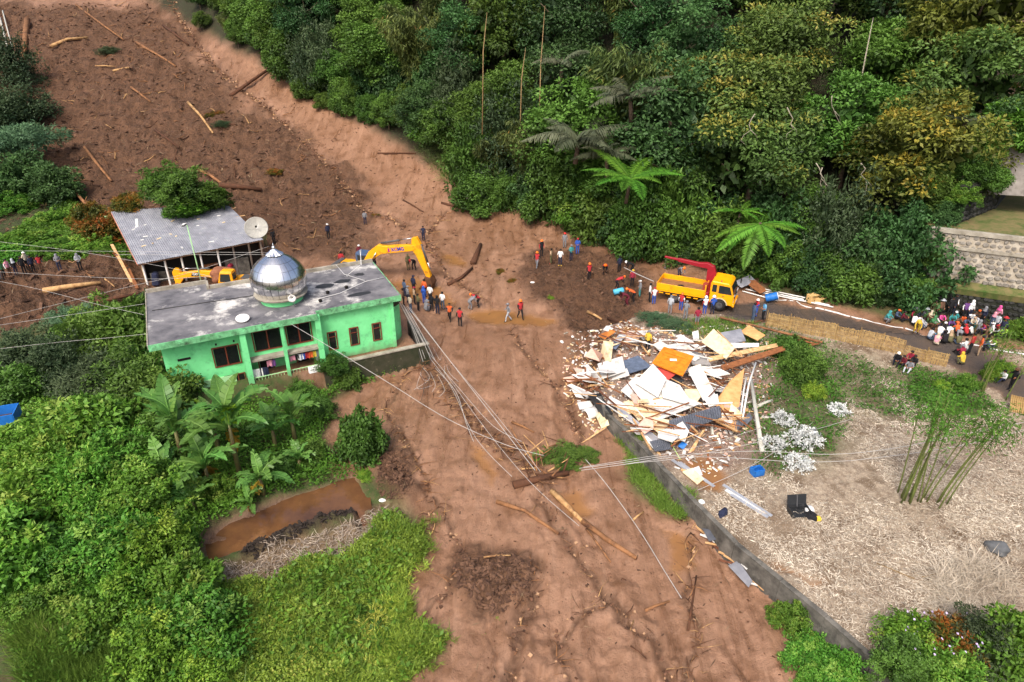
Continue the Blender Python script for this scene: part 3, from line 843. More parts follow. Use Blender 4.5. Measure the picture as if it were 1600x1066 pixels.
for x, y, dpt in pts:
    z = TZ(x, y)
    u, v = project((x, y, z + 4))
    if u < 640: kind = gf.choice(["mid", "mid", "mid", "deep", "bamboo"]) 
    elif u < 860: kind = gf.choice(["bamboo", "bamboo", "mid", "bamboo", "deep"]) 
    elif u < 1010: kind = gf.choice(["deep", "deep", "bamboo", "olive"])
    elif u < 1400: kind = gf.choice(["olive", "olive", "olive", "deep", "mid"])
    else: kind = gf.choice(["yellow", "yellow", "olive", "mid"])
    if dpt < 5 and kind in ("olive", "yellow", "deep") and gf.random() < .45: kind = "mid"
    i = gf.randrange(3 if kind in ("olive", "mid", "deep") else 2)
    s = gf.uniform(.75, 1.2)
    if u > 860: s *= 1.2
    if dpt < 4.0: s *= .72
    if u < 620 and dpt < 5: s *= .75
    if u < 420: s *= .7
    lm = [n for k, n in LAND if u < k]
    lm = lm[0] if lm else LAND[-1][1]
    row = DEPTH[min(int(dpt / 4.6), 5)]
    base = "%s %s %s" % (KN[kind], row, lm)
    n_ = used_labels.get(base, 0); used_labels[base] = n_ + 1
    if n_: base = "%s %s" % (["taller", "leaning", "narrower", "denser", "shorter", "rounder"][(n_ - 1) % 6], base)
    tree(kind, i, (x, y, z - .3), s, gf.uniform(0, 6.28), base, "trees on the wooded hillside", sz=s * gf.uniform(.9, 1.12))
    cnt += 1
# undergrowth bushes along the foot of the wood
EDGE = [(345, 22), (372, 40), (398, 62), (425, 92), (452, 128), (482, 160), (508, 178), (540, 190), (575, 200), (610, 206), (645, 208), (668, 222), (716, 262), (738, 300), (752, 335), (790, 338), (835, 340), (868, 352), (900, 362), (935, 378),
        (965, 392), (1000, 404), (1040, 410), (1080, 416), (1150, 428), (1195, 440), (1235, 452), (1270, 460), (1305, 466), (1340, 474), (1375, 480), (1408, 484), (1440, 486)]
for k, (u, v) in enumerate(EDGE):
    p = TG(u, v); p.y += 1.3; p.z = TZ(p.x, p.y) - .2
    kind, i = [("vine", k % 2), ("mid", k % 3), ("deep", 0), ("vine", (k + 1) % 2), ("lush", k % 3), ("mid", (k + 1) % 3), ("deep", 0)][k % 7] if u > 640 else ("vine", k % 2)
    if u > 1380: kind, i = "deep", 0
    s = (gf.uniform(.5, 1.15) if kind not in ("mid", "lush") else gf.uniform(.9, 1.6)) * (.8 if u < 640 else 1) * (1.5 if u < 480 else 1)
    w = ["rounded", "ragged", "spreading", "low", "tall"][k % 5]
    lm = [n for kk, n in LAND if u < kk][0]
    shrub(kind, i, p, s, k * 1.7, "%s green bush overhanging the mud or verge, number-free foot of the wood near %s" % (w, lm) if False else "%s %s undergrowth bush at the wood's foot near %s" % (w, {"vine": "vine-covered", "mid": "small-leaved", "deep": "dark", "lush": "light"}[kind], lm), "undergrowth bushes along the forest edge", sz=s * gf.uniform(.8, 1.5))
    if u > 380 and k % 3 != 1:
        p2 = Vector((p.x + gf.uniform(-1, 1), p.y + gf.uniform(2.2, 3.6), 0)); p2.z = TZ(p2.x, p2.y) - .3
        kk, ii = gf.choice([("vine", 0), ("deep", 0), ("deep", 0), ("dusk", 1), ("mid", 1)]); s2 = gf.uniform(.9, 1.35) * (1.7 if kk in ("mid", "dusk") else 1)
        shrub(kk, ii, p2, s2, k * 2.3, "tall %s thicket behind the %s bush near %s" % ({"vine": "vine-hung", "deep": "dark", "mid": "small-leaved", "dusk": "dusky"}[kk], w, lm), "thickets behind the forest edge", name="vine_thicket", sz=s2 * gf.uniform(1.2, 2.0))

# ---- fronds: tree ferns and palms
def frond_mesh(seed, length, npair, plen, pw, arch, droop, key, serr=0.0):
    g = np.random.default_rng(seed)
    t = np.linspace(0.06, 1, npair)
    x = length * t; z = arch * length * (t - 1.25 * t ** 2.2)
    mid = np.stack([x, 0 * x, z], -1)
    env = np.sin(np.clip(t * 1.02, 0, 1) ** .75 * math.pi) ** .7 + .05
    parts = []
    for sgn in (-1, 1):
        ax = np.stack([np.full(npair, .45), np.full(npair, sgn * 1.0), np.full(npair, -droop)], -1) + g.normal(0, .06 + serr, (npair, 3))
        nm = np.tile(np.array([0.0, -sgn * .1, 1.0]), (npair, 1))
        v, f = leaves(mid, ax, nm, plen * env * g.uniform(.9, 1.1, npair), np.full(npair, pw), .12)
        parts.append((v, f, np.repeat(np.clip(g.normal(.55, .15, npair), 0, 1), 4)))
    v, f, va = join(parts)
    # rachis
    mb = MB(); tt = np.linspace(0, 1, 8)
    mb.tube([Vector((length * q, 0, arch * length * (q - 1.25 * q ** 2.2))) for q in tt], list(np.linspace(.03, .006, 8)), 4)
    rv = np.array(mb.v); rf = np.array([q for q in mb.f if len(q) == 4])
    v, f, va = join([(v, f, va), (rv, rf, np.full(len(rv), .3))])
    return np_mesh("frond", v, f, [ML[key]], va)
FERN = [frond_mesh(400 + k, 2.6, 46, .46, .058, .30, .15, "fern") for k in range(3)]
PALM = [frond_mesh(410 + k, 3.6, 52, .85, .10, .38, .75, "palm", .06) for k in range(3)]
def rosette(name, meshes, p, n, s, tilt, trunk_h, trunk_r, label, cat, seed, up=(0.1, 0.5)):
    g = random.Random(seed)
    e = empty(name, p, g.uniform(0, 6), label=label, cat=cat)
    mb = MB(); mb.tube([(0, 0, -trunk_h), (0, 0, -trunk_h * .4), (0, 0, .1)], [trunk_r * 1.2, trunk_r, trunk_r * .9], 7)
    mb.build("trunk", M_BARK, e, True)
    for k in range(n):
        a = 2 * math.pi * k / n + g.uniform(-.2, .2)
        inst("frond", meshes[k % len(meshes)], e, (0, 0, 0), (0, -g.uniform(*up), a), s * g.uniform(.8, 1.1))
    e.rotation_euler.x = tilt
    return e
bpy.context.view_layer.update()
_dg = bpy.context.evaluated_depsgraph_get()
def on_leaves(u, v, out_=.8):
    """a point just in front of the foliage that stands in this direction"""
    r = Vector(ray(u, v)); o_ = Vector((0, 0, CAM_H)); ok, loc, *_ = scene.ray_cast(_dg, o_, r.normalized())
    t = (loc - o_).length / r.length if ok else 62.0
    return o_ + r * (t - out_)
def on_tree(u, v, t):
    """a point at distance t along the line of sight"""
    r = Vector(ray(u, v)); return Vector((0, 0, CAM_H)) + r * t
rosette("tree_fern", FERN, on_leaves(985, 280, 2.6), 17, 1.75, .12, 2.2, .14, "bright green tree fern spreading its fronds at the forest edge", "tree fern", 1, (.05, .45))
rosette("tree_fern", FERN, on_leaves(1188, 350, 2.2), 15, 1.5, .12, 2.2, .13, "tree fern with broad hanging fronds above the road behind the cab", "tree fern", 2, (-.75, .1))
rosette("tree_fern", FERN, on_leaves(1158, 330, 1.0), 12, .9, .12, 2.2, .12, "shaded smaller tree fern above the crane of the truck", "tree fern", 3, (-.4, .3))
rosette("palm_tree", PALM, on_leaves(905, 218, 1.6), 13, 1.35, .12, 2.2, .2, "grey-green feather palm leaning out above the mud edge", "palm", 4, (-.2, .5))
rosette("palm_tree", PALM, on_leaves(948, 240, 1.4), 10, .85, .12, 2.2, .18, "small palm with pale dry fronds beside the bright tree fern", "palm", 5, (-.2, .5))
rosette("palm_tree", PALM, on_leaves(985, 150, 1.4), 11, 1.1, .12, 2.2, .2, "palm with dark drooping fronds deep in the wood", "palm", 6, (-.1, .5))
rosette("palm_tree", PALM, on_leaves(880, 95), 9, .95, .12, 2.2, .2, "palm half hidden among the bamboo stands", "palm", 7, (-.1, .5))
rosette("palm_tree", PALM, TG(748, 330, 2.2), 7, .62, .2, 2.2, .15, "low palm with long dry leaves drooping onto the mud", "palm", 8, (-.6, .1))
rosette("palm_tree", PALM, on_leaves(1508, 190), 9, .6, .12, 2.2, .18, "thin-leaved palm crown in front of the dark stone wall", "palm", 9, (-.1, .5))

# dead bamboo poles standing in the wood
for k, (u, v0, v1, t) in enumerate([(842, 20, 180, 66), (812, 85, 160, 66), (752, 30, 130, 68), (1352, 40, 110, 58)]):
    a = on_tree(u, v1, t); b = on_tree(u + 6, v0, t)
    mb = MB(); mb.tube([a - Vector((0, 0, 5)), (a + b) / 2, b + Vector((.2, 0, .6))], [.07, .055, .02], 6)
    mb.build("bare_pole_tree", M_CULMD if k < 3 else M_BARKP, smooth_=True, label=["tall bare tan bamboo pole standing clear of the stands", "short leaning tan bamboo pole beside the tall bare one", "arched bare bamboo pole over the vine-hung trees", "bare pale branch standing in the dark trees"][k], cat="bamboo pole")
# dead white branches hanging in the olive trees
gb = random.Random(3)
for k, (u, v) in enumerate([(1180, 178), (1275, 255), (1285, 262), (1345, 255), (1300, 150), (1230, 168)]):
    p = on_tree(u, v, 52.5)
    mb = MB(); pts_ = [p]
    for q in range(6): pts_.append(pts_[-1] + Vector((gb.uniform(-.45, .5), gb.uniform(-.2, .2), -.4)))
    mb.tube(pts_, list(np.linspace(.045, .012, 7)), 5); mb.tube([pts_[3], pts_[3] + Vector((.5, 0, -.4)), pts_[3] + Vector((.7, 0, -.9))], [.025, .015, .008], 4)
    mb.build("dead_branch", M_BARKP, smooth_=True, label=["bleached dead branch beside the light green crown high over the truck", "crooked bleached branch hanging below the olive crowns", "forked bleached branch hanging just beside the crooked one", "bleached branch with splayed twigs hanging over the dark hollow", "thin bleached branch high in the olive crowns", "bent bleached branch on the light green crown's edge"][k], cat="branch")

# ---- bushes of the left side
def bush_at(kind, i, u, v, s, label, sz=None, dz=-.1, name="leafy_bush", cat="bush"):
    p = TG(u, v, dz)
    e_ = shrub(kind, i, p, s, random.uniform(0, 6), label, "bushes on the left bank" if u < 420 else None, name, sz or s * random.uniform(.8, 1.25), cat=cat)
    e_.scale.x *= random.uniform(.8, 1.25); e_.rotation_euler.x = random.uniform(-.15, .15); return e_
LB = [("dusk", 0, 45, 585, 1.25, "dusky bush at the left edge beside the muddy ditch"), ("dusk", 1, 110, 600, 1.2, "dusky bush between the ditch and the footpath"), ("mid", 0, 120, 560, 1.1, "mid green bush at the far rim of the left thicket"),
      ("mid", 1, 175, 560, 1.35, "tall mid green bush in the middle of the left thicket"), ("mid", 2, 232, 560, 1.35, "mid green bush crowding the corner of the green building"), ("dusk", 0, 165, 625, 1.2, "dark bush above the dirt path"),
      ("mid", 0, 220, 625, 1.5, "large mid green bush in front of the green building's left end"), ("mid", 1, 255, 655, 1.1, "mid green bush beside the first banana plant"), ("dusk", 1, 205, 530, 1.0, "feathery dusky bush by the building's rear left corner"),
      ("dusk", 0, 235, 500, .8, "small dusky bush against the roof's left edge"), ("pale", 0, 120, 520, .7, "pale blue-green shrub at the puddle's edge"), ("mid", 2, 20, 625, .8, "small bush at the left edge above the blue tarpaulin"),
      ("lush", 0, 35, 720, 1.0, "lush round bush by the blue tarpaulin"), ("lush", 1, 80, 735, 1.0, "lush bush next to the round one on the lower bank"), ("lush", 2, 150, 700, 1.2, "lush bush crowning the lower bank"),
      ("lush", 0, 195, 745, 1.25, "lush bush in the middle of the lower bank"), ("mid", 1, 250, 730, 1.0, "darker bush left of the banana clump"), ("lush", 1, 130, 790, 1.2, "broad lush bush below the bank's crown"),
      ("lush", 0, 235, 800, 1.05, "dark leafy bush under the banana clump's left side"), ("lush", 2, 60, 810, 1.0, "lush bush near the left edge with a fern before it"), ("lush", 0, 262, 850, .8, "feathery light bush at the pond's left end"),
      ("bright", 0, 292, 826, .5, "bright yellow-green bush reaching over the pond"), ("lush", 1, 180, 870, 1.15, "lush bush halfway down the bank"), ("bright", 1, 245, 880, 1.0, "bright leafy bush below the pond's left end"),
      ("lush", 2, 30, 890, .95, "lush low bush at the left edge lower down"), ("lush", 0, 105, 900, .95, "lush low bush right of the fern"), ("lush", 2, 290, 940, .95, "dark bush at the corner of the weedy meadow"),
      ("bright", 0, 210, 940, .9, "bright low bush on the lower slope"), ("lush", 1, 300, 1000, 1.0, "lush round-leaved bush at the meadow's left side"), ("bright", 1, 250, 1030, .9, "bright yellow-green bush at the bottom edge"),
      ("bright", 0, 330, 1045, .75, "mid green bush at the bottom edge by the meadow"), ("lush", 2, 150, 985, .8, "lush low bush above the tall grass"), ("lush", 0, 60, 960, .8, "lush low bush at the left edge above the tall grass"),
      ("mid", 1, 470, 625, .75, "dark bush under the green building's balcony"), ("mid", 2, 545, 600, .7, "dark shrub below the building's low wall"), ("mid", 0, 500, 650, .7, "leafy shrub right of the banana plants"),
      ("mid", 1, 490, 720, .65, "leafy shrub on the bank above the pond"), ("mid", 2, 440, 740, .6, "leafy shrub between banana plants and pond"), ("lush", 0, 345, 778, .5, "shrub at the foot of the banana clump by the pond")]
for k_, i_, u_, v_, s_, l_ in LB: bush_at(k_, i_, u_, v_, s_ * (1.05 if u_ < 420 else .8), l_)
bush_at("mid", 1, 524, 590, .55, "round bush growing against the green building's front", dz=.5)
# single bush standing in the mud, with a cloth on it
e = bush_at("mid", 2, 568, 712, .66, "tall leafy bush standing alone at the edge of the mud", sz=1.15)
bush_at("bright", 0, 572, 745, .3, "small leafy sprout below the lone bush in the mud")
# far left trees and bank
for k_, i_, u_, v_, s_, l_, sz_ in [("dusk", 0, 20, 130, 2.0, "dark tree top at the left edge beside the standing log", 2.4), ("dusk", 1, 38, 200, 2.2, "dark spreading tree at the left edge of the slide", 2.0), ("dusk", 0, -5, 215, 2.0, "dark tree cut by the left edge above the green bank", 2.2),
                                ("pale", 0, 48, 268, 1.9, "flat-topped pale blue-green tree beside the fallen logs", 1.9), ("pale", 0, 10, 262, 1.5, "smaller flat-topped pale tree at the left edge", 1.4), ("deep", 0, 40, 305, 1.4, "dark bush under the flat-topped tree", 1.3),
                                ("deep", 0, 82, 312, 1.2, "dark bush at the end of the green bank by the logs", 1.1), ("lush", 0, 15, 330, 1.5, "bright bush on the green bank at the left edge", 1.0), ("lush", 1, 75, 348, 1.1, "low bright bush at the bank's right end", .7),
                                ("lush", 2, 40, 385, 1.1, "low bright bush above the row of people", .7), ("lush", 0, 90, 395, 1.2, "bright bush beside the dirt path above the people", .7), ("lush", 1, 135, 390, 1.2, "bright bush between path and house", .8),
                                ("lush", 2, 10, 405, .9, "low bush at the left edge above the row of people", .6), ("rust", 0, 160, 380, 1.3, "green and rust shrub along the grey-roofed house's left side", 1.5), ("rust", 1, 145, 352, 1.0, "rusty shrub behind the house's left corner", 1.2)]:
    bush_at(k_, i_, u_, v_, s_, l_, sz=sz_, dz=-.2, name="leafy_bush" if s_ < 1.9 else "spreading_tree", cat="bush" if s_ < 1.9 else "tree")
# right bottom corner shrubs and roadside
RB = [("lush", 0, 1235, 975, .5, "bright bush growing up the retaining wall's outer face"), ("lush", 1, 1262, 1020, .55, "leafy bush at the wall's foot in the mud's corner"), ("lush", 2, 1312, 1066, .55, "leafy bush at the bottom edge below the wall"), ("lush", 0, 1275, 1075, .5, "low bush at the bottom edge beside the mud"),
      ("mid", 0, 1405, 1050, .6, "leafy bush with red shoots at the wall's end"), ("bright", 0, 1425, 1010, .7, "light green bush on the dry field's lower edge"), ("rust", 0, 1480, 1025, .8, "bush with reddish leaves on the dry field's lower edge"), ("lush", 1, 1470, 1058, .75, "bush with pale flowers at the bottom edge"),
      ("dusk", 0, 1530, 1030, .7, "dusky bush with pale flowers near the lower right corner"), ("lush", 2, 1575, 1035, .8, "flowering bush in the lower right corner"), ("bright", 1, 1590, 1000, .55, "small light bush at the right edge of the dry field"),
      ("mid", 1, 1250, 590, .75, "uprooted bush at the debris heap's right end"), ("mid", 2, 1235, 560, .6, "torn leafy tree top lying on the broken planks"), ("bright", 0, 1270, 620, .5, "low green bush right of the broken pole"),
      ("bright", 1, 1470, 606, .32, "weedy bush behind the bamboo fence's end"), ("lush", 1, 1508, 606, .4, "weedy bush at the roadside before the crowd"), ("bright", 0, 1548, 590, .4, "slender roadside bush between crowd and policeman"), ("bamboo_", 0, 0, 0, 0, ""),
      ("lush", 0, 1592, 528, .7, "roadside bush at the right edge beside the crowd"), ("mid", 0, 1592, 478, .6, "bush on the ledge at the right end of the black stone wall"), ("bright", 0, 1560, 585, .5, "drooping green sprays over the road by the policeman"),
      ("mid", 1, 1530, 300, 1.2, "leafy bush hanging over the dark stone wall")]
for k_, i_, u_, v_, s_, l_ in RB:
    if k_ in ("bamboo_",): continue
    bush_at(k_, i_, u_, v_, s_, l_)

for k_, i_, u_, v_, t_, s_, l_ in [("deep", 0, 1572, 212, 53.5, 1.0, "dark bush topping the plastered wall"), ("lush", 2, 1602, 205, 53, 1.5, "bright bush above the plastered wall at the right edge"), ("lush", 1, 1545, 225, 52.5, .8, "bright bush left of the plastered wall"), ("mid", 1, 1528, 262, 51.5, .8, "leafy bush over the dark stone wall's left half"), ("mid", 2, 1552, 275, 51.5, .6, "leafy bush against the plastered wall's lower left"), ("lush", 0, 1505, 300, 51, .7, "light bush at the dark stone wall's left end"),
                        ("deep", 0, 1478, 330, 51.5, .45, "dark bush beside the high stone wall's corner"), ("mid", 0, 1455, 400, 51.0, .5, "vines hanging down the high stone wall's left edge"), ("vine", 1, 1448, 305, 53, .7, "vine mound above the high stone wall's corner"), ("mid", 0, 1432, 450, 51.5, .7, "small-leaved bush left of the black stone wall")]:
    shrub(k_, i_, on_tree(u_, v_, t_) - Vector((0, 0, .8)), s_, u_, l_)
# ---- banana plants
def banana_leaf(seed, L_, W_, key):
    g = np.random.default_rng(seed); n = 13
    t = np.linspace(0, 1, n + 1)
    x = L_ * t * (1 - .12 * t ** 2); z = L_ * (.42 * t - .72 * t ** 2.3)
    w = W_ * .5 * np.clip(np.sin(np.clip(.06 + t * .97, 0, 1) * math.pi) ** .55, .03, 1)
    w[0] = .03
    V, F, A = [], [], []
    for s_ in (-1, 1):
        for k in range(n):
            dr = abs(g.normal(0, .16)) * (1 + 1.8 * (g.random() < .3)); gap = .012 + .05 * (g.random() < .3)
            x1 = x[k + 1] - gap * L_ * .3
            i = len(V)
            V += [(x[k], 0, z[k]), (x[k + 1], 0, z[k + 1]), (x1 + .05 * L_, s_ * w[k + 1], z[k + 1] + w[k + 1] * .22 - dr * w[k + 1] * 2), (x[k] + .05 * L_, s_ * w[k], z[k] + w[k] * .22 - dr * w[k] * 2)]
            F.append((i, i + 1, i + 2, i + 3)); A += [.5, .5, .55 + .25 * g.random(), .45 + .2 * g.random()]
    mb = MB(); mb.tube([Vector((x[k], 0, z[k] + .006)) for k in range(0, n + 1, 2)], list(np.linspace(.035, .008, len(range(0, n + 1, 2)))), 4)
    rv = np.array(mb.v); rf = np.array([q for q in mb.f if len(q) == 4])
    v, f, a = join([(np.array(V), np.array(F), np.array(A)), (rv, rf, np.full(len(rv), 1.0))])
    return np_mesh("leaf", v, f, [ML[key]], a)
BL = [banana_leaf(500 + k, 1.0, .30, "banana") for k in range(5)]
BLY = banana_leaf(510, 1.0, .30, "banana_young"); BLD = banana_leaf(511, 1.0, .28, "banana_dry")
M_PSEUDO = mat("banana_stem", (0.13, 0.15, 0.05), rough=.6, col2=(0.11, 0.065, 0.03), scale=4)
def banana(u, v, h, ll, n, label, seed, young=0, dry=0):
    g = random.Random(seed); p = TG(u, v, -.1)
    e = empty("banana_plant", p, g.uniform(0, 6), label=label, cat="banana plant", group="banana plants above the pond")
    mb = MB(); mb.tube([(0, 0, -.2), (0, 0, h * .5), (.05, 0, h)], [.15, .12, .07], 8); mb.build("stem", M_PSEUDO, e, True)
    n += 3
    for k in range(n):
        me = BL[g.randrange(5)]
        if k < young: me = BLY
        elif k < young + dry: me = BLD
        up = g.uniform(.25, 1.45) if k >= young else 1.3
        if me is BLD: up = -.9
        inst("leaf", me, e, (0.0, 0, h * (.88 + .12 * (k / n))), (0, -up, 2 * math.pi * k * .382 + g.uniform(-.2, .2)), ll * g.uniform(.8, 1.15))
for k, a in enumerate([(292, 742, 3.2, 2.6, 9, "tallest banana plant at the left of the clump", 1, 0), (375, 742, 3.4, 2.6, 9, "tall banana plant in the middle with a bright new leaf", 2, 1, 1), (330, 770, 1.9, 2.2, 8, "middle-sized banana plant in the front of the clump", 3, 0, 1),
                       (268, 775, 1.3, 2.1, 7, "low banana plant with broad leaves at the clump's left foot", 4), (412, 772, 1.2, 1.7, 6, "small banana plant nearest the pond", 5, 0, 1), (462, 692, 1.9, 2.1, 7, "banana plant set apart at the right under the laundry", 6),
                       (432, 705, 1.7, 1.8, 7, "slim banana plant behind the small ones", 7), (470, 738, 1.0, 1.3, 6, "young banana plant at the right end of the clump", 8), (345, 715, 2.4, 2.1, 7, "banana plant at the back of the clump close to the building", 9, 1),
                       (305, 800, .8, 1.5, 6, "low banana shoot at the front left of the clump", 10), (395, 800, .6, 1.1, 5, "smallest banana shoot on the pond bank", 11, 0, 1), (88, 560, 1.0, 1.2, 4, "lone banana shoot by the orange puddle at the left", 12, 1)]):
    banana(*a)

# ---- bamboo clump in the dry field
def culm_clump(u, v, n, h, lean, label, seed, leafn):
    g = np.random.default_rng(seed); p = TG(u, v, -.1)
    e = empty("bamboo_clump", p, 0, label=label, cat="bamboo")
    parts = []
    for k in range(n):
        b = g.normal(0, .36, 2); l_ = np.array(lean) + g.normal(0, .055, 2); hh = h * g.uniform(.75, 1.08)
        t = np.linspace(0, 1, 8)
        pts_ = np.stack([b[0] + l_[0] * hh * t ** 1.3, b[1] + l_[1] * hh * t ** 1.3, hh * t], -1)
        mb = MB(); mb.tube([Vector(q) for q in pts_], list(np.linspace(.040, .014, 8)), 6); mb.build("culm", M_CULM, e, True)
        m_ = leafn; tt = g.uniform(.62, 1.0, m_) ** .7
        base = np.stack([np.interp(tt, t, pts_[:, q]) for q in range(3)], -1) + g.normal(size=(m_, 3)) * [.5, .5, .32]
        v_, f_ = leaves(base, unit(g.normal(size=(m_, 3)) * [1, 1, .5] + [0, 0, -.5]), unit(g.normal(size=(m_, 3)) + [0, 0, 1]), .26 * g.uniform(.7, 1.3, m_), .05 * g.uniform(.8, 1.3, m_), .1)
        parts.append((v_, f_, np.repeat(np.clip(g.normal(.55, .15, m_), 0, 1), 4)))
    v_, f_, a_ = join(parts); inst("foliage", np_mesh("foliage", v_, f_, [ML["lush"]], a_), e)
culm_clump(1422, 782, 12, 6.4, (.05, .03), "clump of upright green bamboo culms in the dry field", 1, 90)
culm_clump(1458, 782, 6, 6.2, (.24, .05), "slanting bamboo culms beside the upright clump", 2, 200)
culm_clump(1538, 612, 5, 4.2, (.12, .02), "thin leafy bamboo at the roadside in front of the crowd", 3, 110)
# white-leaved shrub on the field
WH = crown_mesh("foliage", "white", 600, 1.15, .5, 70, .13, 7, .15, .09, z0=.25, low=-.3, inner=2)
for k, (u, v, s, l_) in enumerate([(1255, 690, .8, "dense silvery white-leaved shrub lying in the field"), (1245, 728, .6, "white-leaved shrub nearest the blue crate"), (1205, 700, .6, "white-leaved shrub tangled in the fallen cables"), (1310, 645, .5, "sparse white-leaved twigs at the field's upper part"), (1225, 660, .55, "white-leaved shrub next to the broken pole")]):
    e = empty("white_leaved_shrub", TG(u, v), k, label=l_, cat="shrub", group="white-leaved shrubs"); e.scale = (s, s, s)
    inst("foliage", WH, e); inst("stem", STEM[k % 2], e, sc=.5)

# ---- what nobody could count: weeds, grass, straw, twigs
def scatter(polys, n, seed, near=1.5):
    """random points on the ground inside any of the outlines, denser towards the front"""
    g = np.random.default_rng(seed); out_ = []
    for poly, k in polys:
        a = np.array(poly); lo, hi = a.min(0), a.max(0); lo[1] = max(lo[1], 14); lo[0] = max(lo[0], -48); hi[0] = min(hi[0], 46)
        got = 0
        while got < k:
            q = g.uniform(lo, hi, (k * 3, 2))
            q = q[g.random(len(q)) < np.clip((30 / np.maximum(q[:, 1], 12)) ** near, 0, 1)]
            q = q[np.abs(q[:, 0]) < .80 * (q[:, 1] + 6)]
            q = q[sdist_poly(q[:, 0] + .5 * fbm(q[:, 0], q[:, 1], 2, 4), q[:, 1] + .5 * fbm(q[:, 0] + 9, q[:, 1], 2, 4), poly) > 0][:k - got]
            out_.append(q); got += len(q)
    return np.concatenate(out_)
def cover(name, q, per, ll, lw, hgt, key, label, seed, upright=1.0, spread=.16, cov=.3, cat=None):
    g = np.random.default_rng(seed)
    z = TZv(q); hv = hgt * (0.6 + .8 * np.clip(fbm(q[:, 0] * .35, q[:, 1] * .35, 3, seed) + .5, 0, 1.3))
    base = np.column_stack([q, z])
    k = np.repeat(np.arange(len(q)), per); m_ = len(k)
    off = g.normal(0, spread, (m_, 3)); off[:, 2] = g.random(m_) * hv[k]
    ax = unit(g.normal(size=(m_, 3)) * [1, 1, .4] + [0, 0, upright]); nm = unit(g.normal(size=(m_, 3)) * .6 + [0, 0, 1])
    if upright > 1: nm = unit(g.normal(size=(m_, 3)))
    v, f = leaves(base[k] + off, ax, nm, ll * g.uniform(.6, 1.4, m_), lw * g.uniform(.7, 1.4, m_), .15)
    va = np.clip(.5 + cov * fbm(q[:, 0] * .5, q[:, 1] * .5, 3, seed + 3)[k] * 1.6 + g.normal(0, .13, m_), 0, 1)
    return inst(name, np_mesh(name, v, f, [ML[key]], np.repeat(va, 4)), label=label, kind="stuff")
def keep_off(q, *polys, d=0.0):
    for p in polys: q = q[sdist_poly(q[:, 0], q[:, 1], p) < d]
    return q
R_MEADOW = GP([(335, 925), (430, 905), (560, 855), (610, 800), (660, 830), (655, 880), (622, 935), (640, 975), (700, 992), (680, 1022), (610, 1080), (300, 1090), (320, 1000)])
R_LOWLEFT = GP([(-60, 700), (150, 660), (270, 680), (310, 880), (330, 930), (320, 1000), (300, 1090), (-60, 1090)])
R_UPLEFT = GP([(0, 590), (120, 520), (228, 490), (265, 610), (470, 600), (640, 562), (560, 600), (505, 640), (500, 700), (560, 745), (440, 770), (300, 830), (280, 690), (150, 655), (0, 700)])
R_TALL = GP([(-60, 985), (60, 975), (200, 990), (215, 1090), (-60, 1090)])
q = keep_off(scatter([(R_LOWLEFT, 12000), (R_UPLEFT, 6500)], 0, 1), R_POND, MQ_POLY)
cover("leafy_weeds", q, 7, .15, .085, .6, "lush", "lush leafy weeds covering the left bank", 1, .35)
q = keep_off(scatter([(R_MEADOW, 15000)], 0, 2), R_POND)
cover("meadow_weeds", q, 6, .13, .07, .26, "grassy", "yellow-green weedy meadow at the mud's left edge", 2, .6, .12)
q = scatter([(R_TALL, 2600), (R_MEADOW, 260)], 0, 3)
cover("tall_grass", q, 9, .75, .034, .16, "grass", "tall arching grass in the lower left corner", 3, 1.6, .14)
q = scatter([(R_MEADOW, 420), (GP([(600, 800), (665, 825), (660, 880), (625, 935), (640, 972), (700, 990), (680, 1025), (620, 1070), (580, 1000), (590, 900)]), 420), (GP([(600, 795), (680, 820), (672, 890), (640, 935), (655, 968), (722, 990), (700, 1030), (630, 1080), (600, 1000)]), 130)], 0, 33)
cover("meadow_tufts", q, 22, .34, .03, .22, "grassy", "taller tufts standing in the weedy meadow", 33, .9, .10, .5)
q = scatter([(R_MEADOW, 260), (R_LOWLEFT, 420)], 0, 34)
cover("broad_leaved_weeds", q, 16, .24, .13, .5, "lush", "broad-leaved weeds standing above the meadow and bank", 34, .5, .2, .5)
q = scatter([(R_BANK, 3500)], 0, 4, .5)
cover("bank_weeds", q, 7, .22, .11, .4, "lush", "bright weeds on the small bank beside the row of people", 4, .4, .2)
q = scatter([(R_GREEN3, 800), (GP([(1100, 500), (1190, 510), (1200, 540), (1120, 540), (1050, 520)]), 500)], 0, 5, .3)
cover("verge_grass", q, 6, .36, .022, .1, "grass", "long grass along the retaining wall and the roadside", 5, 1.3, .12, .2)
q = scatter([(R_GREEN2, 1200), (R_GRASSR, 1000), (R_GREEN4, 700)], 0, 6, .3)
cover("field_weeds", q, 5, .16, .07, .15, "lush", "scattered low weeds on the garden ground", 6, .6, .18, .3)
R_FIELD = GP([(1100, 760), (1200, 740), (1290, 700), (1330, 600), (1400, 590), (1600, 640), (1700, 700), (1700, 1100), (1430, 1075), (1340, 1000), (1220, 900), (1095, 785)])
q = scatter([(R_FIELD, 44000), (GARDEN_POLY, 7000)], 0, 7, .6)
q = q[fbm(q[:, 0] * .22, q[:, 1] * .22, 4, 77) + .35 * fbm(q[:, 0] * 1.1, q[:, 1] * 1.1, 3, 78) > -.28]
q = keep_off(q, R_PUD[7], R_PUD[8], R_ROAD)
q = q[sdist_poly(q[:, 0], q[:, 1], GARDEN_POLY) > .25]
g7 = np.random.default_rng(7)
base = np.column_stack([q, TZv(q) + .015])
m_ = len(base)
ax = unit(g7.normal(size=(m_, 3)) * [1, 1, .16]); nm = unit(g7.normal(size=(m_, 3)) * .35 + [0, 0, 1])
v, f = leaves(base, ax, nm, .24 * g7.uniform(.3, 1.6, m_), .026 * g7.uniform(.6, 2.0, m_), .1)
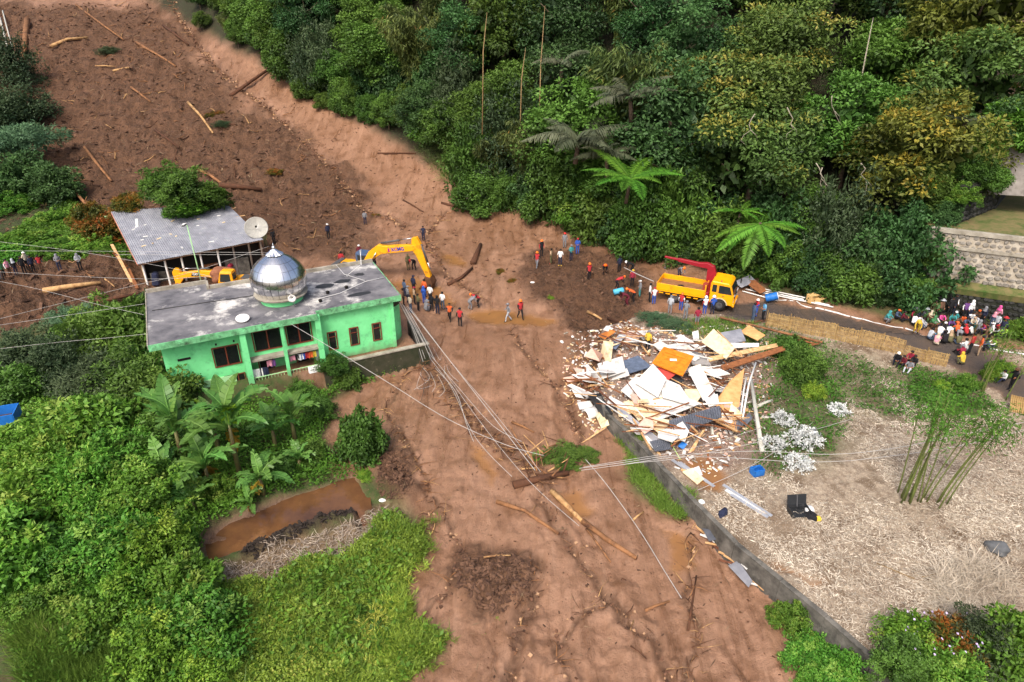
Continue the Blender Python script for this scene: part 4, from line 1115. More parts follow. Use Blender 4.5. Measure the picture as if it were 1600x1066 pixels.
va = np.clip(.55 + .45 * fbm(q[:, 0] * .4, q[:, 1] * .4, 3, 3) + g7.normal(0, .2, m_), 0, 1)
inst("dry_straw", np_mesh("dry_straw", v, f, [ML["straw"]], np.repeat(va, 4)), label="pale dry straw and bamboo leaf litter strewn over the field", kind="stuff")
q = scatter([(R_DRYBANK, 2200)], 0, 8, .2)
base = np.column_stack([q, TZv(q) + .03]); m_ = len(base)
v, f = leaves(base, unit(g7.normal(size=(m_, 3)) * [1, 1, .3]), unit(g7.normal(size=(m_, 3)) * .4 + [0, 0, 1]), .4 * g7.uniform(.5, 1.5, m_), .03 * g7.uniform(.6, 1.6, m_), .1)
inst("dry_stalks", np_mesh("dry_stalks", v, f, [ML["straw"]], np.repeat(np.clip(g7.normal(.3, .2, m_), 0, 1), 4)), label="cut dry stalks on the bank below the pond", kind="stuff")
# dry brush on the field's right
q = scatter([(GP([(1440, 900), (1540, 870), (1600, 900), (1600, 990), (1480, 980)]), 1400)], 0, 9, .2)
cover("dry_brush", q, 3, .8, .018, .18, "straw", "tangled dry brush in the field's lower right", 9, .3, .2, .2)
# dry bamboo litter at the forest edge by the sign
q = scatter([(GP([(640, 215), (700, 195), (730, 250), (725, 300), (690, 280), (660, 240)]), 900)], 0, 10, .1)
cover("fallen_bamboo_litter", q, 3, 1.3, .035, .25, "bamboo", "fallen dry bamboo stems at the forest edge by the triangle sign", 10, .5, .3, .3)
# ================================================================== BUILDINGS AND WALLS
M_GREEN = mat("green_paint", lin((132, 232, 158)), rough=.75, col2=lin((112, 214, 138)), scale=1.1, stain=lin((84, 156, 104)), stain_scale=1.4, stain_lo=.52, stain_hi=.8, spec=.2)
M_GREENP = mat("pale_green_paint", lin((170, 218, 160)), rough=.8, var=.12)
M_FASCIA = mat("weathered_green_fascia", lin((130, 214, 152)), rough=.85, col2=lin((88, 138, 96)), scale=2.2, stain=lin((45, 50, 42)), stain_scale=3.0, stain_lo=.5, stain_hi=.72)
M_ROOFC = mat("weathered_concrete_roof", lin((132, 130, 132)), rough=.75, col2=lin((70, 70, 76)), scale=.7, stain=lin((205, 202, 196)), stain_scale=.55, stain_lo=.54, stain_hi=.66, bump=.1)
M_CONC = mat("stained_concrete", lin((122, 118, 110)), rough=.9, col2=lin((62, 60, 56)), scale=1.3, stain=lin((45, 46, 42)), stain_scale=1.1, stain_lo=.52, stain_hi=.72, bump=.15)
M_CONCL = mat("light_concrete", lin((172, 166, 152)), rough=.9, col2=lin((125, 118, 104)), scale=2)
M_MOSS = mat("mossy_wall", lin((70, 66, 52)), rough=.95, col2=lin((44, 52, 32)), scale=1.5, stain=lin((120, 112, 92)), stain_scale=2, stain_lo=.6, stain_hi=.75)
M_STEEL = mat("polished_steel", (0.82, 0.82, 0.83), rough=.24, var=.06, scale=1, metal=1.0)
M_STEELD = mat("dull_steel", (0.5, 0.5, 0.5), rough=.42, var=.15, scale=3, metal=1.0)
M_FRAME = mat("red_brown_frame", lin((120, 58, 40)), rough=.6, var=.2)
M_PANE = mat("dark_window_glass", (0.012, 0.014, 0.014), rough=.08, var=.0, spec=.5)
M_WOODW = mat("pale_wood", lin((214, 180, 132)), rough=.75, col2=lin((178, 132, 86)), scale=5)
M_WOODB = mat("brown_wood", lin((150, 96, 58)), rough=.8, col2=lin((110, 68, 42)), scale=5)
M_WOODD = mat("dark_old_wood", lin((92, 66, 48)), rough=.85, col2=lin((58, 42, 32)), scale=5)
M_WHITE = mat("white_paint", (0.74, 0.73, 0.70), rough=.6, var=.10, scale=2)
M_CREAM = mat("cream_board", lin((240, 222, 188)), rough=.7, col2=lin((222, 196, 150)), scale=2, stain=lin((150, 110, 78)), stain_scale=1.3, stain_lo=.54, stain_hi=.74)
M_WHITEB = mat("white_ceiling_board", (0.70, 0.68, 0.64), rough=.7, var=.08, scale=2, stain=lin((170, 138, 108)), stain_scale=1.3, stain_lo=.56, stain_hi=.76)
M_DARK = mat("dark_interior", (0.018, 0.015, 0.013), rough=.9, var=.2)
M_RUST = mat("rusty_iron", lin((128, 80, 56)), rough=.85, col2=lin((84, 56, 44)), scale=6)
M_CABLE = mat("grey_cable", lin((175, 172, 168)), rough=.6, var=.1)
M_CABLED = mat("dark_cable", lin((60, 58, 56)), rough=.6, var=.1)
M_TIN = mat("grey_corrugated_sheet", lin((150, 152, 160)), rough=.55, col2=lin((116, 118, 126)), scale=1.2, stain=lin((176, 176, 180)), stain_scale=1.4, stain_lo=.55, stain_hi=.75, spec=.4)
M_TIND = mat("dark_corrugated_sheet", lin((104, 108, 118)), rough=.5, col2=lin((80, 84, 92)), scale=2, spec=.4)
M_BAMF = mat("woven_bamboo", lin((188, 160, 108)), rough=.8, col2=lin((138, 108, 66)), scale=4)

def mqv(a, b, z): return mq(a, b, z)
def wallbox(mb, a0, a1, b0, b1, z0, z1, m=0):
    mb.prism([tuple(mq(a, b)[:2]) for a, b in ((a1, b0), (a0, b0), (a0, b1), (a1, b1))], z0, z1, m)

def splash(m_, z0, z1, colr, fac=.8):
    nt = m_.node_tree; N = nt.nodes; L = nt.links; b = N["Principled BSDF"]; src = b.inputs["Base Color"].links[0].from_socket
    ge = N.new("ShaderNodeNewGeometry"); sx = N.new("ShaderNodeSeparateXYZ"); L.new(ge.outputs["Position"], sx.inputs[0])
    nz = N.new("ShaderNodeTexNoise"); nz.inputs["Scale"].default_value = 2.2; nz.inputs["Detail"].default_value = 6; L.new(ge.outputs["Position"], nz.inputs["Vector"])
    ad = N.new("ShaderNodeMath"); ad.operation = 'MULTIPLY_ADD'; ad.inputs[1].default_value = 1.6; L.new(nz.outputs["Fac"], ad.inputs[0]); L.new(sx.outputs[2], ad.inputs[2])
    mr = N.new("ShaderNodeMapRange"); mr.inputs["From Min"].default_value = z1 + .8; mr.inputs["From Max"].default_value = z0 + .8; mr.inputs["To Max"].default_value = fac; L.new(ad.outputs[0], mr.inputs["Value"])
    mx = N.new("ShaderNodeMix"); mx.data_type = 'RGBA'; mx.inputs["B"].default_value = (*colr, 1); L.new(src, mx.inputs["A"]); L.new(mr.outputs[0], mx.inputs["Factor"]); L.new(mx.outputs["Result"], b.inputs["Base Color"])
splash(M_GREEN, .7, 1.75, (0.16, 0.12, 0.07))
mosque = empty("green_mosque", mq(7, 3.5, MQ_Z), 0, label="two-level bright green mosque with flat grey roof and silver dome", cat="mosque")
Minv = Matrix.Translation(-mosque.location)
def mpart(mb, name, m_, parent=None, smooth_=False, **k):
    """meshes are made in place; put them under the mosque without moving them"""
    o = mb.build(name, m_, None, smooth_, **k)
    o.parent = parent or mosque
    if parent is None: o.matrix_parent_inverse = Matrix.Translation(-mosque.location)
    return o
ZR = 4.9
# main walls (right half one storey, left half with a balcony)
mb = MB(); wallbox(mb, .3, 5.15, .25, 6.2, MQ_Z - .1, ZR - .18); mpart(mb, "wall", M_GREEN)
mb = MB(); wallbox(mb, 9.55, 14.0, .30, 6.9, MQ_Z - .45, ZR - .18); mpart(mb, "wall", M_GREEN)
mb = MB(); wallbox(mb, 5.15, 9.55, .95, 6.2, MQ_Z - .6, 2.42); mpart(mb, "wall", M_GREEN)
mb = MB(); wallbox(mb, 5.15, 9.55, .22, 6.2, 2.56, ZR - .18); mpart(mb, "wall", M_GREEN)
mb = MB(); wallbox(mb, 10.4, 13.7, .22, .30, MQ_Z - .45, MQ_Z + .35); mpart(mb, "lower_panel", M_GREENP)
# roof: right part, left part set forward, left rear part deeper
mb = MB(); wallbox(mb, -.25, 5.2, -.05, 6.5, ZR - .18, ZR); mpart(mb, "roof", M_ROOFC)
mb = MB(); wallbox(mb, 5.2, 10.9, -.5, 6.5, ZR - .18, ZR - .002); mpart(mb, "roof", M_ROOFC)
mb = MB(); wallbox(mb, 10.9, 14.5, -.5, 7.6, ZR - .18, ZR); mpart(mb, "roof", M_ROOFC)
# fascia bands
for a0, a1, b0 in ((-.28, 5.2, -.09), (5.2, 14.52, -.54)):
    mb = MB(); wallbox(mb, a0, a1, b0, b0 + .04, ZR - .36, ZR + .03); mpart(mb, "fascia", M_FASCIA)
mb = MB(); wallbox(mb, -.29, -.25, -.05, 6.5, ZR - .3, ZR + .02); mpart(mb, "fascia", M_FASCIA)
mb = MB(); wallbox(mb, 14.5, 14.56, -.5, 7.6, ZR - .25, ZR + .05); mpart(mb, "fascia", M_CONCL)
# back kerb
for a0, a1, b0, b1 in ((-.25, 10.7, 6.42, 6.58), (10.74, 10.9, 6.4, 7.5), (10.9, 14.5, 7.5, 7.66)):
    mb = MB(); wallbox(mb, a0, a1, b0, b1, ZR + .001, ZR + .24); mpart(mb, "parapet", M_CONCL)
# columns
for a, w in ((5.2, .32), (7.35, .2), (9.6, .34)):
    mb = MB(); wallbox(mb, a - w / 2, a + w / 2, -.42, -.42 + w, MQ_Z - .7 if a > 5.5 else MQ_Z - .4, ZR - .19); mpart(mb, "column", M_GREEN)
mb = MB(); wallbox(mb, .22, .48, .16, .4, MQ_Z - .1, ZR - .19); mpart(mb, "column", M_GREEN)
mb = MB(); wallbox(mb, 5.25, 9.5, -.3, .95, 2.42, 2.56); mpart(mb, "balcony_slab", M_CONCL)
mb = MB(); wallbox(mb, 5.25, 9.5, -.3, .95, MQ_Z - .62, MQ_Z - .45); mpart(mb, "terrace_slab", M_WOODD)
mb = MB()
for k in range(22):
    a = 5.35 + k * .19
    wallbox(mb, a, a + .02, -.3, -.27, MQ_Z - .45, MQ_Z + .08)
wallbox(mb, 5.3, 9.5, -.31, -.26, MQ_Z + .08, MQ_Z + .12); mpart(mb, "railing", M_GREENP)
def window(a0, a1, b, z0, z1, npan=2, nm="window", fw=.07, mfr=None):
    mb = MB()
    wallbox(mb, a0 - fw, a1 + fw, b - .05, b + .01, z0 - fw, z0); wallbox(mb, a0 - fw, a1 + fw, b - .05, b + .01, z1, z1 + fw)
    wallbox(mb, a0 - fw, a0, b - .05, b + .01, z0, z1); wallbox(mb, a1, a1 + fw, b - .05, b + .01, z0, z1)
    for k in range(1, npan):
        a = a0 + (a1 - a0) * k / npan; wallbox(mb, a - fw / 2, a + fw / 2, b - .045, b + .01, z0, z1)
    w = mpart(mb, nm, mfr or M_FRAME)
    for k in range(npan):
        mb = MB(); s_ = (a1 - a0) / npan
        wallbox(mb, a0 + k * s_ + fw / 2, a0 + (k + 1) * s_ - fw / 2, b - .02, b + .005, z0 + .01, z1 - .01)
        mpart(mb, "pane", M_PANE, w)
for a in (1.45, 2.95, 4.35): window(a - .24, a + .24, .25, 1.95, 3.1, 1)
for a in (1.45, 2.95, 4.35):
    mb = MB(); wallbox(mb, a - .22, a + .22, .19, .23, 2.78, 2.82); mpart(mb, "transom", M_FRAME)
window(5.6, 7.05, .22, 2.9, 4.15, 2); window(7.4, 9.0, .22, 2.9, 4.15, 2); window(9.95, 11.35, .30, 2.35, 3.55, 2)
window(9.9, 11.0, .30, MQ_Z - .3, MQ_Z + .3, 3, fw=.05); window(8.1, 8.9, .95, MQ_Z - .4, 2.0, 1); window(5.8, 6.6, .95, MQ_Z - .4, 2.0, 1)
for a in (10.1, 11.1):
    mb = MB(); wallbox(mb, a - .05, a + .05, .27, .32, 3.75, 3.88); mpart(mb, "vent", M_DARK)
mb = MB(); wallbox(mb, 12.6, 13.3, .27, .32, 3.2, 3.34); mpart(mb, "vent", M_DARK)
mb = MB(); wallbox(mb, .95, 1.05, .1, .25, ZR - .5, ZR - .25); mpart(mb, "beam_end", M_GREEN)
# rounded prayer niche on the right side
mb = MB(); n = 14; arc = [tuple((mq(.3, 2.2) + Vector(MQ_U) * math.cos(t) * 1.0 + Vector(MQ_V) * math.sin(t) * 1.2)[:2]) for t in np.linspace(-math.pi / 2, math.pi / 2, n)]
mb.prism(arc, MQ_Z - .5, 3.7); mpart(mb, "prayer_niche", M_GREEN, smooth_=False)
mb = MB(); mb.prism([tuple((Vector((x, y, 0)) + (Vector((x, y, 0)) - mq(.3, 2.2)) * .08)[:2]) for x, y in arc], 3.7, 3.95); mpart(mb, "niche_roof", M_MOSS)
# dark low wall under the right front, running out to the cable tangle
mb = MB(); wallbox(mb, -1.7, 5.3, -.75, -.5, -.9, MQ_Z + .05); mpart(mb, "plinth_wall", M_MOSS)
mb = MB(); wallbox(mb, -1.75, 5.3, -.8, -.45, MQ_Z + .05, MQ_Z + .13); mpart(mb, "plinth_cap", M_CONCL)
mb = MB(); wallbox(mb, -1.75, -1.5, -.45, 3.2, -.7, MQ_Z + .12); mpart(mb, "plinth_wall", M_CONC)
mb = MB(); wallbox(mb, 5.3, 14.0, -.5, -.2, -.6, MQ_Z - .62); mpart(mb, "plinth_wall", M_MOSS)
# dome
DC = mq(6.7, 2.75, ZR)
mb = MB(); mb.lathe([(1.30, -.02), (1.30, .42), (1.0, .42)], DC, 32); mpart(mb, "drum", M_GREEN, smooth_=True)
mb = MB(); mb.lathe([(1.2, .40), (1.62, .42), (1.66, .52), (1.3, .56), (1.0, .56)], DC, 32); ring = mpart(mb, "drum_ledge", M_CONCL)
prof = [(1.40, .56), (1.62, .92), (1.72, 1.36), (1.66, 1.82), (1.42, 2.28), (1.02, 2.68), (.52, 2.98), (.26, 3.12)]
mb = MB(); mb.lathe([(r_ * .97, z) for r_, z in prof], DC, 32); dome = mpart(mb, "dome", M_STEELD, smooth_=True)
NS = 24
def dome_r(z):
    """smooth outline through the profile points"""
    zs = [q[1] for q in prof]; rs = [q[0] for q in prof]; k = max(0, min(len(zs) - 2, int(np.searchsorted(zs, z) - 1))); h_ = zs[k + 1] - zs[k]; t = (z - zs[k]) / h_
    def m_(i): return (rs[min(i + 1, len(rs) - 1)] - rs[max(i - 1, 0)]) / (zs[min(i + 1, len(rs) - 1)] - zs[max(i - 1, 0)])
    return rs[k] * (2 * t ** 3 - 3 * t * t + 1) + m_(k) * h_ * (t ** 3 - 2 * t * t + t) + rs[k + 1] * (3 * t * t - 2 * t ** 3) + m_(k + 1) * h_ * (t ** 3 - t * t)
for i in range(len(prof) - 1):
    for k in range(NS):
        t0 = 2 * math.pi * (k + .03) / NS; t1 = 2 * math.pi * (k + .97) / NS
        (r0, z0), (r1, z1) = prof[i], prof[i + 1]; g_ = (z1 - z0) * .02
        mb = MB(); vs_ = []
        for jj in range(4):
            zz = z0 + g_ + (z1 - z0 - 2 * g_) * jj / 3; rr = 1.003 * dome_r(zz)
            for ii in range(4): t = t0 + (t1 - t0) * ii / 3; vs_.append(DC + Vector((math.cos(t) * rr, math.sin(t) * rr, zz)))
        mb.mesh(vs_, [(jj * 4 + ii, jj * 4 + ii + 1, jj * 4 + ii + 5, jj * 4 + ii + 4) for jj in range(3) for ii in range(3)])
        mpart(mb, "panel", M_STEEL, dome, True)
mb = MB(); n = 32; vs_ = []
for r_, z, fl_ in ((.16, 3.36, 0), (.30, 3.2, .10), (.48, 3.04, .16)):
    for k in range(n): vs_.append(DC + Vector((math.cos(2 * math.pi * k / n) * r_ * (1 + fl_ * (k % 2)), math.sin(2 * math.pi * k / n) * r_ * (1 + fl_ * (k % 2)), z)))
mb.mesh(vs_, [(i * n + k, i * n + (k + 1) % n, (i + 1) * n + (k + 1) % n, (i + 1) * n + k) for i in range(2) for k in range(n)]); mpart(mb, "fluted_skirt", M_STEEL)
mb = MB(); mb.lathe([(.16, 3.36), (.10, 3.42), (.14, 3.48), (.09, 3.54), (.04, 3.58), (.07, 3.64), (.02, 3.7), (.005, 3.78)], DC, 14); mpart(mb, "finial", M_STEEL, smooth_=True)
# horn loudspeaker, flat dish and cables on the roof
def rel(o, loc): o.location = loc; return o
p = mq(6.3, .95, ZR + .72)
e = empty("horn_loudspeaker", p, 0, label="white horn loudspeaker fixed in front of the silver dome", cat="loudspeaker")
rt = Vector((.25, -1, .1)).to_track_quat('Z', 'Y').to_matrix()
mb = MB(); mb.lathe([(.04, -.3), (.06, -.12), (.12, .02), (.24, .14), (.25, .15), (.14, .06), (.05, -.05)], (0, 0, 0), 20, rot=rt); mb.build("horn", M_WHITE, e, True)
mb = MB(); mb.lathe([(.0, -.42), (.09, -.42), (.09, -.3), (.04, -.28)], (0, 0, 0), 12, rot=rt); mb.build("driver", M_CONCL, e, True)
mb = MB(); mb.tube([(0, .2, -.7), (0, .15, -.05)], .02, 6); mb.build("bracket", M_STEELD, e)
e = empty("roof_dish", mq(9.35, .55, ZR), 0, label="small white round dish lying on the mosque roof", cat="satellite dish")
rt = Vector((.1, -.25, 1)).to_track_quat('Z', 'Y').to_matrix()
mb = MB(); mb.lathe([(.01, .10), (.2, .12), (.38, .2), (.40, .2), (.2, .09), (.01, .07)], (0, 0, 0), 24, rot=rt); mb.build("bowl", M_WHITE, e, True)
mb = MB(); mb.tube([(0, 0, 0), (0, 0, .1)], .04, 6); mb.build("stand", M_STEELD, e)
def roofpipe(pts, r, label, m_):
    mb = MB(); mb.tube([mq(a, b, ZR + .02 + dz) for a, b, dz in pts], r, 5); mb.build("roof_cable", m_, smooth_=True, label=label, cat="cable")
roofpipe([(-.2, 3.2, .05), (1.2, 3.1, .02), (3.2, 1.9, .03), (5.0, 1.6, .02)], .018, "white cable crossing the mosque roof right of the dome", M_WHITE)
roofpipe([(2.4, 6.3, .3), (2.2, 4.8, .1), (1.2, 3.3, .02)], .015, "white cable from the mosque's rear parapet to its middle", M_WHITE)
roofpipe([(.5, 6.4, 1.1), (.9, 5.3, .4), (2.1, 4.6, .03)], .015, "white stay wire at the mosque's rear right corner", M_WHITE)
roofpipe([(14.2, 4.4, .02), (10.9, 4.2, .02), (8.3, 4.0, .02)], .02, "dark cable lying on the roof left of the dome", M_CABLED)
mb = MB(); mb.tube([mq(.6, 6.3, ZR), mq(.6, 6.3, ZR + 1.1)], .025, 6); mb.build("roof_post", M_WHITE, label="thin white post at the mosque's rear right roof corner", cat="post")
for k, (a, b, l_) in enumerate([(3.9, 2.3, "small dark vent cap right of the dome"), (4.6, 1.2, "small dark vent cap before the dome's right side"), (2.6, 2.6, "small dark vent cap in the roof's right half")]):
    mb = MB(); mb.lathe([(.10, 0), (.10, .12), (.14, .13), (.05, .2), (.005, .2)], mq(a, b, ZR), 10); mb.build("vent_cap", M_DARK, smooth_=True, label=l_, cat="vent")
# dark damp patches with their own outline
M_DAMP = mat("damp_stain", lin((52, 52, 54)), rough=.35, var=.3, scale=2)
gd = random.Random(9)
for k, (a, b, ra, rb_) in enumerate([(2.1, 1.3, .85, .3), (2.5, 3.9, .6, .35), (3.8, 3.6, .6, .4), (1.2, 4.6, .35, .3)]):
    mb = MB(); mb.face([mq(a + math.cos(t) * ra * gd.uniform(.8, 1.15), b + math.sin(t) * rb_ * gd.uniform(.8, 1.15), ZR + .004) for t in np.linspace(6.1, 0, 18)]); mpart(mb, "damp_patch", M_DAMP)
# laundry
CLOTH = {n: mat("cloth_" + n, lin(tuple(.8 * q + .2 * sum(c) / 3 * .9 for q in c)), rough=.9, var=.3, scale=6) for n, c in {"white": (235, 235, 232), "black": (32, 32, 36), "navy": (38, 44, 72), "blue": (38, 84, 190), "sky": (90, 165, 215), "red": (200, 42, 48), "crimson": (165, 35, 60), "orange": (242, 96, 36), "yellow": (232, 188, 44),
         "pink": (228, 70, 150), "rose": (226, 140, 160), "green": (64, 130, 76), "teal": (52, 150, 150), "olive": (108, 104, 66), "grey": (128, 130, 136), "silver": (176, 182, 190), "maroon": (110, 28, 44), "purple": (104, 60, 130), "brown": (112, 78, 56), "tan": (184, 152, 116), "lime": (150, 200, 60), "denim": (72, 92, 122), "beige": (206, 190, 162)}.items()}
LY = [(9.2, .7, "white", "white sheet hung on the balcony rail", .55), (8.75, .5, "navy", "dark blue garment next to the white sheet", .6), (8.35, .35, "rose", "pink patterned cloth right of the dark blue garment", .4), (8.15, .3, "purple", "mauve shirt on the line beside the pink cloth", .45),
      (7.0, .35, "rose", "pink top on the line right of the thin column", .35), (6.75, .3, "black", "black shorts between pink and white tops", .3), (6.5, .35, "white", "striped pale shirt on the laundry line", .4), (6.3, .3, "blue", "blue shirt on the laundry line", .4),
      (6.05, .3, "red", "red shirt on the laundry line", .4), (5.85, .3, "orange", "orange shirt on the laundry line", .4), (5.65, .25, "yellow", "yellow shirt at the right end of the line", .4), (5.45, .3, "grey", "long grey cloth at the line's right end by the column", .7)]
mb = MB(); mb.tube([mq(9.4, -.1, 2.3), mq(7.4, -.1, 2.22), mq(5.3, -.1, 2.3)], .008, 4); mb.build("clothes_line", M_CABLED, label="clothes line stretched under the balcony slab", cat="line")
for k, (a, w, c, l_, hh) in enumerate(LY):
    z1 = 2.24 if k not in (0, 1) else 1.85
    mb = MB(); n = 6; vs_ = []
    for j in range(5):
        for i in range(n):
            t = i / (n - 1); vs_.append(mq(a - w / 2 + w * t, -.12 + .05 * math.sin(t * 9 + k) * j / 4, z1 - hh * j / 4 - .02 * math.sin(t * 5 + k)))
    mb.mesh(vs_, [(j * n + i, j * n + i + 1, (j + 1) * n + i + 1, (j + 1) * n + i) for j in range(4) for i in range(n - 1)])
    mb.v = [tuple(v_) for v_ in mb.v]
    o = mb.build("hanging_laundry", CLOTH[c], label=l_, cat="laundry", group="laundry on the mosque's balcony")
    so = o.modifiers.new("thickness", 'SOLIDIFY'); so.thickness = .012
mb = MB(); g_ = random.Random(4)
mb.slab([mq(6.2, -.36, 1.35), mq(5.45, -.38, 1.38), mq(5.45, -.5, .95), mq(6.2, -.46, .9)], .05); o = mb.build("hanging_sheet", CLOTH["white"], label="crumpled white sheets hung over the terrace edge by the bush", cat="laundry")

# ------------------------------------------------------------------ grey-roofed house
HF = [P(215, 412, 2.6), P(410, 374, 3.2), P(352, 317, 4.5), P(174, 331, 4.5)]       # eave left, eave right, ridge right, ridge left
house = empty("grey_roofed_house", (HF[0] + HF[1]) / 2 * 1.0, 0, label="low house with sagging grey corrugated roof and a tree fallen on it", cat="house")
def hpart(mb, name, m_, parent=None, smooth_=False, **k):
    o = mb.build(name, m_, None, smooth_, **k); o.parent = parent or house; o.matrix_parent_inverse = Matrix.Translation(-house.location); return o
def bil(s_, t): return (HF[0] * (1 - s_) + HF[1] * s_) * (1 - t) + (HF[3] * (1 - s_) + HF[2] * s_) * t
def sheet(mb, fn, s0, s1, t0, t1, waves=6, amp=.03, lift=0.0, nt_=2, th=0.0):
    n = waves * 4 + 1; vs_ = []
    for j in range(nt_ + 1):
        for i in range(n):
            p_ = fn(s0 + (s1 - s0) * i / (n - 1), t0 + (t1 - t0) * j / nt_)
            vs_.append(p_ + Vector((0, 0, amp * math.sin(2 * math.pi * waves * i / (n - 1)) + lift)))
    mb.mesh(vs_, [(j * n + i, j * n + i + 1, (j + 1) * n + i + 1, (j + 1) * n + i) for j in range(nt_) for i in range(n - 1)])
gs = random.Random(12)
rf = empty("roof", (0, 0, 0)); rf.parent = house; rf.matrix_parent_inverse = Matrix.Translation(-house.location)
NSH = 14
for j, (t0, t1) in enumerate(((-.01, .55), (.53, 1.0))):
    for i in range(NSH):
        mb = MB(); w = 1.0 / NSH
        sheet(mb, bil, i * w - .004, (i + 1) * w + .004, t0, t1, 5, .022, .02 * j + .012 * (i % 2) + gs.uniform(-.008, .008))
        o = mb.build("roof_sheet", M_TIN, rf); o.modifiers.new("thickness", 'SOLIDIFY').thickness = .01
fd = (HF[1] - HF[0]); fd.z = 0; fd.normalize(); bd = Vector((-fd.y, fd.x, 0))
def hq(s_, dd, z): q_ = HF[0] + (HF[1] - HF[0]) * s_ + bd * dd; return Vector((q_.x, q_.y, z))
g0 = lambda p_: TZ(p_.x, p_.y)
mb = MB(); zb = min(g0(hq(.05, 1.5, 0)), g0(hq(.95, 1.5, 0))) - .3
for s0, s1, d0, d1, m_, nm, z1 in ((.02, .98, 5.2, 5.35, M_WOODD, "wall", 2.9), (.01, .03, 1.0, 5.2, M_CREAM, "wall", 2.7), (.97, .985, 1.0, 5.2, M_WOODD, "wall", 2.8), (.03, .97, 1.5, 1.62, M_DARK, "wall", 2.45), (.06, .26, .9, 1.0, M_CONC, "low_wall", 1.3), (.66, .86, .9, 1.0, M_CONC, "low_wall", 1.5)):  # near-black inner wall: shade of the open house front painted as its colour
    mb = MB(); mb.prism([tuple(hq(s_, d_, 0)[:2]) for s_, d_ in ((s0, d0), (s1, d0), (s1, d1), (s0, d1))], zb, z1); hpart(mb, nm, m_)
for s_ in (.03, .2, .33, .48, .62, .75, .88, .98):
    mb = MB(); q_ = hq(s_, .25, 0); top = bil(s_, .03).z - .04; mb.box((q_.x, q_.y, (zb + top) / 2), (.12, .12, top - zb)); hpart(mb, "post", M_WHITE if s_ < .7 else M_STEELD)
mb = MB(); mb.tube([bil(0, -.01) - Vector((0, 0, .1)), bil(1, -.01) - Vector((0, 0, .1))], .05, 6); hpart(mb, "eave_beam", M_WOODD)
mb = MB(); mb.tube([bil(0, 0) - Vector((0, 0, .12)), bil(0, 1) - Vector((0, 0, .12))], .07, 6); hpart(mb, "gable_beam", mat("terracotta", lin((190, 120, 90)), var=.2))
q_ = hq(.3, 1.4, 0)
for k, (s_, dd, z, sz, c, l_) in enumerate([(.52, 1.15, .75, (1.5, .5, .22), "orange", "lower orange plank bundle inside the open house front"), (.53, 1.15, 1.15, (1.4, .5, .22), "orange", "upper orange plank bundle inside the open house front"), (.68, .7, .75, (.8, .6, .6), "blue", "bright blue bundle under the house eave"), (.70, .8, 1.3, (.7, .4, .35), "crimson", "crimson cloth heap above the blue bundle"), (.64, .6, .55, (.5, .5, .7), "rose", "pink sack beside the blue bundle"), (.10, .2, .85, (.9, .6, 1.1), "navy", "dark blue tarpaulin bundle at the house's left post")]):
    q_ = hq(s_, dd, 0); zz = TZ(q_.x, q_.y)
    mb = MB(); mb.box((0, 0, 0), sz, Euler((.08, .1, .5 + .2 * k)).to_matrix(), taper=.8)
    if c == "orange":
        mb = MB()
        for j in range(5): mb.tube([(-sz[0] / 2 + random.uniform(-.1, .1), -.2 + .1 * j, 0), (sz[0] / 2, -.2 + .1 * j, .02)], .05, 6)
    o = mb.build("stored_bundle", CLOTH[c] if c != "orange" else M_WOODB, label=l_, cat="bundle", bevel=0 if c == "orange" else .12); o.location = (q_.x, q_.y, zz + z - .25 if z > .6 else zz + .3); o.rotation_euler.z = math.atan2(fd.y, fd.x)
# bits blown onto the roof
for k in range(16):
    s_, t = gs.uniform(.08, .85), gs.uniform(.1, .7); p_ = bil(s_, t) + Vector((0, 0, .06)); a = gs.uniform(0, 3)
    dv = Vector((math.cos(a), math.sin(a), 0)); dv.z = (bil(s_ + .01 * dv.x, t + .01 * dv.y).z - p_.z + .06) / 2
    mb = MB(); L_ = gs.uniform(.15, .5); mb.box(p_, (L_, .12, .03), Euler((.2, 0, a)).to_matrix()); mb.build("wood_chip", M_CREAM if k % 2 else M_WHITE, label="pale scrap of board lying on the grey house roof", cat="scrap", group="scraps on the house roof")
mb = MB(); mb.slab([bil(.12, .62) + Vector((0, 0, .05)), bil(.15, .64) + Vector((0, 0, .05)), bil(.18, .80) + Vector((0, 0, .05)), bil(.16, .80) + Vector((0, 0, .05))], .03); mb.build("bent_board", M_WHITE, label="long pale board lying at the roof's upper left", cat="board")
# broken rafters at the right gable
for k, (a, b, l_) in enumerate([((1.0, .98), (1.06, 1.12), "broken rafter end sticking out at the roof's top right"), ((.98, .8), (1.05, .86), "upper broken batten at the roof's right edge"), ((.97, .6), (1.06, .63), "lower broken batten at the roof's right edge")]):
    mb = MB(); mb.tube([bil(*a), bil(*b) + Vector((0, 0, -.05))], .05, 5); mb.build("broken_rafter", M_WOODW, label=l_, cat="rafter")
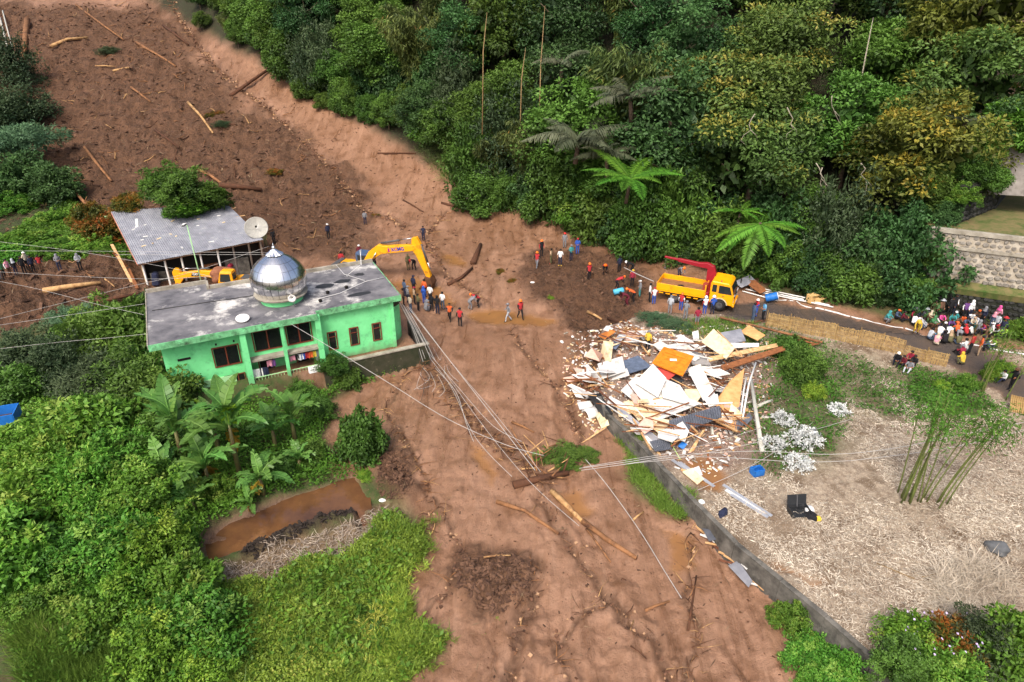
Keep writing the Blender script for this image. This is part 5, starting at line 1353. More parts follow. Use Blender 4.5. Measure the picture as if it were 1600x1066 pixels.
# satellite dish
p_ = bil(1.0, .18) + Vector((.25, -.2, .35))
e = empty("satellite_dish", p_, 0, label="large grey mesh satellite dish at the house's right eave", cat="satellite dish")
rt = Vector((.25, -.75, .65)).to_track_quat('Z', 'Y').to_matrix()
M_MESHD = mat("mesh_dish", lin((168, 166, 158)), rough=.7, var=.15, scale=8)
mb = MB(); mb.lathe([(.02, 0), (.35, .05), (.7, .18), (.98, .36), (.99, .37), (.7, .16), (.35, .03), (.02, -.02)], (0, 0, 0), 28, rot=rt); mb.build("bowl", M_MESHD, e, True)
for k in range(12):
    t = 2 * math.pi * k / 12; mb = MB(); mb.tube([rt @ Vector((math.cos(t) * r_, math.sin(t) * r_, z + .012)) for r_, z in ((.05, 0), (.5, .1), (.97, .36))], .008, 3); mb.build("rib", M_STEELD, e)
mb = MB(); mb.tube([rt @ Vector((0, 0, 0)), rt @ Vector((0, 0, .55))], .02, 5); mb.tube([rt @ Vector((.9, 0, .35)), rt @ Vector((0, 0, .55))], .01, 4); mb.build("feed_arm", M_STEELD, e)
mb = MB(); mb.box(rt @ Vector((0, 0, .58)), (.14, .14, .14)); mb.build("receiver", M_DARK, e)
mb = MB(); mb.tube([(0, .1, -.05), (0, .15, -3.3)], .04, 6); mb.build("mast", M_STEELD, e)
# street lamp in front of the house
pb = TG(317, 450); pt = Vector((P(308, 357, 0).x, 0, 0))
e = empty("street_lamp", pb, 0, label="thin pale lamp post in front of the grey-roofed house", cat="street lamp")
tall = 5.5
mb = MB(); mb.tube([(0, 0, -.3), (-.05, 0, tall * .5), (-.12, 0, tall)], [.06, .05, .04], 7); mb.build("post", M_GREENP, e, True)
mb = MB(); mb.tube([(-.12, 0, tall), (-.1, -.3, tall + .12)], .03, 5); mb.build("arm", M_CONCL, e)
mb = MB(); mb.box((-.1, -.5, tall + .14), (.22, .5, .1), taper=.7); mb.build("lamp_head", M_DARK, e, bevel=.02)
mb = MB(); mb.box((-.1, -.5, tall + .21), (.2, .4, .04)); mb.build("lamp_cover", M_WHITE, e)
# old fence planks left of the house
for k, (u0, v0, u1, v1, z, l_) in enumerate([(172, 382, 205, 445, 1.3, "leaning pale plank at the house's left corner"), (198, 420, 212, 452, .6, "short plank propped near the house's left corner"), (175, 395, 196, 418, 1.2, "broken brown board left of the house"), (163, 338, 172, 372, 2.2, "bent green roofing sheet at the house's upper left corner")]):
    a, b = P(u0, v0, z + TZ(*P(u0, v0, z)[:2])), TG(u1, v1, .05)
    mb = MB(); mb.slab([a, a + Vector((.22, .1, 0)), b + Vector((.22, .1, 0)), b], .05); mb.build("leaning_plank", [M_WOODW, M_WOODB, M_WOODB, M_GREENP][k], label=l_, cat="plank")
# tree thrown on the roof
cpt = bil(.62, .92)
e = empty("fallen_tree", cpt + Vector((0, 0, .1)), .5, label="green tree thrown onto the ridge of the grey roof", cat="tree")
inst("crown", SH["mid", 0], e, (0, -.3, .3), (0, 0, .4), (1.5, 1.5, 1.35)); inst("crown", SH["mid", 1], e, (-1.3, .9, 1.0), (0, .3, 1.4), (1.15, 1.15, 1.1)); inst("crown", SH["mid", 2], e, (1.5, -.9, .0), (.3, .2, 2.4), (1.2, 1.2, .8)); inst("crown", SH["lush", 2], e, (-.2, -1.7, -.2), (.3, .2, 2.4), (.9, .9, .5))
mb = MB(); mb.tube([(-1.2, 2.8, -.9), (-.4, 1.2, -.1), (.2, 0, .6), (1.2, -.6, .9)], [.17, .15, .1, .05], 8); mb.tube([(0, .4, .3), (.9, .8, 1.2), (1.3, 1.0, 1.8)], [.07, .05, .02], 6); mb.build("trunk", M_BARK, e, True)
shrub("rust", 0, bil(.13, 1.02) + Vector((0, .3, -.3)), .85, 1.0, "rusty leaved branches heaped on the roof's upper left corner", name="fallen_branches", cat="branches")

# ------------------------------------------------------------------ concrete retaining wall round the field
wall = empty("retaining_wall", (WALL[3][0], WALL[3][1], 0), 0, label="long stained concrete retaining wall between mud and dry field", cat="wall")
gw = random.Random(2)
for i in range(len(WALL) - 1):
    a, b = Vector((*WALL[i], 0)), Vector((*WALL[i + 1], 0))
    L_ = (b - a).length; n = max(1, int(L_ / 2.6))
    for k in range(n):
        p0 = a + (b - a) * (k / n); p1 = a + (b - a) * ((k + 1) / n - .006); dd = (b - a).normalized(); nn = Vector((dd.y, -dd.x, 0)) * -.1
        if (Vector((10, 0, 0)).dot(nn)) < 0: nn = -nn
        z0, z1 = float(garden_z(p0.y)) + .12, float(garden_z(p1.y)) + .12 + gw.uniform(-.04, .04)
        vs_ = []
        for q_, zt in ((p0, z0), (p1, z1)):
            for s_ in (-1, 1): vs_ += [q_ + nn * s_ * 1.6 + Vector((0, 0, -2.6)), q_ + nn * s_ + Vector((0, 0, zt))]
        mb = MB(); mb.mesh(vs_, [(0, 1, 5, 4), (2, 6, 7, 3), (1, 3, 7, 5), (0, 4, 6, 2), (0, 2, 3, 1), (4, 5, 7, 6)])
        o = mb.build("wall_panel", M_CONC, None); o.parent = wall; o.matrix_parent_inverse = Matrix.Translation(-wall.location)
        mb = MB(); vs_ = []
        for q_, zt in ((p0, z0), (p1, z1)):
            for s_ in (-1, 1): vs_ += [q_ + nn * s_ * 1.25 + Vector((0, 0, zt + .003)), q_ + nn * s_ * 1.25 + Vector((0, 0, zt + .06))]
        mb.mesh(vs_, [(0, 1, 5, 4), (2, 6, 7, 3), (1, 3, 7, 5), (0, 4, 6, 2), (0, 2, 3, 1), (4, 5, 7, 6)])
        o = mb.build("wall_cap", M_CONC, None); o.parent = wall; o.matrix_parent_inverse = Matrix.Translation(-wall.location)

# ------------------------------------------------------------------ stone walls on the right
M_STONE = mat("grey_stone", lin((150, 145, 136)), rough=.9, col2=lin((108, 102, 94)), scale=3, bump=.2)
M_STONED = mat("black_stone", lin((62, 62, 60)), rough=.9, col2=lin((38, 40, 38)), scale=3, bump=.2)
M_MORT = mat("mortar", lin((186, 178, 164)), rough=.95, col2=lin((140, 128, 108)), scale=1.5)
M_MORTD = mat("dark_mortar", lin((44, 44, 38)), rough=.95, col2=lin((30, 34, 24)), scale=1.5)
M_PLASTER = mat("old_plaster", lin((150, 144, 138)), rough=.9, col2=lin((112, 106, 100)), scale=.9, stain=lin((88, 84, 76)), stain_scale=1.5)
def stone_wall(name, a, b, z0, z1, lean, ssize, mst, mmo, label, seed, cap=None, nmax=300):
    """mortared wall between two ground points, its stones set proud one by one"""
    g = random.Random(seed); a = Vector((a[0], a[1], 0)); b = Vector((b[0], b[1], 0)); dd = (b - a); L_ = dd.length; dd.normalize()
    nn = Vector((dd.y, -dd.x, 0))
    if nn.y > 0: nn = -nn                      # towards the camera side
    e = empty(name, (a + b) / 2, 0, label=label, cat="wall")
    inv = Matrix.Translation(-e.location)
    def put(mb, nm, m_, **k):
        o = mb.build(nm, m_, **k); o.parent = e; o.matrix_parent_inverse = inv; return o
    mb = MB(); th = .5
    vs_ = [a + Vector((0, 0, z0 - .8)) , b + Vector((0, 0, z0 - .8)), b - nn * lean + Vector((0, 0, z1)), a - nn * lean + Vector((0, 0, z1))]
    mb.mesh(vs_ + [v_ - nn * th for v_ in vs_], [(0, 1, 2, 3), (7, 6, 5, 4), (3, 2, 6, 7), (0, 3, 7, 4), (1, 5, 6, 2)]); put(mb, "mortar_face", mmo)
    cells = []
    rows = int((z1 - z0) / ssize)
    for r_ in range(rows):
        n = int(L_ / (ssize * 1.25))
        for c in range(n): cells.append(((c + .5 + .5 * (r_ % 2) * .9 + g.uniform(-.18, .18)) / n, (r_ + .5 + g.uniform(-.15, .15)) / rows))
    extra = MB()
    for k, (s_, t) in enumerate(cells):
        if not (0.01 < s_ < .99): continue
        c = a + dd * (L_ * s_) - nn * (lean * t) + Vector((0, 0, z0 + (z1 - z0) * t))
        w, h_ = ssize * g.uniform(.5, .74), ssize * g.uniform(.40, .56); m_ = 7; rot = g.uniform(-.4, .4)
        out_ = []; inn = []
        for q in range(m_):
            th_ = 2 * math.pi * q / m_ + rot; rr = g.uniform(.78, 1.08)
            du, dv = math.cos(th_) * w * rr, math.sin(th_) * h_ * rr
            out_.append(c + dd * du + Vector((0, 0, dv)) - nn * .02); inn.append(c + dd * du * .75 + Vector((0, 0, dv * .75)) + nn * g.uniform(.05, .09))
        fs = [(q, (q + 1) % m_, m_ + (q + 1) % m_, m_ + q) for q in range(m_)] + [tuple(m_ + q for q in range(m_))]
        if k < nmax: mb = MB(); mb.mesh(out_ + inn, fs); put(mb, "stone", mst)
        else: extra.mesh(out_ + inn, fs)
    if extra.f: put(extra, "small_stones", mst, kind="stuff")
    if cap:
        mb = MB(); vs_ = []
        for q in (a, b):
            for s_ in (-.3, .14): vs_ += [q - nn * (lean - s_) + Vector((0, 0, z1 + .002)), q - nn * (lean - s_) + Vector((0, 0, z1 + .28))]
        mb.mesh(vs_, [(0, 1, 5, 4), (2, 6, 7, 3), (1, 3, 7, 5), (0, 4, 6, 2), (0, 2, 3, 1), (4, 5, 7, 6)]); put(mb, "cap", cap)
        mb = MB(); zz = z0 + (z1 - z0) * .68; vs_ = []
        for q in (a, b):
            for s_ in (-.1, .16): vs_ += [q - nn * (lean * .68 - s_) + Vector((0, 0, zz)), q - nn * (lean * .68 - s_) + Vector((0, 0, zz + .2))]
        mb.mesh(vs_, [(0, 1, 5, 4), (2, 6, 7, 3), (1, 3, 7, 5), (0, 4, 6, 2), (0, 2, 3, 1), (4, 5, 7, 6)]); put(mb, "band", cap)
    return e
zq = TZ(31.6, 46.5)
stone_wall("stone_wall", (30.8, 48.2), (46.0, 41.6), 3.0, 6.5, .25, .36, M_STONE, M_MORT, "high grey mortared stone wall with concrete cap above the crowd", 1, M_CONCL)
stone_wall("stone_wall", (30.9, 47.2), (45.6, 40.8), .4, 2.7, .3, .34, M_STONED, M_MORTD, "low blackened stone wall directly behind the crowd", 2)
# ledge between the two walls, terrace above
M_LEDGE = mat("grassy_ledge", (0.10, 0.12, 0.035), rough=.95, col2=(0.20, 0.15, 0.07), scale=1.2, stain=(0.045, 0.09, 0.015), stain_scale=.8, stain_lo=.5, stain_hi=.65)
mb = MB(); mb.slab([(30.5, 47.4, 2.75), (45.7, 40.8, 2.75), (46.2, 42.0, 3.1), (30.9, 48.6, 3.2)], .5); mb.build("ledge_ground", M_LEDGE, kind="structure", label="narrow grassy ledge between the two stone walls")
mb = MB(); mb.slab([(30.9, 48.5, 6.55), (46.2, 41.9, 6.55), (60, 50, 6.75), (44, 62, 6.75), (33, 53.5, 6.6)], .4); mb.build("terrace_ground", M_LEDGE, kind="structure", label="grassy terrace above the high stone wall")
pA = P(1497, 350, 6.6); pB = P(1556, 326, 6.6); pC = P(1588, 318, 6.6)
stone_wall("stone_wall", pA[:2], pB[:2], 6.6, 9.4, .2, .45, M_STONED, M_MORTD, "dark damp stone wall at the back of the upper terrace", 3)
mb = MB(); a, b = P(1556, 326, 6.6), P(1578, 300, 6.6)
e = empty("plastered_building", b, 0, label="plastered wall and shed corner above the terrace at the right edge", cat="building")
def eput(mb, nm, m_): o = mb.build(nm, m_); o.parent = e; o.matrix_parent_inverse = Matrix.Translation(-e.location)
mb = MB(); vs_ = [a, b, b + Vector((0, 0, 3.4)), a + Vector((0, 0, 2.6))]; mb.slab(vs_, .3); eput(mb, "side_wall", M_STONED)
c = Vector((b.x + 8, b.y - 2.5, 6.6)); mb = MB(); mb.mesh([b + Vector((.02, .02, 0)), c, c + Vector((0, 0, 2.6)), b + Vector((.02, .02, 2.6)), b + Vector((.3, .4, 0)), c + Vector((.3, .4, 0)), c + Vector((.3, .4, 2.6)), b + Vector((.3, .4, 2.6))], [(0, 1, 2, 3), (7, 6, 5, 4), (3, 2, 6, 7), (0, 3, 7, 4), (1, 5, 6, 2)]); eput(mb, "front_wall", M_PLASTER)
mb = MB(); b2 = b + Vector((-.8, .3, 2.62)); mb.slab([b2, b2 + Vector((9, -2.6, 0)), b2 + Vector((10, 1.0, .15)), b2 + Vector((.6, 2.0, .15))], .15); eput(mb, "flat_roof", M_CONC)
d0 = P(1560, 290, 9.2); mb = MB(); mb.mesh([d0 + Vector((0, 1.2, -1)), d0 + Vector((9, -.6, -1)), d0 + Vector((9, .6, 3.0)), d0 + Vector((.3, 2.6, 3.0)), d0 + Vector((0.2, 1.8, -1)), d0 + Vector((9.2, 0, -1)), d0 + Vector((9.2, 1.2, 3.0)), d0 + Vector((.5, 3.2, 3.0))], [(0, 1, 2, 3), (7, 6, 5, 4), (3, 2, 6, 7), (0, 3, 7, 4), (1, 5, 6, 2)]); eput(mb, "upper_wall", M_PLASTER)
mb = MB(); mb.slab([b + Vector((-.5, -2.2, .03)), c + Vector((0, -2.2, .03)), c + Vector((0, -.1, .03)), b + Vector((.1, -.1, .03))], .1); eput(mb, "paving", M_CONCL)
# ================================================================== VEHICLES
M_YEL = mat("yellow_machine_paint", lin((244, 170, 22)), rough=.42, var=.12, scale=2, stain=lin((128, 84, 42)), stain_scale=1.8, stain_lo=.52, stain_hi=.75, spec=.5)
M_YELT = mat("yellow_truck_paint", lin((250, 170, 14)), rough=.35, var=.06, scale=2, stain=lin((150, 100, 42)), stain_scale=2.0, stain_lo=.56, stain_hi=.8, spec=.5)
M_BLACK = mat("black_rubber", (0.02, 0.019, 0.018), rough=.8, var=.2)
M_TRACK = mat("muddy_track", (0.07, 0.045, 0.03), rough=.8, var=.3)
M_GREYM = mat("dark_grey_metal", (0.09, 0.09, 0.095), rough=.5, var=.2)
M_CHROME = mat("hydraulic_rod", (0.6, 0.6, 0.62), rough=.25, metal=1.0, var=.05)
M_REDC = mat("crane_red", lin((150, 28, 42)), rough=.4, var=.12, spec=.5)
M_BLUEM = mat("blue_cab_tint", lin((70, 90, 120)), rough=.3, var=.1)
M_GLASS = mat("vehicle_glass", (0.02, 0.028, 0.03), rough=.05, var=0, spec=.6)
M_BLUE = mat("blue_lettering", lin((30, 50, 170)), rough=.5, var=0)
M_MAG = mat("magenta_mark", lin((160, 40, 130)), rough=.5, var=0)
M_MUDB = mat("muddy_bucket", lin((92, 62, 42)), rough=.7, var=.3)

def extr(mb, prof, y0, y1, m=0):
    """side profile (x,z) pushed out across y"""
    n = len(prof); vs_ = [(x, y0, z) for x, z in prof] + [(x, y1, z) for x, z in prof]
    a = sum(prof[i][0] * prof[(i + 1) % n][1] - prof[(i + 1) % n][0] * prof[i][1] for i in range(n))
    f = [(i, (i + 1) % n, n + (i + 1) % n, n + i) for i in range(n)] + [tuple(range(n - 1, -1, -1)), tuple(range(n, 2 * n))]
    if a > 0: pass
    mb.mesh(vs_, f, m); return mb
def fix(o):
    bm = bmesh.new(); bm.from_mesh(o.data); bmesh.ops.recalc_face_normals(bm, faces=bm.faces); bm.to_mesh(o.data); bm.free(); return o
def text(s_, parent, loc, rot, size, m_, name="lettering"):
    c = bpy.data.curves.new(name, 'FONT'); c.body = s_; c.size = size; c.extrude = .006; c.align_x = 'CENTER'; c.align_y = 'CENTER'; c.offset = .012
    c.materials.append(m_); t_ = bpy.data.objects.new(name, c); COL.objects.link(t_); bpy.context.view_layer.update(); me = bpy.data.meshes.new_from_object(t_.evaluated_get(bpy.context.evaluated_depsgraph_get())); bpy.data.objects.remove(t_); o = inst(name, me, parent, loc, rot); return o

def wheel_part(parent, loc, r, w, name="wheel"):
    rot = Euler((R(90), 0, 0)).to_matrix()
    mb = MB(); mb.lathe([(r * .58, -w / 2), (r * .9, -w / 2), (r, -w * .32), (r, w * .32), (r * .9, w / 2), (r * .58, w / 2)], (0, 0, 0), 20, rot=rot)
    t = mb.build("wheel", M_BLACK, parent, True); t.location = loc
    mb = MB(); mb.lathe([(.01, -w * .32), (r * .3, -w * .34), (r * .34, -w * .46), (r * .58, -w * .5), (r * .58, w * .5), (r * .34, w * .3), (.01, w * .28)], (0, 0, 0), 16, rot=rot); mb.build("rim", M_GREYM, t, True)
    return t

def excavator(p, rz, s, label, letters, side, boom, stick, bucket, cyls, cabmat):
    e = empty("excavator", p, rz, label=label, cat="excavator"); e.scale = (s, s, s)
    for y in (-1.05, 1.05):
        mb = MB(); extr(mb, [(-1.7, .12), (-1.45, 0), (1.45, 0), (1.7, .12), (1.85, .42), (1.6, .75), (-1.6, .75), (-1.85, .42)], y - .28, y + .28); t = fix(mb.build("track", M_TRACK, e, bevel=.03))
        mb = MB()
        for k in range(12): mb.box((-1.6 + k * .29, y, .77), (.16, .58, .05))
        mb.build("track_shoes", M_TRACK, t)
        for x in (-1.45, -.5, .5, 1.45):
            mb = MB(); mb.lathe([(.01, -.3), (.24, -.3), (.24, .3), (.01, .3)], (x, y, .4), 12, rot=Euler((R(90), 0, 0)).to_matrix()); mb.build("roller", M_GREYM, t)
    mb = MB(); mb.box((0, 0, .6), (1.7, 1.5, .5)); mb.lathe([(.7, .8), (.7, 1.0)], (0, 0, 0), 20); mb.build("undercarriage", M_GREYM, e)
    mb = MB(); extr(mb, [(-2.0, 1.0), (1.2, 1.0), (1.2, 1.25), (.4, 1.6), (-1.2, 1.75), (-1.9, 1.7), (-2.15, 1.4)], -1.2, 1.2); b = fix(mb.build("upper_body", M_YEL, e, bevel=.05))
    mb = MB(); extr(mb, [(-2.35, 1.05), (-1.75, 1.05), (-1.75, 1.8), (-2.2, 1.8), (-2.4, 1.5)], -1.18, 1.18); fix(mb.build("counterweight", M_GREYM if cabmat is M_BLUEM else M_YEL, e, bevel=.06))
    mb = MB(); mb.box((-1.0, -.3, 1.80), (.9, 1.0, .08)); mb.build("engine_hood", M_GREYM, e)
    mb = MB(); mb.tube([(-1.3, -.6, 1.75), (-1.3, -.6, 2.15)], .06, 8); mb.build("exhaust", M_GREYM, e)
    cy = .65
    mb = MB(); extr(mb, [(-.25, 1.25), (1.15, 1.25), (1.3, 1.7), (.95, 2.75), (-.2, 2.75)], cy - .48, cy + .48); c = fix(mb.build("cab", cabmat, e, bevel=.05))
    mb = MB(); mb.box((.38, cy, 2.79), (1.1, .84, .06)); mb.build("cab_roof", M_YEL if cabmat is not M_BLUEM else M_BLUEM, c, bevel=.03)
    for nm, pts_ in (("side_window", [(0.0, cy + .485, 1.8), (1.08, cy + .485, 1.8), (.88, cy + .485, 2.6), (0, cy + .485, 2.6)]), ("side_window", [(0.0, cy - .485, 1.8), (1.08, cy - .485, 1.8), (.88, cy - .485, 2.6), (0, cy - .485, 2.6)]), ("rear_window", [(-.245, cy - .36, 1.95), (-.245, cy + .36, 1.95), (-.215, cy + .36, 2.6), (-.215, cy - .36, 2.6)])):
        mb = MB(); mb.slab(pts_, .012); mb.build(nm, M_GLASS, c)
    mb = MB(); mb.slab([(1.285, cy - .4, 1.75), (1.285, cy + .4, 1.75), (.98, cy + .4, 2.65), (.98, cy - .4, 2.65)], .012); o = mb.build("windscreen", M_GLASS, c); o.location.x = .03
    mb = MB(); extr(mb, boom, -.24, .24); bo = fix(mb.build("boom", M_YEL, e, bevel=.03))
    mb = MB(); extr(mb, stick, -.19, .19); st = fix(mb.build("stick", M_YEL, e, bevel=.03))
    mb = MB()
    extr(mb, bucket, -.5, .5); bk = fix(mb.build("bucket", M_MUDB, e, bevel=.02))
    tipx = min(bucket, key=lambda q: q[1])
    for k in range(5):
        mb = MB(); mb.box((tipx[0], -.4 + .2 * k, tipx[1] - .02), (.12, .08, .2), taper=.5); mb.build("tooth", M_GREYM, bk)
    for nm, a, b_, y in cyls:
        a = Vector((a[0], y, a[1])); b_ = Vector((b_[0], y, b_[1])); m_ = a + (b_ - a) * .58
        mb = MB(); mb.tube([a, m_], .085, 8); cyl = mb.build(nm, M_GREYM, e, True)
        mb = MB(); mb.tube([m_, b_], .05, 8); mb.build("rod", M_CHROME, cyl, True)
    return e, bo
# the larger one, arm reaching into the pit behind the mosque
b1 = [(.35, 1.15), (.8, 1.1), (1.5, 2.4), (2.5, 3.1), (5.5, 3.7), (5.75, 3.9), (5.6, 4.2), (3.0, 3.85), (2.2, 3.85), (1.35, 3.2), (.4, 1.7)]
s1 = [(5.3, 3.85), (5.4, 4.8), (5.85, 4.9), (6.2, 4.2), (6.3, 3.7), (6.9, 1.55), (6.8, 1.4), (6.5, 1.45), (5.7, 3.3)]
k1 = [(6.45, 1.55), (6.95, 1.45), (7.15, 1.0), (6.9, .3), (6.2, 0), (5.85, .35), (5.95, .6), (6.4, .65)]
ep = P(560, 431, TZ(*P(560, 431, 0)[:2])); ang = math.atan2(P(664, 445, 0).y - ep.y, P(664, 445, 0).x - ep.x)
ep.z -= .75
ex1, bo = excavator(ep, ang, 1.0, "large yellow excavator digging behind the mosque with its arm raised", "x", -1, b1, s1, k1,
    [("stick_cylinder", (2.5, 4.0), (5.45, 4.75), 0.0), ("boom_cylinder", (.9, 1.3), (2.1, 3.2), -.32), ("boom_cylinder", (.9, 1.3), (2.1, 3.2), .32), ("bucket_cylinder", (6.15, 4.3), (7.0, 1.7), 0.0)], M_BLUEM)
text("XCMG", bo, (4.1, -.252, 3.70), (R(90), R(-11), 0), .42, M_BLUE)
mb = MB(); mb.slab([(3.22, -.256, 3.38), (3.38, -.256, 3.41), (3.34, -.256, 3.72), (3.18, -.256, 3.68)], .008); mb.build("logo_mark", M_MAG, bo)
# the smaller one, working left beside the house
b2 = [(.35, 1.15), (.75, 1.0), (1.9, 1.75), (3.0, 1.95), (5.3, 1.75), (5.6, 1.85), (5.5, 2.2), (3.2, 2.55), (2.2, 2.5), (1.3, 2.15), (.5, 1.55)]
s2 = [(5.15, 1.6), (5.35, 2.6), (5.8, 2.7), (6.1, 2.3), (6.0, .35), (5.85, .15), (5.55, .2), (5.5, 1.2)]
k2 = [(5.5, .3), (6.05, .3), (6.1, -.2), (5.6, -.75), (4.9, -.7), (4.7, -.3), (5.1, -.15)]
ep = TG(372, 452); tgt = P(262, 448, 0)
ex2, bo2 = excavator(ep + Vector((0, 0, -.5)), math.atan2(tgt.y - ep.y, tgt.x - ep.x), .86, "smaller yellow excavator working between mosque and grey-roofed house", "c", 1, b2, s2, k2,
    [("stick_cylinder", (2.4, 2.7), (5.4, 2.65), 0.0), ("boom_cylinder", (.9, 1.3), (2.0, 2.1), -.32), ("boom_cylinder", (.9, 1.3), (2.0, 2.1), .32), ("bucket_cylinder", (5.9, 2.45), (6.1, .5), 0.0)], M_YEL)
mb = MB(); mb.slab([(3.5, .246, 1.99), (4.25, .246, 1.95), (4.1, .246, 2.32), (3.35, .246, 2.4)], .006); mb.build("logo_patch", M_BLACK, bo2)
text("CAT", bo2, (3.8, .258, 2.17), (R(90), R(4), R(180)), .27, M_WHITE)

# ------------------------------------------------------------------ crane truck
fw, rw = P(1122, 487, TZ(*P(1122, 487, 0)[:2])), P(1054, 473, TZ(*P(1054, 473, 0)[:2]))
dirv = (fw - rw); th = math.atan2(dirv.y, dirv.x)
nrm = Vector((-math.sin(th), math.cos(th), 0)); mid = (fw + rw) / 2 + nrm * 1.0
wb = Vector((dirv.x, dirv.y, 0)).length
tz = max(fw.z, rw.z)
truck = empty("crane_truck", (mid.x, mid.y, tz), th, label="yellow flatbed truck with a red loading crane parked on the road", cat="truck")
xf, xr = wb / 2, -wb / 2
for y in (-.95, .95): wheel_part(truck, (xf, y, .46), .46, .28)
for y in (-.95, -.62, .62, .95): wheel_part(truck, (xr, y, .46), .46, .26)
mb = MB()
for y in (-.4, .4): mb.box((-.3, y, .78), (5.6, .14, .2))
mb.build("chassis", M_GREYM, truck)
mb = MB(); mb.lathe([(.01, -.8), (.1, -.8), (.1, .8), (.01, .8)], (xr, 0, .46), 8, rot=Euler((R(90), 0, 0)).to_matrix()); mb.build("axle", M_GREYM, truck)
bx0, bx1 = xr - 1.55, xr + 2.25
mb = MB(); mb.box(((bx0 + bx1) / 2, 0, 1.02), (bx1 - bx0, 2.1, .12)); mb.build("bed_floor", mat("muddy_bed", lin((140, 100, 66)), rough=.8, var=.3), truck)
for y in (-1.08, 1.08):
    mb = MB(); mb.box(((bx0 + bx1) / 2, y, 1.24), (bx1 - bx0, .06, .52)); sb = mb.build("side_board", M_YELT, truck, bevel=.015)
    for k in range(4):
        mb = MB(); mb.box((bx0 + .1 + k * (bx1 - bx0 - .2) / 3, y * 1.035, 1.24), (.07, .05, .56)); mb.build("stake", M_YELT, sb)
    mb = MB(); mb.box(((bx0 + bx1) / 2, y * 1.02, .92), (bx1 - bx0, .08, .1)); mb.build("rail", M_YELT, sb)
    mb = MB()
    for k in range(6): mb.box((bx0 + .4 + k * .55, y, .70), (.35, .05, .08))
    mb.build("side_guard", M_YELT, truck)
mb = MB(); mb.box((bx0, 0, 1.24), (.06, 2.1, .52)); mb.build("tail_board", M_YELT, truck, bevel=.015)
mb = MB(); mb.box((bx1, 0, 1.45), (.08, 2.16, .95)); mb.build("head_board", M_YELT, truck, bevel=.015)
# cab
cx0, cx1 = xf - .85, xf + .95
prof = [(cx0, .55), (xf - .52, .55), (xf - .42, .9), (xf, 1.02), (xf + .42, .9), (xf + .52, .55), (cx1 - .02, .5), (cx1 + .04, .95), (cx1 + .02, 1.35), (cx1 - .28, 2.15), (cx1 - .45, 2.32), (cx0 + .1, 2.36), (cx0, 2.2)]
mb = MB(); extr(mb, prof, -1.02, 1.02); cab = fix(mb.build("cab", M_YELT, truck, bevel=.06))
mb = MB(); mb.slab([(cx1 + .035, -.9, 1.42), (cx1 + .035, .9, 1.42), (cx1 - .235, .86, 2.12), (cx1 - .235, -.86, 2.12)], .015); o = mb.build("windscreen", M_GLASS, cab); o.location.x = .012
for y in (-1.028, 1.028):
    mb = MB(); mb.slab([(xf - .2, y, 1.45), (cx1 - .12, y, 1.45), (cx1 - .34, y, 2.08), (xf - .2, y, 2.1)], .012); mb.build("side_window", M_GLASS, cab)
    mb = MB(); mb.slab([(cx0 + .15, y, 1.5), (cx0 + .5, y, 1.5), (cx0 + .5, y, 2.1), (cx0 + .15, y, 2.1)], .012); mb.build("quarter_window", M_GLASS, cab)
    mb = MB(); mb.box((xf + .2, y * 1.005, 1.25), (.18, .02, .04)); mb.build("door_handle", M_GREYM, cab)
    mb = MB(); mb.box((xf - .28, y * 1.001, 1.55), (.02, .012, 1.1)); mb.build("door_seam", M_GREYM, cab)
    mb = MB(); mb.tube([(cx1 - .15, y, 2.0), (cx1 + .15, y * 1.18, 2.05)], .015, 5); mb.box((cx1 + .16, y * 1.2, 1.85), (.08, .18, .34)); mb.build("mirror", M_BLACK, cab)
    mb = MB(); mb.lathe([(.01, 0), (.11, 0), (.12, -.04)], (cx1 + .045, y * .78, .86), 14, rot=Euler((0, R(90), 0)).to_matrix()); mb.build("headlight", M_WHITE, cab, True)
    mb = MB(); mb.tube([(xf + math.cos(t) * .56, y, .46 + math.sin(t) * .58) for t in np.linspace(.15, math.pi - .15, 9)], .05, 5); mb.build("wheel_arch", mat("pale_arch", lin((190, 180, 150)), var=.15), cab)
mb = MB(); mb.box((cx1 + .05, 0, 1.36), (.05, 1.8, .1)); mb.build("wiper_panel", M_WHITE, cab)
mb = MB(); mb.box((cx1 + .05, 0, 1.12), (.04, 1.4, .1)); mb.build("grille", M_GREYM, cab)
mb = MB(); mb.box((cx1 + .06, 0, .58), (.16, 2.06, .26)); mb.build("bumper", M_YELT, cab, bevel=.04)
mb = MB(); mb.box((cx1 + .15, 0, .62), (.012, .42, .14)); mb.build("number_plate", M_WHITE, cab)
mb = MB(); mb.lathe([(.01, .1), (.05, .09), (.06, 0)], (xf - .1, -.85, 2.37), 10); mb.build("beacon", M_REDC, cab, True)
# crane behind the cab, folded back over the bed
cxx = cx0 - .32
cr = empty("loading_crane", (0, 0, 0)); cr.parent = truck
def cpart(mb, nm, m_=None): return mb.build(nm, m_ or M_REDC, cr, bevel=.02)
mb = MB(); mb.box((cxx, 0, 1.1), (.5, 1.9, .4)); cpart(mb, "crane_base")
mb = MB(); mb.box((cxx, .25, 1.9), (.4, .42, 1.4), taper=.8); cpart(mb, "column")
mb = MB(); extr(mb, [(cxx - .25, 1.85), (cxx + .25, 1.85), (cxx + .45, 2.55), (cxx + .25, 3.10), (cxx - .3, 3.30), (cxx - 1.0, 3.20), (cxx - .95, 2.90), (cxx - .25, 2.85)], .05, .42); fix(cpart(mb, "inner_boom"))
mb = MB(); extr(mb, [(cxx - .9, 2.87), (cxx - .9, 3.21), (cxx - 2.6, 3.30), (cxx - 2.6, 3.05)], .1, .38); fix(cpart(mb, "outer_boom"))
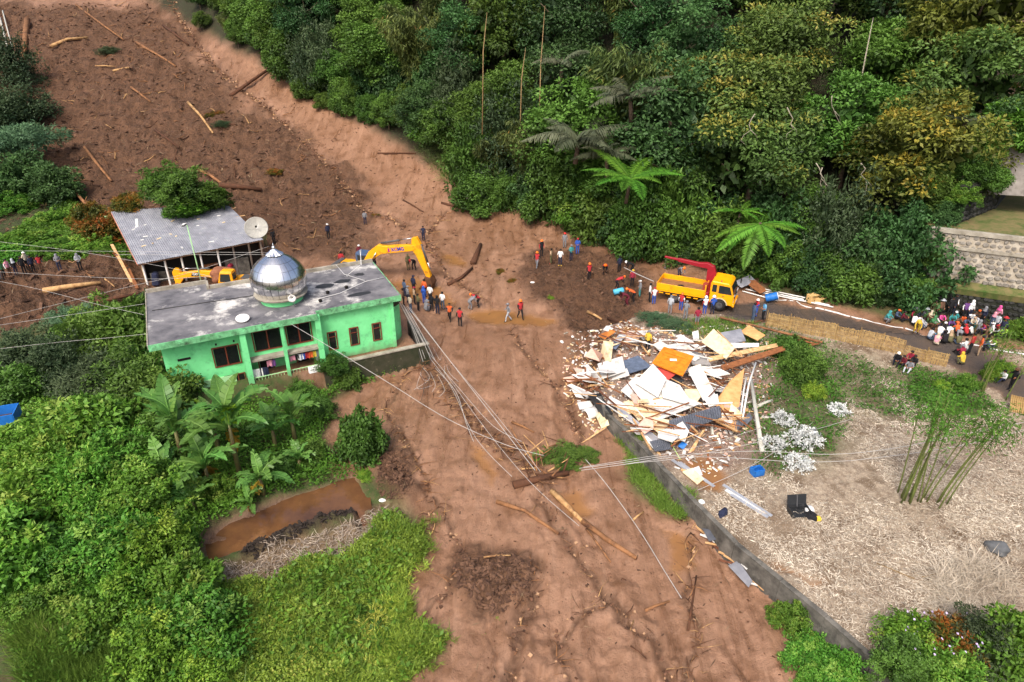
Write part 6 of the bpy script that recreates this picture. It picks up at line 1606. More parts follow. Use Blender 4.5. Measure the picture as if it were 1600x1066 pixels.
mb = MB(); extr(mb, [(cxx - 2.4, 3.09), (cxx - 2.4, 3.26), (cxx - 3.7, 3.32), (cxx - 3.7, 3.18)], .15, .33); fix(cpart(mb, "extension"))
mb = MB(); mb.tube([(cxx + .32, .25, 1.5), (cxx + .36, .25, 2.35)], .09, 8); cpart(mb, "lift_cylinder", M_REDC)
mb = MB(); mb.tube([(cxx - 3.6, .24, 3.20), (cxx - 3.6, .24, 2.4)], .012, 4); mb.lathe([(.01, 2.4), (.07, 2.36), (.07, 2.25), (.01, 2.2)], (cxx - 3.6, .24, 0), 8); cpart(mb, "hook", M_GREYM)
mb = MB(); mb.box((cxx - .1, -.7, 1.6), (.35, .5, .7)); cpart(mb, "control_box", mat("dull_red", lin((150, 62, 44)), var=.2))
mb = MB(); mb.tube([(cxx + .1, -1.0, .9), (cxx - .5, -1.25, .55)], .06, 6); mb.box((cxx, -1.0, .75), (.12, .12, .7)); cpart(mb, "outrigger", M_GREYM)
mb = MB(); mb.lathe([(.02, 0), (.2, .02), (.3, .12), (.1, .2), (.01, .2)], (xr + .2, -.3, 1.09), 8); mb.build("cargo_sack", M_BLACK, None, True, label="dark lump lying in the truck's empty bed", cat="sack"); 
o = bpy.data.objects["cargo_sack"]; o.matrix_world = truck.matrix_world; o.location = (mid.x, mid.y, tz); o.rotation_euler = (0, 0, th)
# ================================================================== DEBRIS, LOGS, CABLES, FENCE, SMALL THINGS
M_ORW = mat("orange_varnished_wood", lin((226, 140, 34)), rough=.4, col2=lin((196, 106, 22)), scale=3, spec=.4)
M_REDB = mat("faded_red_board", lin((186, 74, 66)), rough=.7, var=.2)
M_PINK = mat("pinkish_plaster", lin((214, 176, 158)), rough=.85, var=.2)
M_BLKS = mat("black_plastic_sheet", (0.025, 0.027, 0.03), rough=.35, var=.2)
M_TARPB = mat("grey_blue_tarpaulin", lin((96, 108, 128)), rough=.5, var=.3, scale=4)
M_TARP = mat("bright_blue_tarpaulin", lin((36, 110, 190)), rough=.45, var=.2)
M_ALU = mat("aluminium_strip", (0.66, 0.67, 0.69), rough=.35, var=.1, metal=.6)
M_PLY = mat("plywood", lin((218, 172, 116)), rough=.75, col2=lin((190, 138, 84)), scale=3)
M_LOGP = mat("stripped_pale_log", lin((206, 168, 116)), rough=.8, col2=lin((150, 110, 70)), scale=2.5, stain=lin((104, 70, 48)), stain_scale=1.6, stain_lo=.5, stain_hi=.66)
M_LOGT = mat("tan_log", lin((160, 114, 76)), rough=.85, col2=lin((110, 76, 50)), scale=2.5, stain=lin((84, 56, 40)), stain_scale=1.6, stain_lo=.5, stain_hi=.66)
M_LOGB = mat("muddy_log", lin((96, 62, 42)), rough=.85, col2=lin((66, 44, 32)), scale=2.5)
M_POLE = mat("concrete_pole", lin((186, 184, 172)), rough=.85, var=.15)

GROW = 1.34
def Q(u, v, dz=0.3):
    """a point dz metres above the ground, seen at this place"""
    return hit(u, v, dz)
def panel(name, pts_, m_, label, cat="board", th=.04, bevel=0):
    cu, cv = sum(p_[0] for p_ in pts_) / len(pts_), sum(p_[1] for p_ in pts_) / len(pts_); gk_ = GROW if cv < 690 and abs(cu - 1050) < 140 else 1.0
    ps = [Q(cu + (p_[0] - cu) * gk_, cv + (p_[1] - cv) * gk_, p_[2]) for p_ in pts_]
    mb = MB()
    if len(ps) == 4:
        mb.slab([ps[0], ps[1], ps[2]], th); mb2 = MB()
        n = (ps[1] - ps[0]).cross(ps[3] - ps[0]); n = n.normalized() if n.length else Vector((0, 0, 1))
        if n.z < 0: n = -n
        up = ps; dn = [p_ - n * th for p_ in ps]
        mb2.mesh(up + dn, [(0, 1, 2, 3), (7, 6, 5, 4)] + [(i, 4 + i, 4 + (i + 1) % 4, (i + 1) % 4) for i in range(4)]); mb = mb2
    else: mb.slab(ps, th)
    o = mb.build(name, m_, label=label, cat=cat); fix(o); return o
def corr(name, pts_, m_, label, waves, amp=.04):
    ps = [Q(*p_) for p_ in pts_]
    fn = lambda s_, t: (ps[0] * (1 - s_) + ps[1] * s_) * (1 - t) + (ps[3] * (1 - s_) + ps[2] * s_) * t
    mb = MB(); sheet(mb, fn, 0, 1, 0, 1, waves, amp, 0, 3); o = mb.build(name, m_, label=label, cat="roof sheet"); o.modifiers.new("thickness", 'SOLIDIFY').thickness = .012; return o
# ---- broken house: the large pieces
PN = [
 ("ceiling_board", [(983, 613, .5), (1000, 596, .9), (1076, 628, .9), (1026, 648, .5)], M_WHITEB, "largest white ceiling panel in the middle of the debris heap", .05),
 ("ceiling_board", [(999, 597, 1.0), (1020, 575, 1.5), (1036, 592, 1.4), (1026, 614, .95)], M_WHITEB, "pale panel with brown streaks leaning on the largest white panel", .05),
 ("ceiling_board", [(1036, 594, 1.0), (1060, 604, 1.0), (1076, 628, 1.0), (1040, 618, 1.0)], M_WHITEB, "white panel overlapping the right half of the largest panel", .05),
 ("white_wallboard", [(939, 570, .6), (968, 561, .75), (972, 578, .7), (944, 587, .55)], M_WHITEB, "square white panel at the left of the debris heap", .05),
 ("tiled_strip", [(939, 592, .55), (974, 579, .6), (977, 587, .5), (941, 597, .45)], M_WHITEB, "narrow white strip below the square white panel", .05),
 ("cream_wallboard", [(944, 537, .7), (956, 538, .7), (953, 561, .4), (939, 561, .4)], M_CREAM, "upright cream panel near the heap's upper left end", .05),
 ("plaster_piece", [(917, 556, .4), (926, 546, .6), (939, 554, .6), (935, 562, .4)], M_PINK, "pinkish plaster piece at the heap's left rim", .06),
 ("wooden_headboard", [(1027, 566, 1.3), (1041, 547, 1.6), (1076, 558, 1.6), (1063, 581, 1.25)], M_ORW, "orange varnished headboard lying on top of the heap", .08),
 ("red_board", [(1028, 581, 1.0), (1033, 574, 1.1), (1056, 580, 1.1), (1042, 592, .9)], M_REDB, "faded red board under the orange headboard", .05),
 ("black_sheet", [(1042, 591, .8), (1055, 585, .9), (1066, 594, .7), (1057, 598, .6)], M_BLKS, "black plastic sheet beside the red board", .03),
 ("long_white_board", [(886, 602, .35), (893, 600, .4), (933, 618, .55), (917, 621, .45)], M_WHITEB, "long white board sticking out at the heap's left end", .04),
 ("black_ribbed_sheet", [(923, 621, .5), (938, 619, .65), (953, 643, .6), (942, 648, .4)], M_BLKS, "black ribbed plastic panel above the retaining wall's corner", .05),
 ("white_slat_board", [(916, 574, .4), (921, 573, .5), (937, 590, .5), (935, 597, .4)], M_WHITEB, "narrow white board left of the square white panel", .04),
 ("beige_board", [(932, 646, .2), (952, 649, .4), (953, 660, .3), (941, 666, .15)], M_CREAM, "beige board fallen over the wall's corner", .04),
 ("cream_sheet", [(982, 631, .55), (1011, 630, .6), (1026, 648, .6), (1002, 656, .45)], M_CREAM, "cream sheet below the largest white panel", .04),
 ("cream_sheet", [(1000, 645, .6), (1029, 655, .7), (1045, 657, .7), (1029, 673, .5)], M_CREAM, "stained cream sheet at the heap's front edge", .04),
 ("white_offcut", [(956, 622, .45), (981, 635, .5), (975, 641, .4), (953, 630, .4)], M_WHITEB, "long white offcut above the retaining wall", .04),
 ("metal_strip", [(973, 645, .4), (982, 648, .45), (1031, 687, .4), (1022, 690, .3)], M_ALU, "long grey metal strip lying along the wall top", .03),
 ("metal_strip", [(985, 656, .3), (990, 655, .35), (1022, 692, .3), (1016, 694, .25)], M_WHITE, "narrow white strip beside the grey metal strip", .03),
 ("blue_grey_tarpaulin", [(975, 566, .35), (996, 559, .45), (1012, 572, .4), (985, 580, .3)], M_TARPB, "crumpled blue-grey tarpaulin in the heap's middle", .04),
 ("blue_sheet", [(953, 540, .55), (960, 533, .7), (969, 535, .7), (962, 544, .5)], M_TARPB, "bent blue-grey sheet at the heap's upper left", .03),
 ("grey_plank", [(962, 531, .8), (968, 523, .8), (976, 525, .8), (968, 534, .7)], M_ALU, "short grey plank above the bent blue sheet", .04),
 ("orange_board", [(938, 524, .5), (952, 516, .7), (958, 519, .6), (945, 528, .5)], mat("orange_clay", lin((200, 122, 58)), var=.25), "orange-brown board at the heap's top left", .05),
 ("white_board", [(1057, 534, .8), (1063, 531, .9), (1081, 545, .9), (1073, 551, .7)], M_WHITEB, "white board behind the orange headboard", .04),
 ("white_board", [(1024, 539, .5), (1033, 535, .7), (1048, 544, .7), (1035, 550, .5)], M_WHITEB, "white board near the yellow-shirted person's feet", .04),
 ("white_board", [(1060, 527, .8), (1067, 525, .9), (1088, 538, .9), (1084, 541, .8)], M_WHITEB, "slim white board at the heap's upper edge", .04),
 ("white_board", [(1056, 545, .7), (1063, 541, .9), (1088, 557, .9), (1082, 561, .7)], M_WHITEB, "white board right of the orange headboard's top", .04),
 ("grey_wallboard", [(1080, 550, .8), (1094, 553, .8), (1106, 567, .7), (1084, 567, .6)], mat("grey_board", lin((150, 146, 142)), var=.15), "grey panel right of the orange headboard", .05),
 ("cream_wallboard", [(1103, 535, .9), (1117, 520, 1.3), (1142, 542, 1.2), (1132, 555, .9)], M_CREAM, "large cream panel tilted at the heap's upper right", .06),
 ("striped_sheet", [(1123, 523, .9), (1154, 517, 1.0), (1160, 531, .9), (1136, 536, .8)], M_TIN, "weathered grey sheet behind the tilted cream panel", .04),
 ("wooden_board", [(1162, 519, .8), (1172, 511, .9), (1191, 523, .9), (1182, 529, .7)], M_PLY, "square plywood board at the heap's top right corner", .05),
 ("white_strip", [(1135, 537, .9), (1179, 537, 1.0), (1179, 541, .9), (1141, 543, .85)], M_WHITE, "long white strip under the weathered grey sheet", .04),
 ("plank_bundle", [(1139, 568, .8), (1212, 545, 1.1), (1215, 550, 1.0), (1142, 574, .7)], M_WOODB, "long brown plank panel reaching out at the right end", .08),
 ("plank_bundle", [(1120, 556, .9), (1200, 540, 1.1), (1202, 544, 1.0), (1122, 561, .8)], M_WOODW, "long pale plank panel above the brown one", .06),
 ("wardrobe_door", [(1079, 581, .9), (1095, 576, 1.1), (1113, 613, .9), (1098, 618, .7)], M_WHITEB, "white door panel with brown edges in the heap's right half", .08),
 ("plywood_rack", [(1122, 627, .6), (1141, 600, 1.2), (1158, 585, 1.4), (1150, 641, .7)], M_PLY, "upright plywood frame with gaps at the heap's right side", .06),
 ("plywood_sheet", [(1123, 657, .5), (1129, 637, .7), (1146, 642, .8), (1148, 669, .5)], M_PLY, "plywood sheet beside the big grey corrugated sheet", .05),
 ("beige_board", [(1073, 611, .7), (1088, 611, .7), (1092, 620, .6), (1080, 636, .5)], M_CREAM, "beige board under the white door panel", .05),
 ("white_offcut", [(1102, 622, .7), (1119, 618, .8), (1121, 630, .7), (1109, 633, .6)], M_WHITEB, "small white offcut below the white door panel", .04),
 ("white_offcut", [(1083, 520, .6), (1090, 518, .7), (1091, 527, .6), (1084, 528, .5)], M_WHITE, "small white block at the heap's upper edge", .15),
 ("pink_scrap", [(880, 590, .25), (905, 586, .3), (912, 594, .25), (888, 597, .2)], M_PINK, "pinkish scrap at the heap's far left tip", .04),
 ("pink_scrap", [(900, 577, .25), (918, 580, .35), (925, 592, .3), (908, 590, .2)], M_PINK, "pinkish scrap beside the long white board", .04),
 ("white_scrap", [(893, 608, .3), (905, 612, .3), (912, 622, .3), (900, 620, .2)], M_WHITEB, "white scrap in the mud left of the black panel", .04),
 ("white_scrap", [(905, 630, .2), (920, 628, .3), (925, 636, .3), (908, 638, .2)], M_WHITEB, "white scrap below the long white board", .04),
 ("white_cloth", [(1066, 737, .15), (1082, 731, .2), (1100, 748, .12), (1090, 757, .1)], M_CREAM, "pale crumpled sheet in the orange puddle", .04),
 ("white_board", [(1084, 748, .1), (1098, 742, .12), (1092, 728, .2), (1082, 732, .2)], M_WHITEB, "white board at the orange puddle's upper side", .04),
 ("blue_scrap", [(1059, 697, .3), (1066, 690, .4), (1074, 694, .4), (1068, 702, .2)], M_TARP, "blue plastic piece below the grey corrugated sheet", .08),
]
for nm, pts_, m_, l_, th_ in PN: panel(nm, pts_, m_, l_, th=th_)
o = bpy.data.objects["wooden_headboard"]
# slats on the orange headboard and plywood frame are pieces of their own
for k in range(5):
    t0, t1 = k / 5 + .015, (k + 1) / 5 - .015
    c4 = [Q(*p_) for p_ in [(1027, 566, 1.3), (1041, 547, 1.6), (1076, 558, 1.6), (1063, 581, 1.25)]]
    a0, a1 = c4[0].lerp(c4[1], t0), c4[0].lerp(c4[1], t1); b0_, b1_ = c4[3].lerp(c4[2], t0), c4[3].lerp(c4[2], t1)
    mb = MB(); up_ = Vector((0, 0, .025)); mb.slab([a0 + up_, b0_ + up_, b1_ + up_, a1 + up_], .02); mb.build("slat", M_ORW, o)
mb = MB(); c_ = sum(c4, Vector()) / 4 + Vector((0, -.05, .04)); mb.slab([c_ + Vector((-.22, -.1, 0)), c_ + Vector((.2, -.12, 0)), c_ + Vector((.22, .1, .03)), c_ + Vector((-.2, .12, .03))], .01); mb.build("paper_label", M_WHITE, o)
corr("corrugated_sheet", [(1045, 657, .9), (1125, 634, 1.0), (1128, 652, .8), (1050, 682, .6)], M_TIND, "long dark grey corrugated roof sheet at the heap's front", 22, .035)
corr("corrugated_sheet", [(1142, 643, .7), (1156, 636, .8), (1162, 663, .6), (1150, 674, .5)], M_TIN, "buckled grey corrugated sheet at the heap's right end", 6, .06)
corr("corrugated_sheet", [(1159, 659, .5), (1171, 644, .6), (1176, 653, .5), (1165, 666, .4)], M_TIND, "small dark corrugated sheet under the broken pole", 7, .03)
corr("corrugated_sheet", [(1015, 690, .35), (1045, 684, .5), (1050, 702, .35), (1024, 706, .25)], M_TIND, "flat corrugated sheet hanging over the retaining wall", 10, .03)
corr("corrugated_sheet", [(1098, 826, .5), (1112, 829, .5), (1128, 842, .35), (1108, 846, .3)], M_TIND, "crumpled corrugated sheet washed against the wall's outer side", 8, .05)
corr("corrugated_sheet", [(1138, 884, .35), (1154, 876, .5), (1176, 908, .4), (1170, 918, .25)], M_TIN, "ribbed pale sheet stranded in the mud below the wall", 9, .03)
# half pipe
mb = MB(); c_ = Q(922, 648, .1); ax_ = Vector((.9, .45, .1)).normalized(); sd = ax_.cross(Vector((0, 0, 1))).normalized(); vs_ = []
for k in range(9):
    t = math.pi * k / 8
    for s_ in (-.25, .25): vs_.append(c_ + ax_ * s_ * 1.4 + sd * math.cos(t) * .42 + Vector((0, 0, math.sin(t) * .4)))
mb.mesh(vs_, [(2 * k, 2 * k + 1, 2 * k + 3, 2 * k + 2) for k in range(8)]); o = mb.build("half_pipe", M_WHITE, smooth_=True, label="white curved half pipe standing at the wall's corner", cat="pipe"); o.modifiers.new("thickness", 'SOLIDIFY').thickness = .03
# aluminium strips on the field
for k, (a, b, l_) in enumerate([((1130, 757), (1206, 806), "upper of the long white metal strips on the field"), ((1134, 765), (1196, 803), "middle of the long white metal strips on the field"), ((1142, 772), (1200, 808), "lower of the long white metal strips on the field"), ((1062, 722), (1116, 760), "long pale strip lying across the orange puddle"), ((1050, 718), (1090, 745), "short pale strip at the wall top by the puddle")]):
    pa, pb_ = Q(*a, .12), Q(*b, .06); dd = (pb_ - pa).normalized(); sd = Vector((-dd.y, dd.x, 0)) * .09
    mb = MB(); mb.slab([pa - sd, pb_ - sd, pb_ + sd, pa + sd], .04); mb.build("metal_strip", M_ALU if k != 1 else M_WHITE, label=l_, cat="strip")
# broken planks and battens through the heap, each its own thing
gp = random.Random(21)
ZN = [((985, 525), (40, 12), "at the heap's upper left"), ((1110, 545), (60, 14), "at the heap's upper right"), ((1100, 590), (55, 22), "in the heap's right half"), ((1010, 625), (50, 22), "among the white panels"), ((930, 600), (28, 20), "at the heap's left end"), ((1040, 670), (45, 18), "along the heap's front"), ((1130, 640), (28, 24), "at the heap's right end")]
for zi, (c_, sp_, lab_) in enumerate(ZN):
    for k in range(17):
        u, v = c_[0] + gp.uniform(-1, 1) * sp_[0], c_[1] + gp.uniform(-1, 1) * sp_[1]
        a = Q(u, v, gp.uniform(.35, 1.0)); ang = gp.choice([-.5, -.3, .2, 1.9, 2.2, gp.uniform(0, 3.1)]) + gp.uniform(-.2, .2)
        L_ = gp.uniform(.9, 3.6); dv = Vector((math.cos(ang), math.sin(ang), gp.uniform(-.22, .25))) * L_ / 2
        w = gp.choice([.05, .07, .1]); rot = dv.to_track_quat('X', 'Z').to_matrix()
        mb = MB(); mb.box((0, 0, 0), (L_, w, gp.choice([.03, .05])), rot)
        mi = gp.choice([0, 0, 1, 1, 2, 3])
        o = mb.build("broken_batten", [M_WOODW, M_WOODB, M_RUST, M_WHITE][mi], label="%s %s batten %s %s" % ("short" if L_ < 1.5 else "middling" if L_ < 2.3 else "long", ["pale wooden", "brown wooden", "rusty brown", "white painted"][mi], "lying crosswise" if abs(math.cos(ang)) > .85 else "pointing away" if abs(math.cos(ang)) < .4 else "slanting up-right" if math.cos(ang) * math.sin(ang) > 0 else "slanting up-left", lab_), cat="batten", group="%s battens %s" % (["pale", "brown", "rusty", "white"][mi], lab_)); o.location = a
    for k in range(5):
        u, v = c_[0] + gp.uniform(-1, 1) * sp_[0], c_[1] + gp.uniform(-1, 1) * sp_[1]
        a = Q(u, v, gp.uniform(.3, .8)); mb = MB(); s0, s1 = gp.uniform(.35, .9), gp.uniform(.3, .8)
        n_ = gp.choice([4, 5]); pl = [(math.cos(2 * math.pi * q / n_) * s0 * gp.uniform(.7, 1.1), math.sin(2 * math.pi * q / n_) * s1 * gp.uniform(.7, 1.1)) for q in range(n_)]
        mb.prism(pl, -.02, .02); mi = gp.choice([0, 0, 1, 2])
        o = mb.build("board_scrap", [M_WHITEB, M_CREAM, M_PINK][mi], label="torn %s board scrap lying %s" % (["white", "cream", "pinkish"][mi], lab_), cat="scrap", group="%s scraps %s" % (["white", "cream", "pinkish"][mi], lab_)); o.location = a; o.rotation_euler = (gp.uniform(-.4, .4), gp.uniform(-.4, .4), gp.uniform(0, 6))
# fine rubble of the heap
g9 = np.random.default_rng(9)
def rubble(name, poly, n, smin, smax, mats_, label, seed, lift=.02):
    g = np.random.default_rng(seed); a = np.array(poly); lo, hi = a.min(0), a.max(0); q = g.uniform(lo, hi, (n * 4, 2)); q = q[sdist_poly(q[:, 0], q[:, 1], poly) > 0][:n]
    z = TZv(q); mb = MB()
    for i in range(len(q)):
        s_ = g.uniform(smin, smax); rot = Euler((g.uniform(-.5, .5), g.uniform(-.5, .5), g.uniform(0, 3.14))).to_matrix()
        mb.box((q[i, 0], q[i, 1], z[i] + lift + s_ * .1), (s_ * g.uniform(.7, 2.2), s_ * g.uniform(.3, .9), s_ * g.uniform(.08, .4)), rot, m=int(g.integers(len(mats_))), taper=g.uniform(.5, 1))
    return mb.build(name, mats_, label=label, kind="stuff")
rubble("house_rubble", R_DEB, 2000, .05, .24, [M_PINK, M_WHITEB, M_WHITEB, M_CREAM, M_WOODB, M_WOODW, M_WHITEB, M_CONCL], "fine rubble of plaster and wood under the broken boards", 1, .06)
rubble("mud_edge_rubble", GP([(880, 560), (925, 545), (940, 600), (950, 650), (925, 690), (905, 650), (880, 610)]), 230, .05, .2, [M_PINK, M_CREAM, M_WOODW, M_WHITEB], "scraps trodden into the mud beside the broken house", 2)
rubble("slide_clods", [tuple(p_) for p_ in R_ROUGH], 7000, .08, .46, [mat("dark_clod", (0.085, 0.044, 0.027), rough=.9, var=.4), mat("brown_clod", (0.14, 0.075, 0.045), rough=.9, var=.4)], "dark clods of earth on the rough slide", 3, .03)
rubble("mound_clods", [tuple(p_) for p_ in R_ROUGH2 + R_ROUGH3[:0]], 700, .06, .25, [_mats["dark_clod"], _mats["brown_clod"]], "clods of earth on the heap before the workers", 4)
rubble("heap_clods", [tuple(p_) for p_ in R_ROUGH3], 700, .06, .22, [_mats["dark_clod"], _mats["brown_clod"]], "clods of the dark soil patch in the lower mud", 5)
rubble("heap_clods", [tuple(p_) for p_ in R_ROUGH4], 350, .06, .2, [_mats["dark_clod"], _mats["brown_clod"]], "clods of the dark soil patch right of the lone bush", 6)
R_FLOW = GP([(640, 560), (880, 520), (930, 640), (1090, 820), (1230, 950), (1270, 1070), (640, 1070), (700, 985), (630, 940), (660, 840), (600, 720)])
rubble("flow_grit", R_FLOW, 700, .02, .12, [mat("flow_clod", (0.17, 0.085, 0.05), rough=.8, var=.3), _mats["dark_clod"], M_LOGB], "small clods and chips lying on the smooth mud", 7, .0)
R_UPF = GP([(330, 100), (430, 130), (640, 220), (740, 300), (830, 350), (880, 390), (830, 470), (700, 440), (580, 350), (470, 235)])
rubble("upper_flow_grit", R_UPF, 900, .05, .22, [_mats["flow_clod"], _mats["dark_clod"], M_LOGB], "small clods lying on the upper mud channel", 8, .0)
# twigs on the rough slide
g = np.random.default_rng(15); a = np.array(R_ROUGH); lo, hi = a.min(0), a.max(0); lo[0] = max(lo[0], -95); q = g.uniform(lo, hi, (9000, 2)); q = q[sdist_poly(q[:, 0], q[:, 1], [tuple(p_) for p_ in R_ROUGH]) > 0][:3600]
q2 = g.uniform((-10, 16), (18, 75), (900, 2)); q2 = q2[(sdist_poly(q2[:, 0], q2[:, 1], GARDEN_POLY) < -.5)]
qq = np.concatenate([q, q2]); base = np.column_stack([qq, TZv(qq) + .05]); m_ = len(qq)
ax = unit(g.normal(size=(m_, 3)) * [1, 1, .12]); sz_ = np.where(np.arange(m_) < len(q), 1.0, .45)
v, f = leaves(base, ax, unit(g.normal(size=(m_, 3)) * .3 + [0, 0, 1]), .9 * sz_ * g.uniform(.3, 1.7, m_), .055 * sz_ * g.uniform(.5, 1.6, m_), .25)
mbs = MB(); gk = random.Random(61)
for k in range(520):
    c_ = q[gk.randrange(len(q))]; L_ = gk.uniform(.6, 3.2) ** 1.0 * gk.choice([.6, .8, 1.0]); a_ = gk.gauss(2.3, .9); r_ = gk.uniform(.025, .07)
    ps = [Vector((c_[0] + math.cos(a_) * L_ * t + gk.uniform(-.12, .12), c_[1] + math.sin(a_) * L_ * t + gk.uniform(-.12, .12), 0)) for t in (-.5, -.1, .25, .5)]
    for p_ in ps: p_.z = TZ(p_.x, p_.y) + gk.uniform(.03, .22)
    mbs.tube(ps, [r_, r_ * .9, r_ * .7, r_ * .3], 5, m=gk.choice([0, 0, 1, 2, 2]))
mbs.build("broken_branches", [M_LOGT, M_LOGP, M_LOGB], smooth_=True, label="broken branches strewn over the rough slide", kind="stuff")
ML["twig"] = leaf_mat("twig_wood", (0.06, 0.035, 0.02), (0.30, 0.20, 0.12), tip=(0.5, 0.38, 0.24), tip_amt=.25, trans=.0)
inst("scattered_twigs", np_mesh("scattered_twigs", v, f, [ML["twig"]], np.repeat(np.clip(g.normal(.35, .25, m_), 0, 1), 4)), label="twigs and splinters scattered over the landslide", kind="stuff")
# torn greenery on the slide
gr_ = random.Random(31)
for k, (u, v, s_, key, l_) in enumerate([(170, 82, .9, "dusk", "torn dark foliage on the upper slide"), (335, 180, .8, "rust", "torn dry foliage in the middle of the slide"), (345, 195, .6, "dusk", "torn green twigs beside the pale split log"), (430, 268, .6, "rust", "withered branches low on the slide"), (590, 335, .4, "rust", "withered tuft beside the grey-shirted person"),
        (860, 462, .35, "bright", "green sprig on the heap before the workers"), (800, 440, .3, "rust", "withered sprig on the mud by the upturned log"), (780, 425, .3, "rust", "second withered sprig on the mud by the upturned log"), (880, 716, .7, "mid", "uprooted green branches caught in the log jam"), (840, 712, .4, "lush", "green twigs at the log jam's left end"), (915, 712, .5, "mid", "leafy twigs at the log jam's right end"), (1020, 500, .5, "pale", "grey-green uprooted bush at the roadside below the truck"), (1055, 512, .5, "pale", "grey-green scrub on the verge below the truck"),
        (780, 968, .18, "bright", "small green plant on the lower mud"), (757, 990, .16, "bright", "smaller green plant on the lower mud")]):
    shrub(key, 0, TG(u, v, -.25), s_, k, l_, name="torn_foliage", sz=s_ * (.45 if s_ > .3 else .8), cat="foliage")
# ---- logs
rubs = []
for ti, (tp, tw, td) in enumerate(TRAILS):
    for (x0, y0), (x1, y1) in zip(tp, tp[1:]):
        L_ = math.hypot(x1 - x0, y1 - y0)
        for k in range(int(L_ * (26 if ti == 0 else 9))):
            t = gp.random(); rubs.append((x0 + (x1 - x0) * t + gp.gauss(0, tw * .55), y0 + (y1 - y0) * t + gp.gauss(0, tw * .55), ti))
mbs = MB(); mb2 = MB()
for x_, y_, ti in rubs:
    z_ = TZ(x_, y_); far = 1.0 if y_ < 60 else 1.8
    if gp.random() < (.75 if ti in (0, 6, 7) else .3):
        a_ = gp.uniform(0, 6.28); L_ = gp.uniform(.2, 1.1) * far; r_ = gp.uniform(.008, .03) * far; dv = Vector((math.cos(a_), math.sin(a_), gp.uniform(-.05, .3))) * L_
        mbs.tube([Vector((x_, y_, z_ + .03)), Vector((x_, y_, z_ + .05)) + dv * .5 + Vector((gp.uniform(-.1, .1), gp.uniform(-.1, .1), .03)), Vector((x_, y_, z_ + .03)) + dv], [r_, r_ * .8, r_ * .3], 4, m=gp.choice([0, 1, 1, 2, 2]))
    else:
        s_ = gp.uniform(.05, .2) * far; mb2.box((x_, y_, z_ + s_ * .15), (s_, s_ * gp.uniform(.5, 1), s_ * .6), Euler((gp.uniform(-.6, .6), gp.uniform(-.6, .6), gp.uniform(0, 3))).to_matrix(), m=gp.choice([0, 0, 1, 2]), taper=gp.uniform(.4, .9))
mbs.build("drift_twigs", [M_LOGP, M_LOGT, M_LOGB], smooth_=True, label="twigs and roots washed together along the flow lines", kind="stuff")
mb2.build("drift_stones", [_mats["flow_clod"], _mats["dark_clod"], mat("washed_stone", lin((176, 140, 108)), rough=.8, var=.25)], label="small stones and clods lining the rills in the mud", kind="stuff")
def log(pts_, r, m_, label, lift=.35, name="log", branch=0, seed=0):
    r *= .85; ps = [Q(u, v, r * lift) for u, v in pts_]
    if len(ps) == 2: ps = [ps[0], ps[0].lerp(ps[1], .5) + Vector((0, 0, .05)), ps[1]]
    up_ = max(0.0, max(TZ(*a_.lerp(b_, t)[:2]) + r * .35 - a_.lerp(b_, t).z for a_, b_ in zip(ps, ps[1:]) for t in (0, .25, .5, .75, 1)))
    ps = [p_ + Vector((0, 0, min(up_, .6))) for p_ in ps]
    mb = MB(); mb.tube(ps, list(np.linspace(r, r * .62, len(ps))), 9)
    g = random.Random(seed + int(pts_[0][0]))
    for k in range(branch):
        c = ps[0].lerp(ps[-1], g.uniform(.3, .95)); dd = Vector((g.uniform(-1, 1), g.uniform(-1, 1), g.uniform(.1, .8))).normalized() * g.uniform(.6, 1.6); mb.tube([c, c + dd * .6, c + dd], [r * .3, r * .2, r * .06], 5)
    return mb.build(name, m_, smooth_=True, label=label, cat="log")
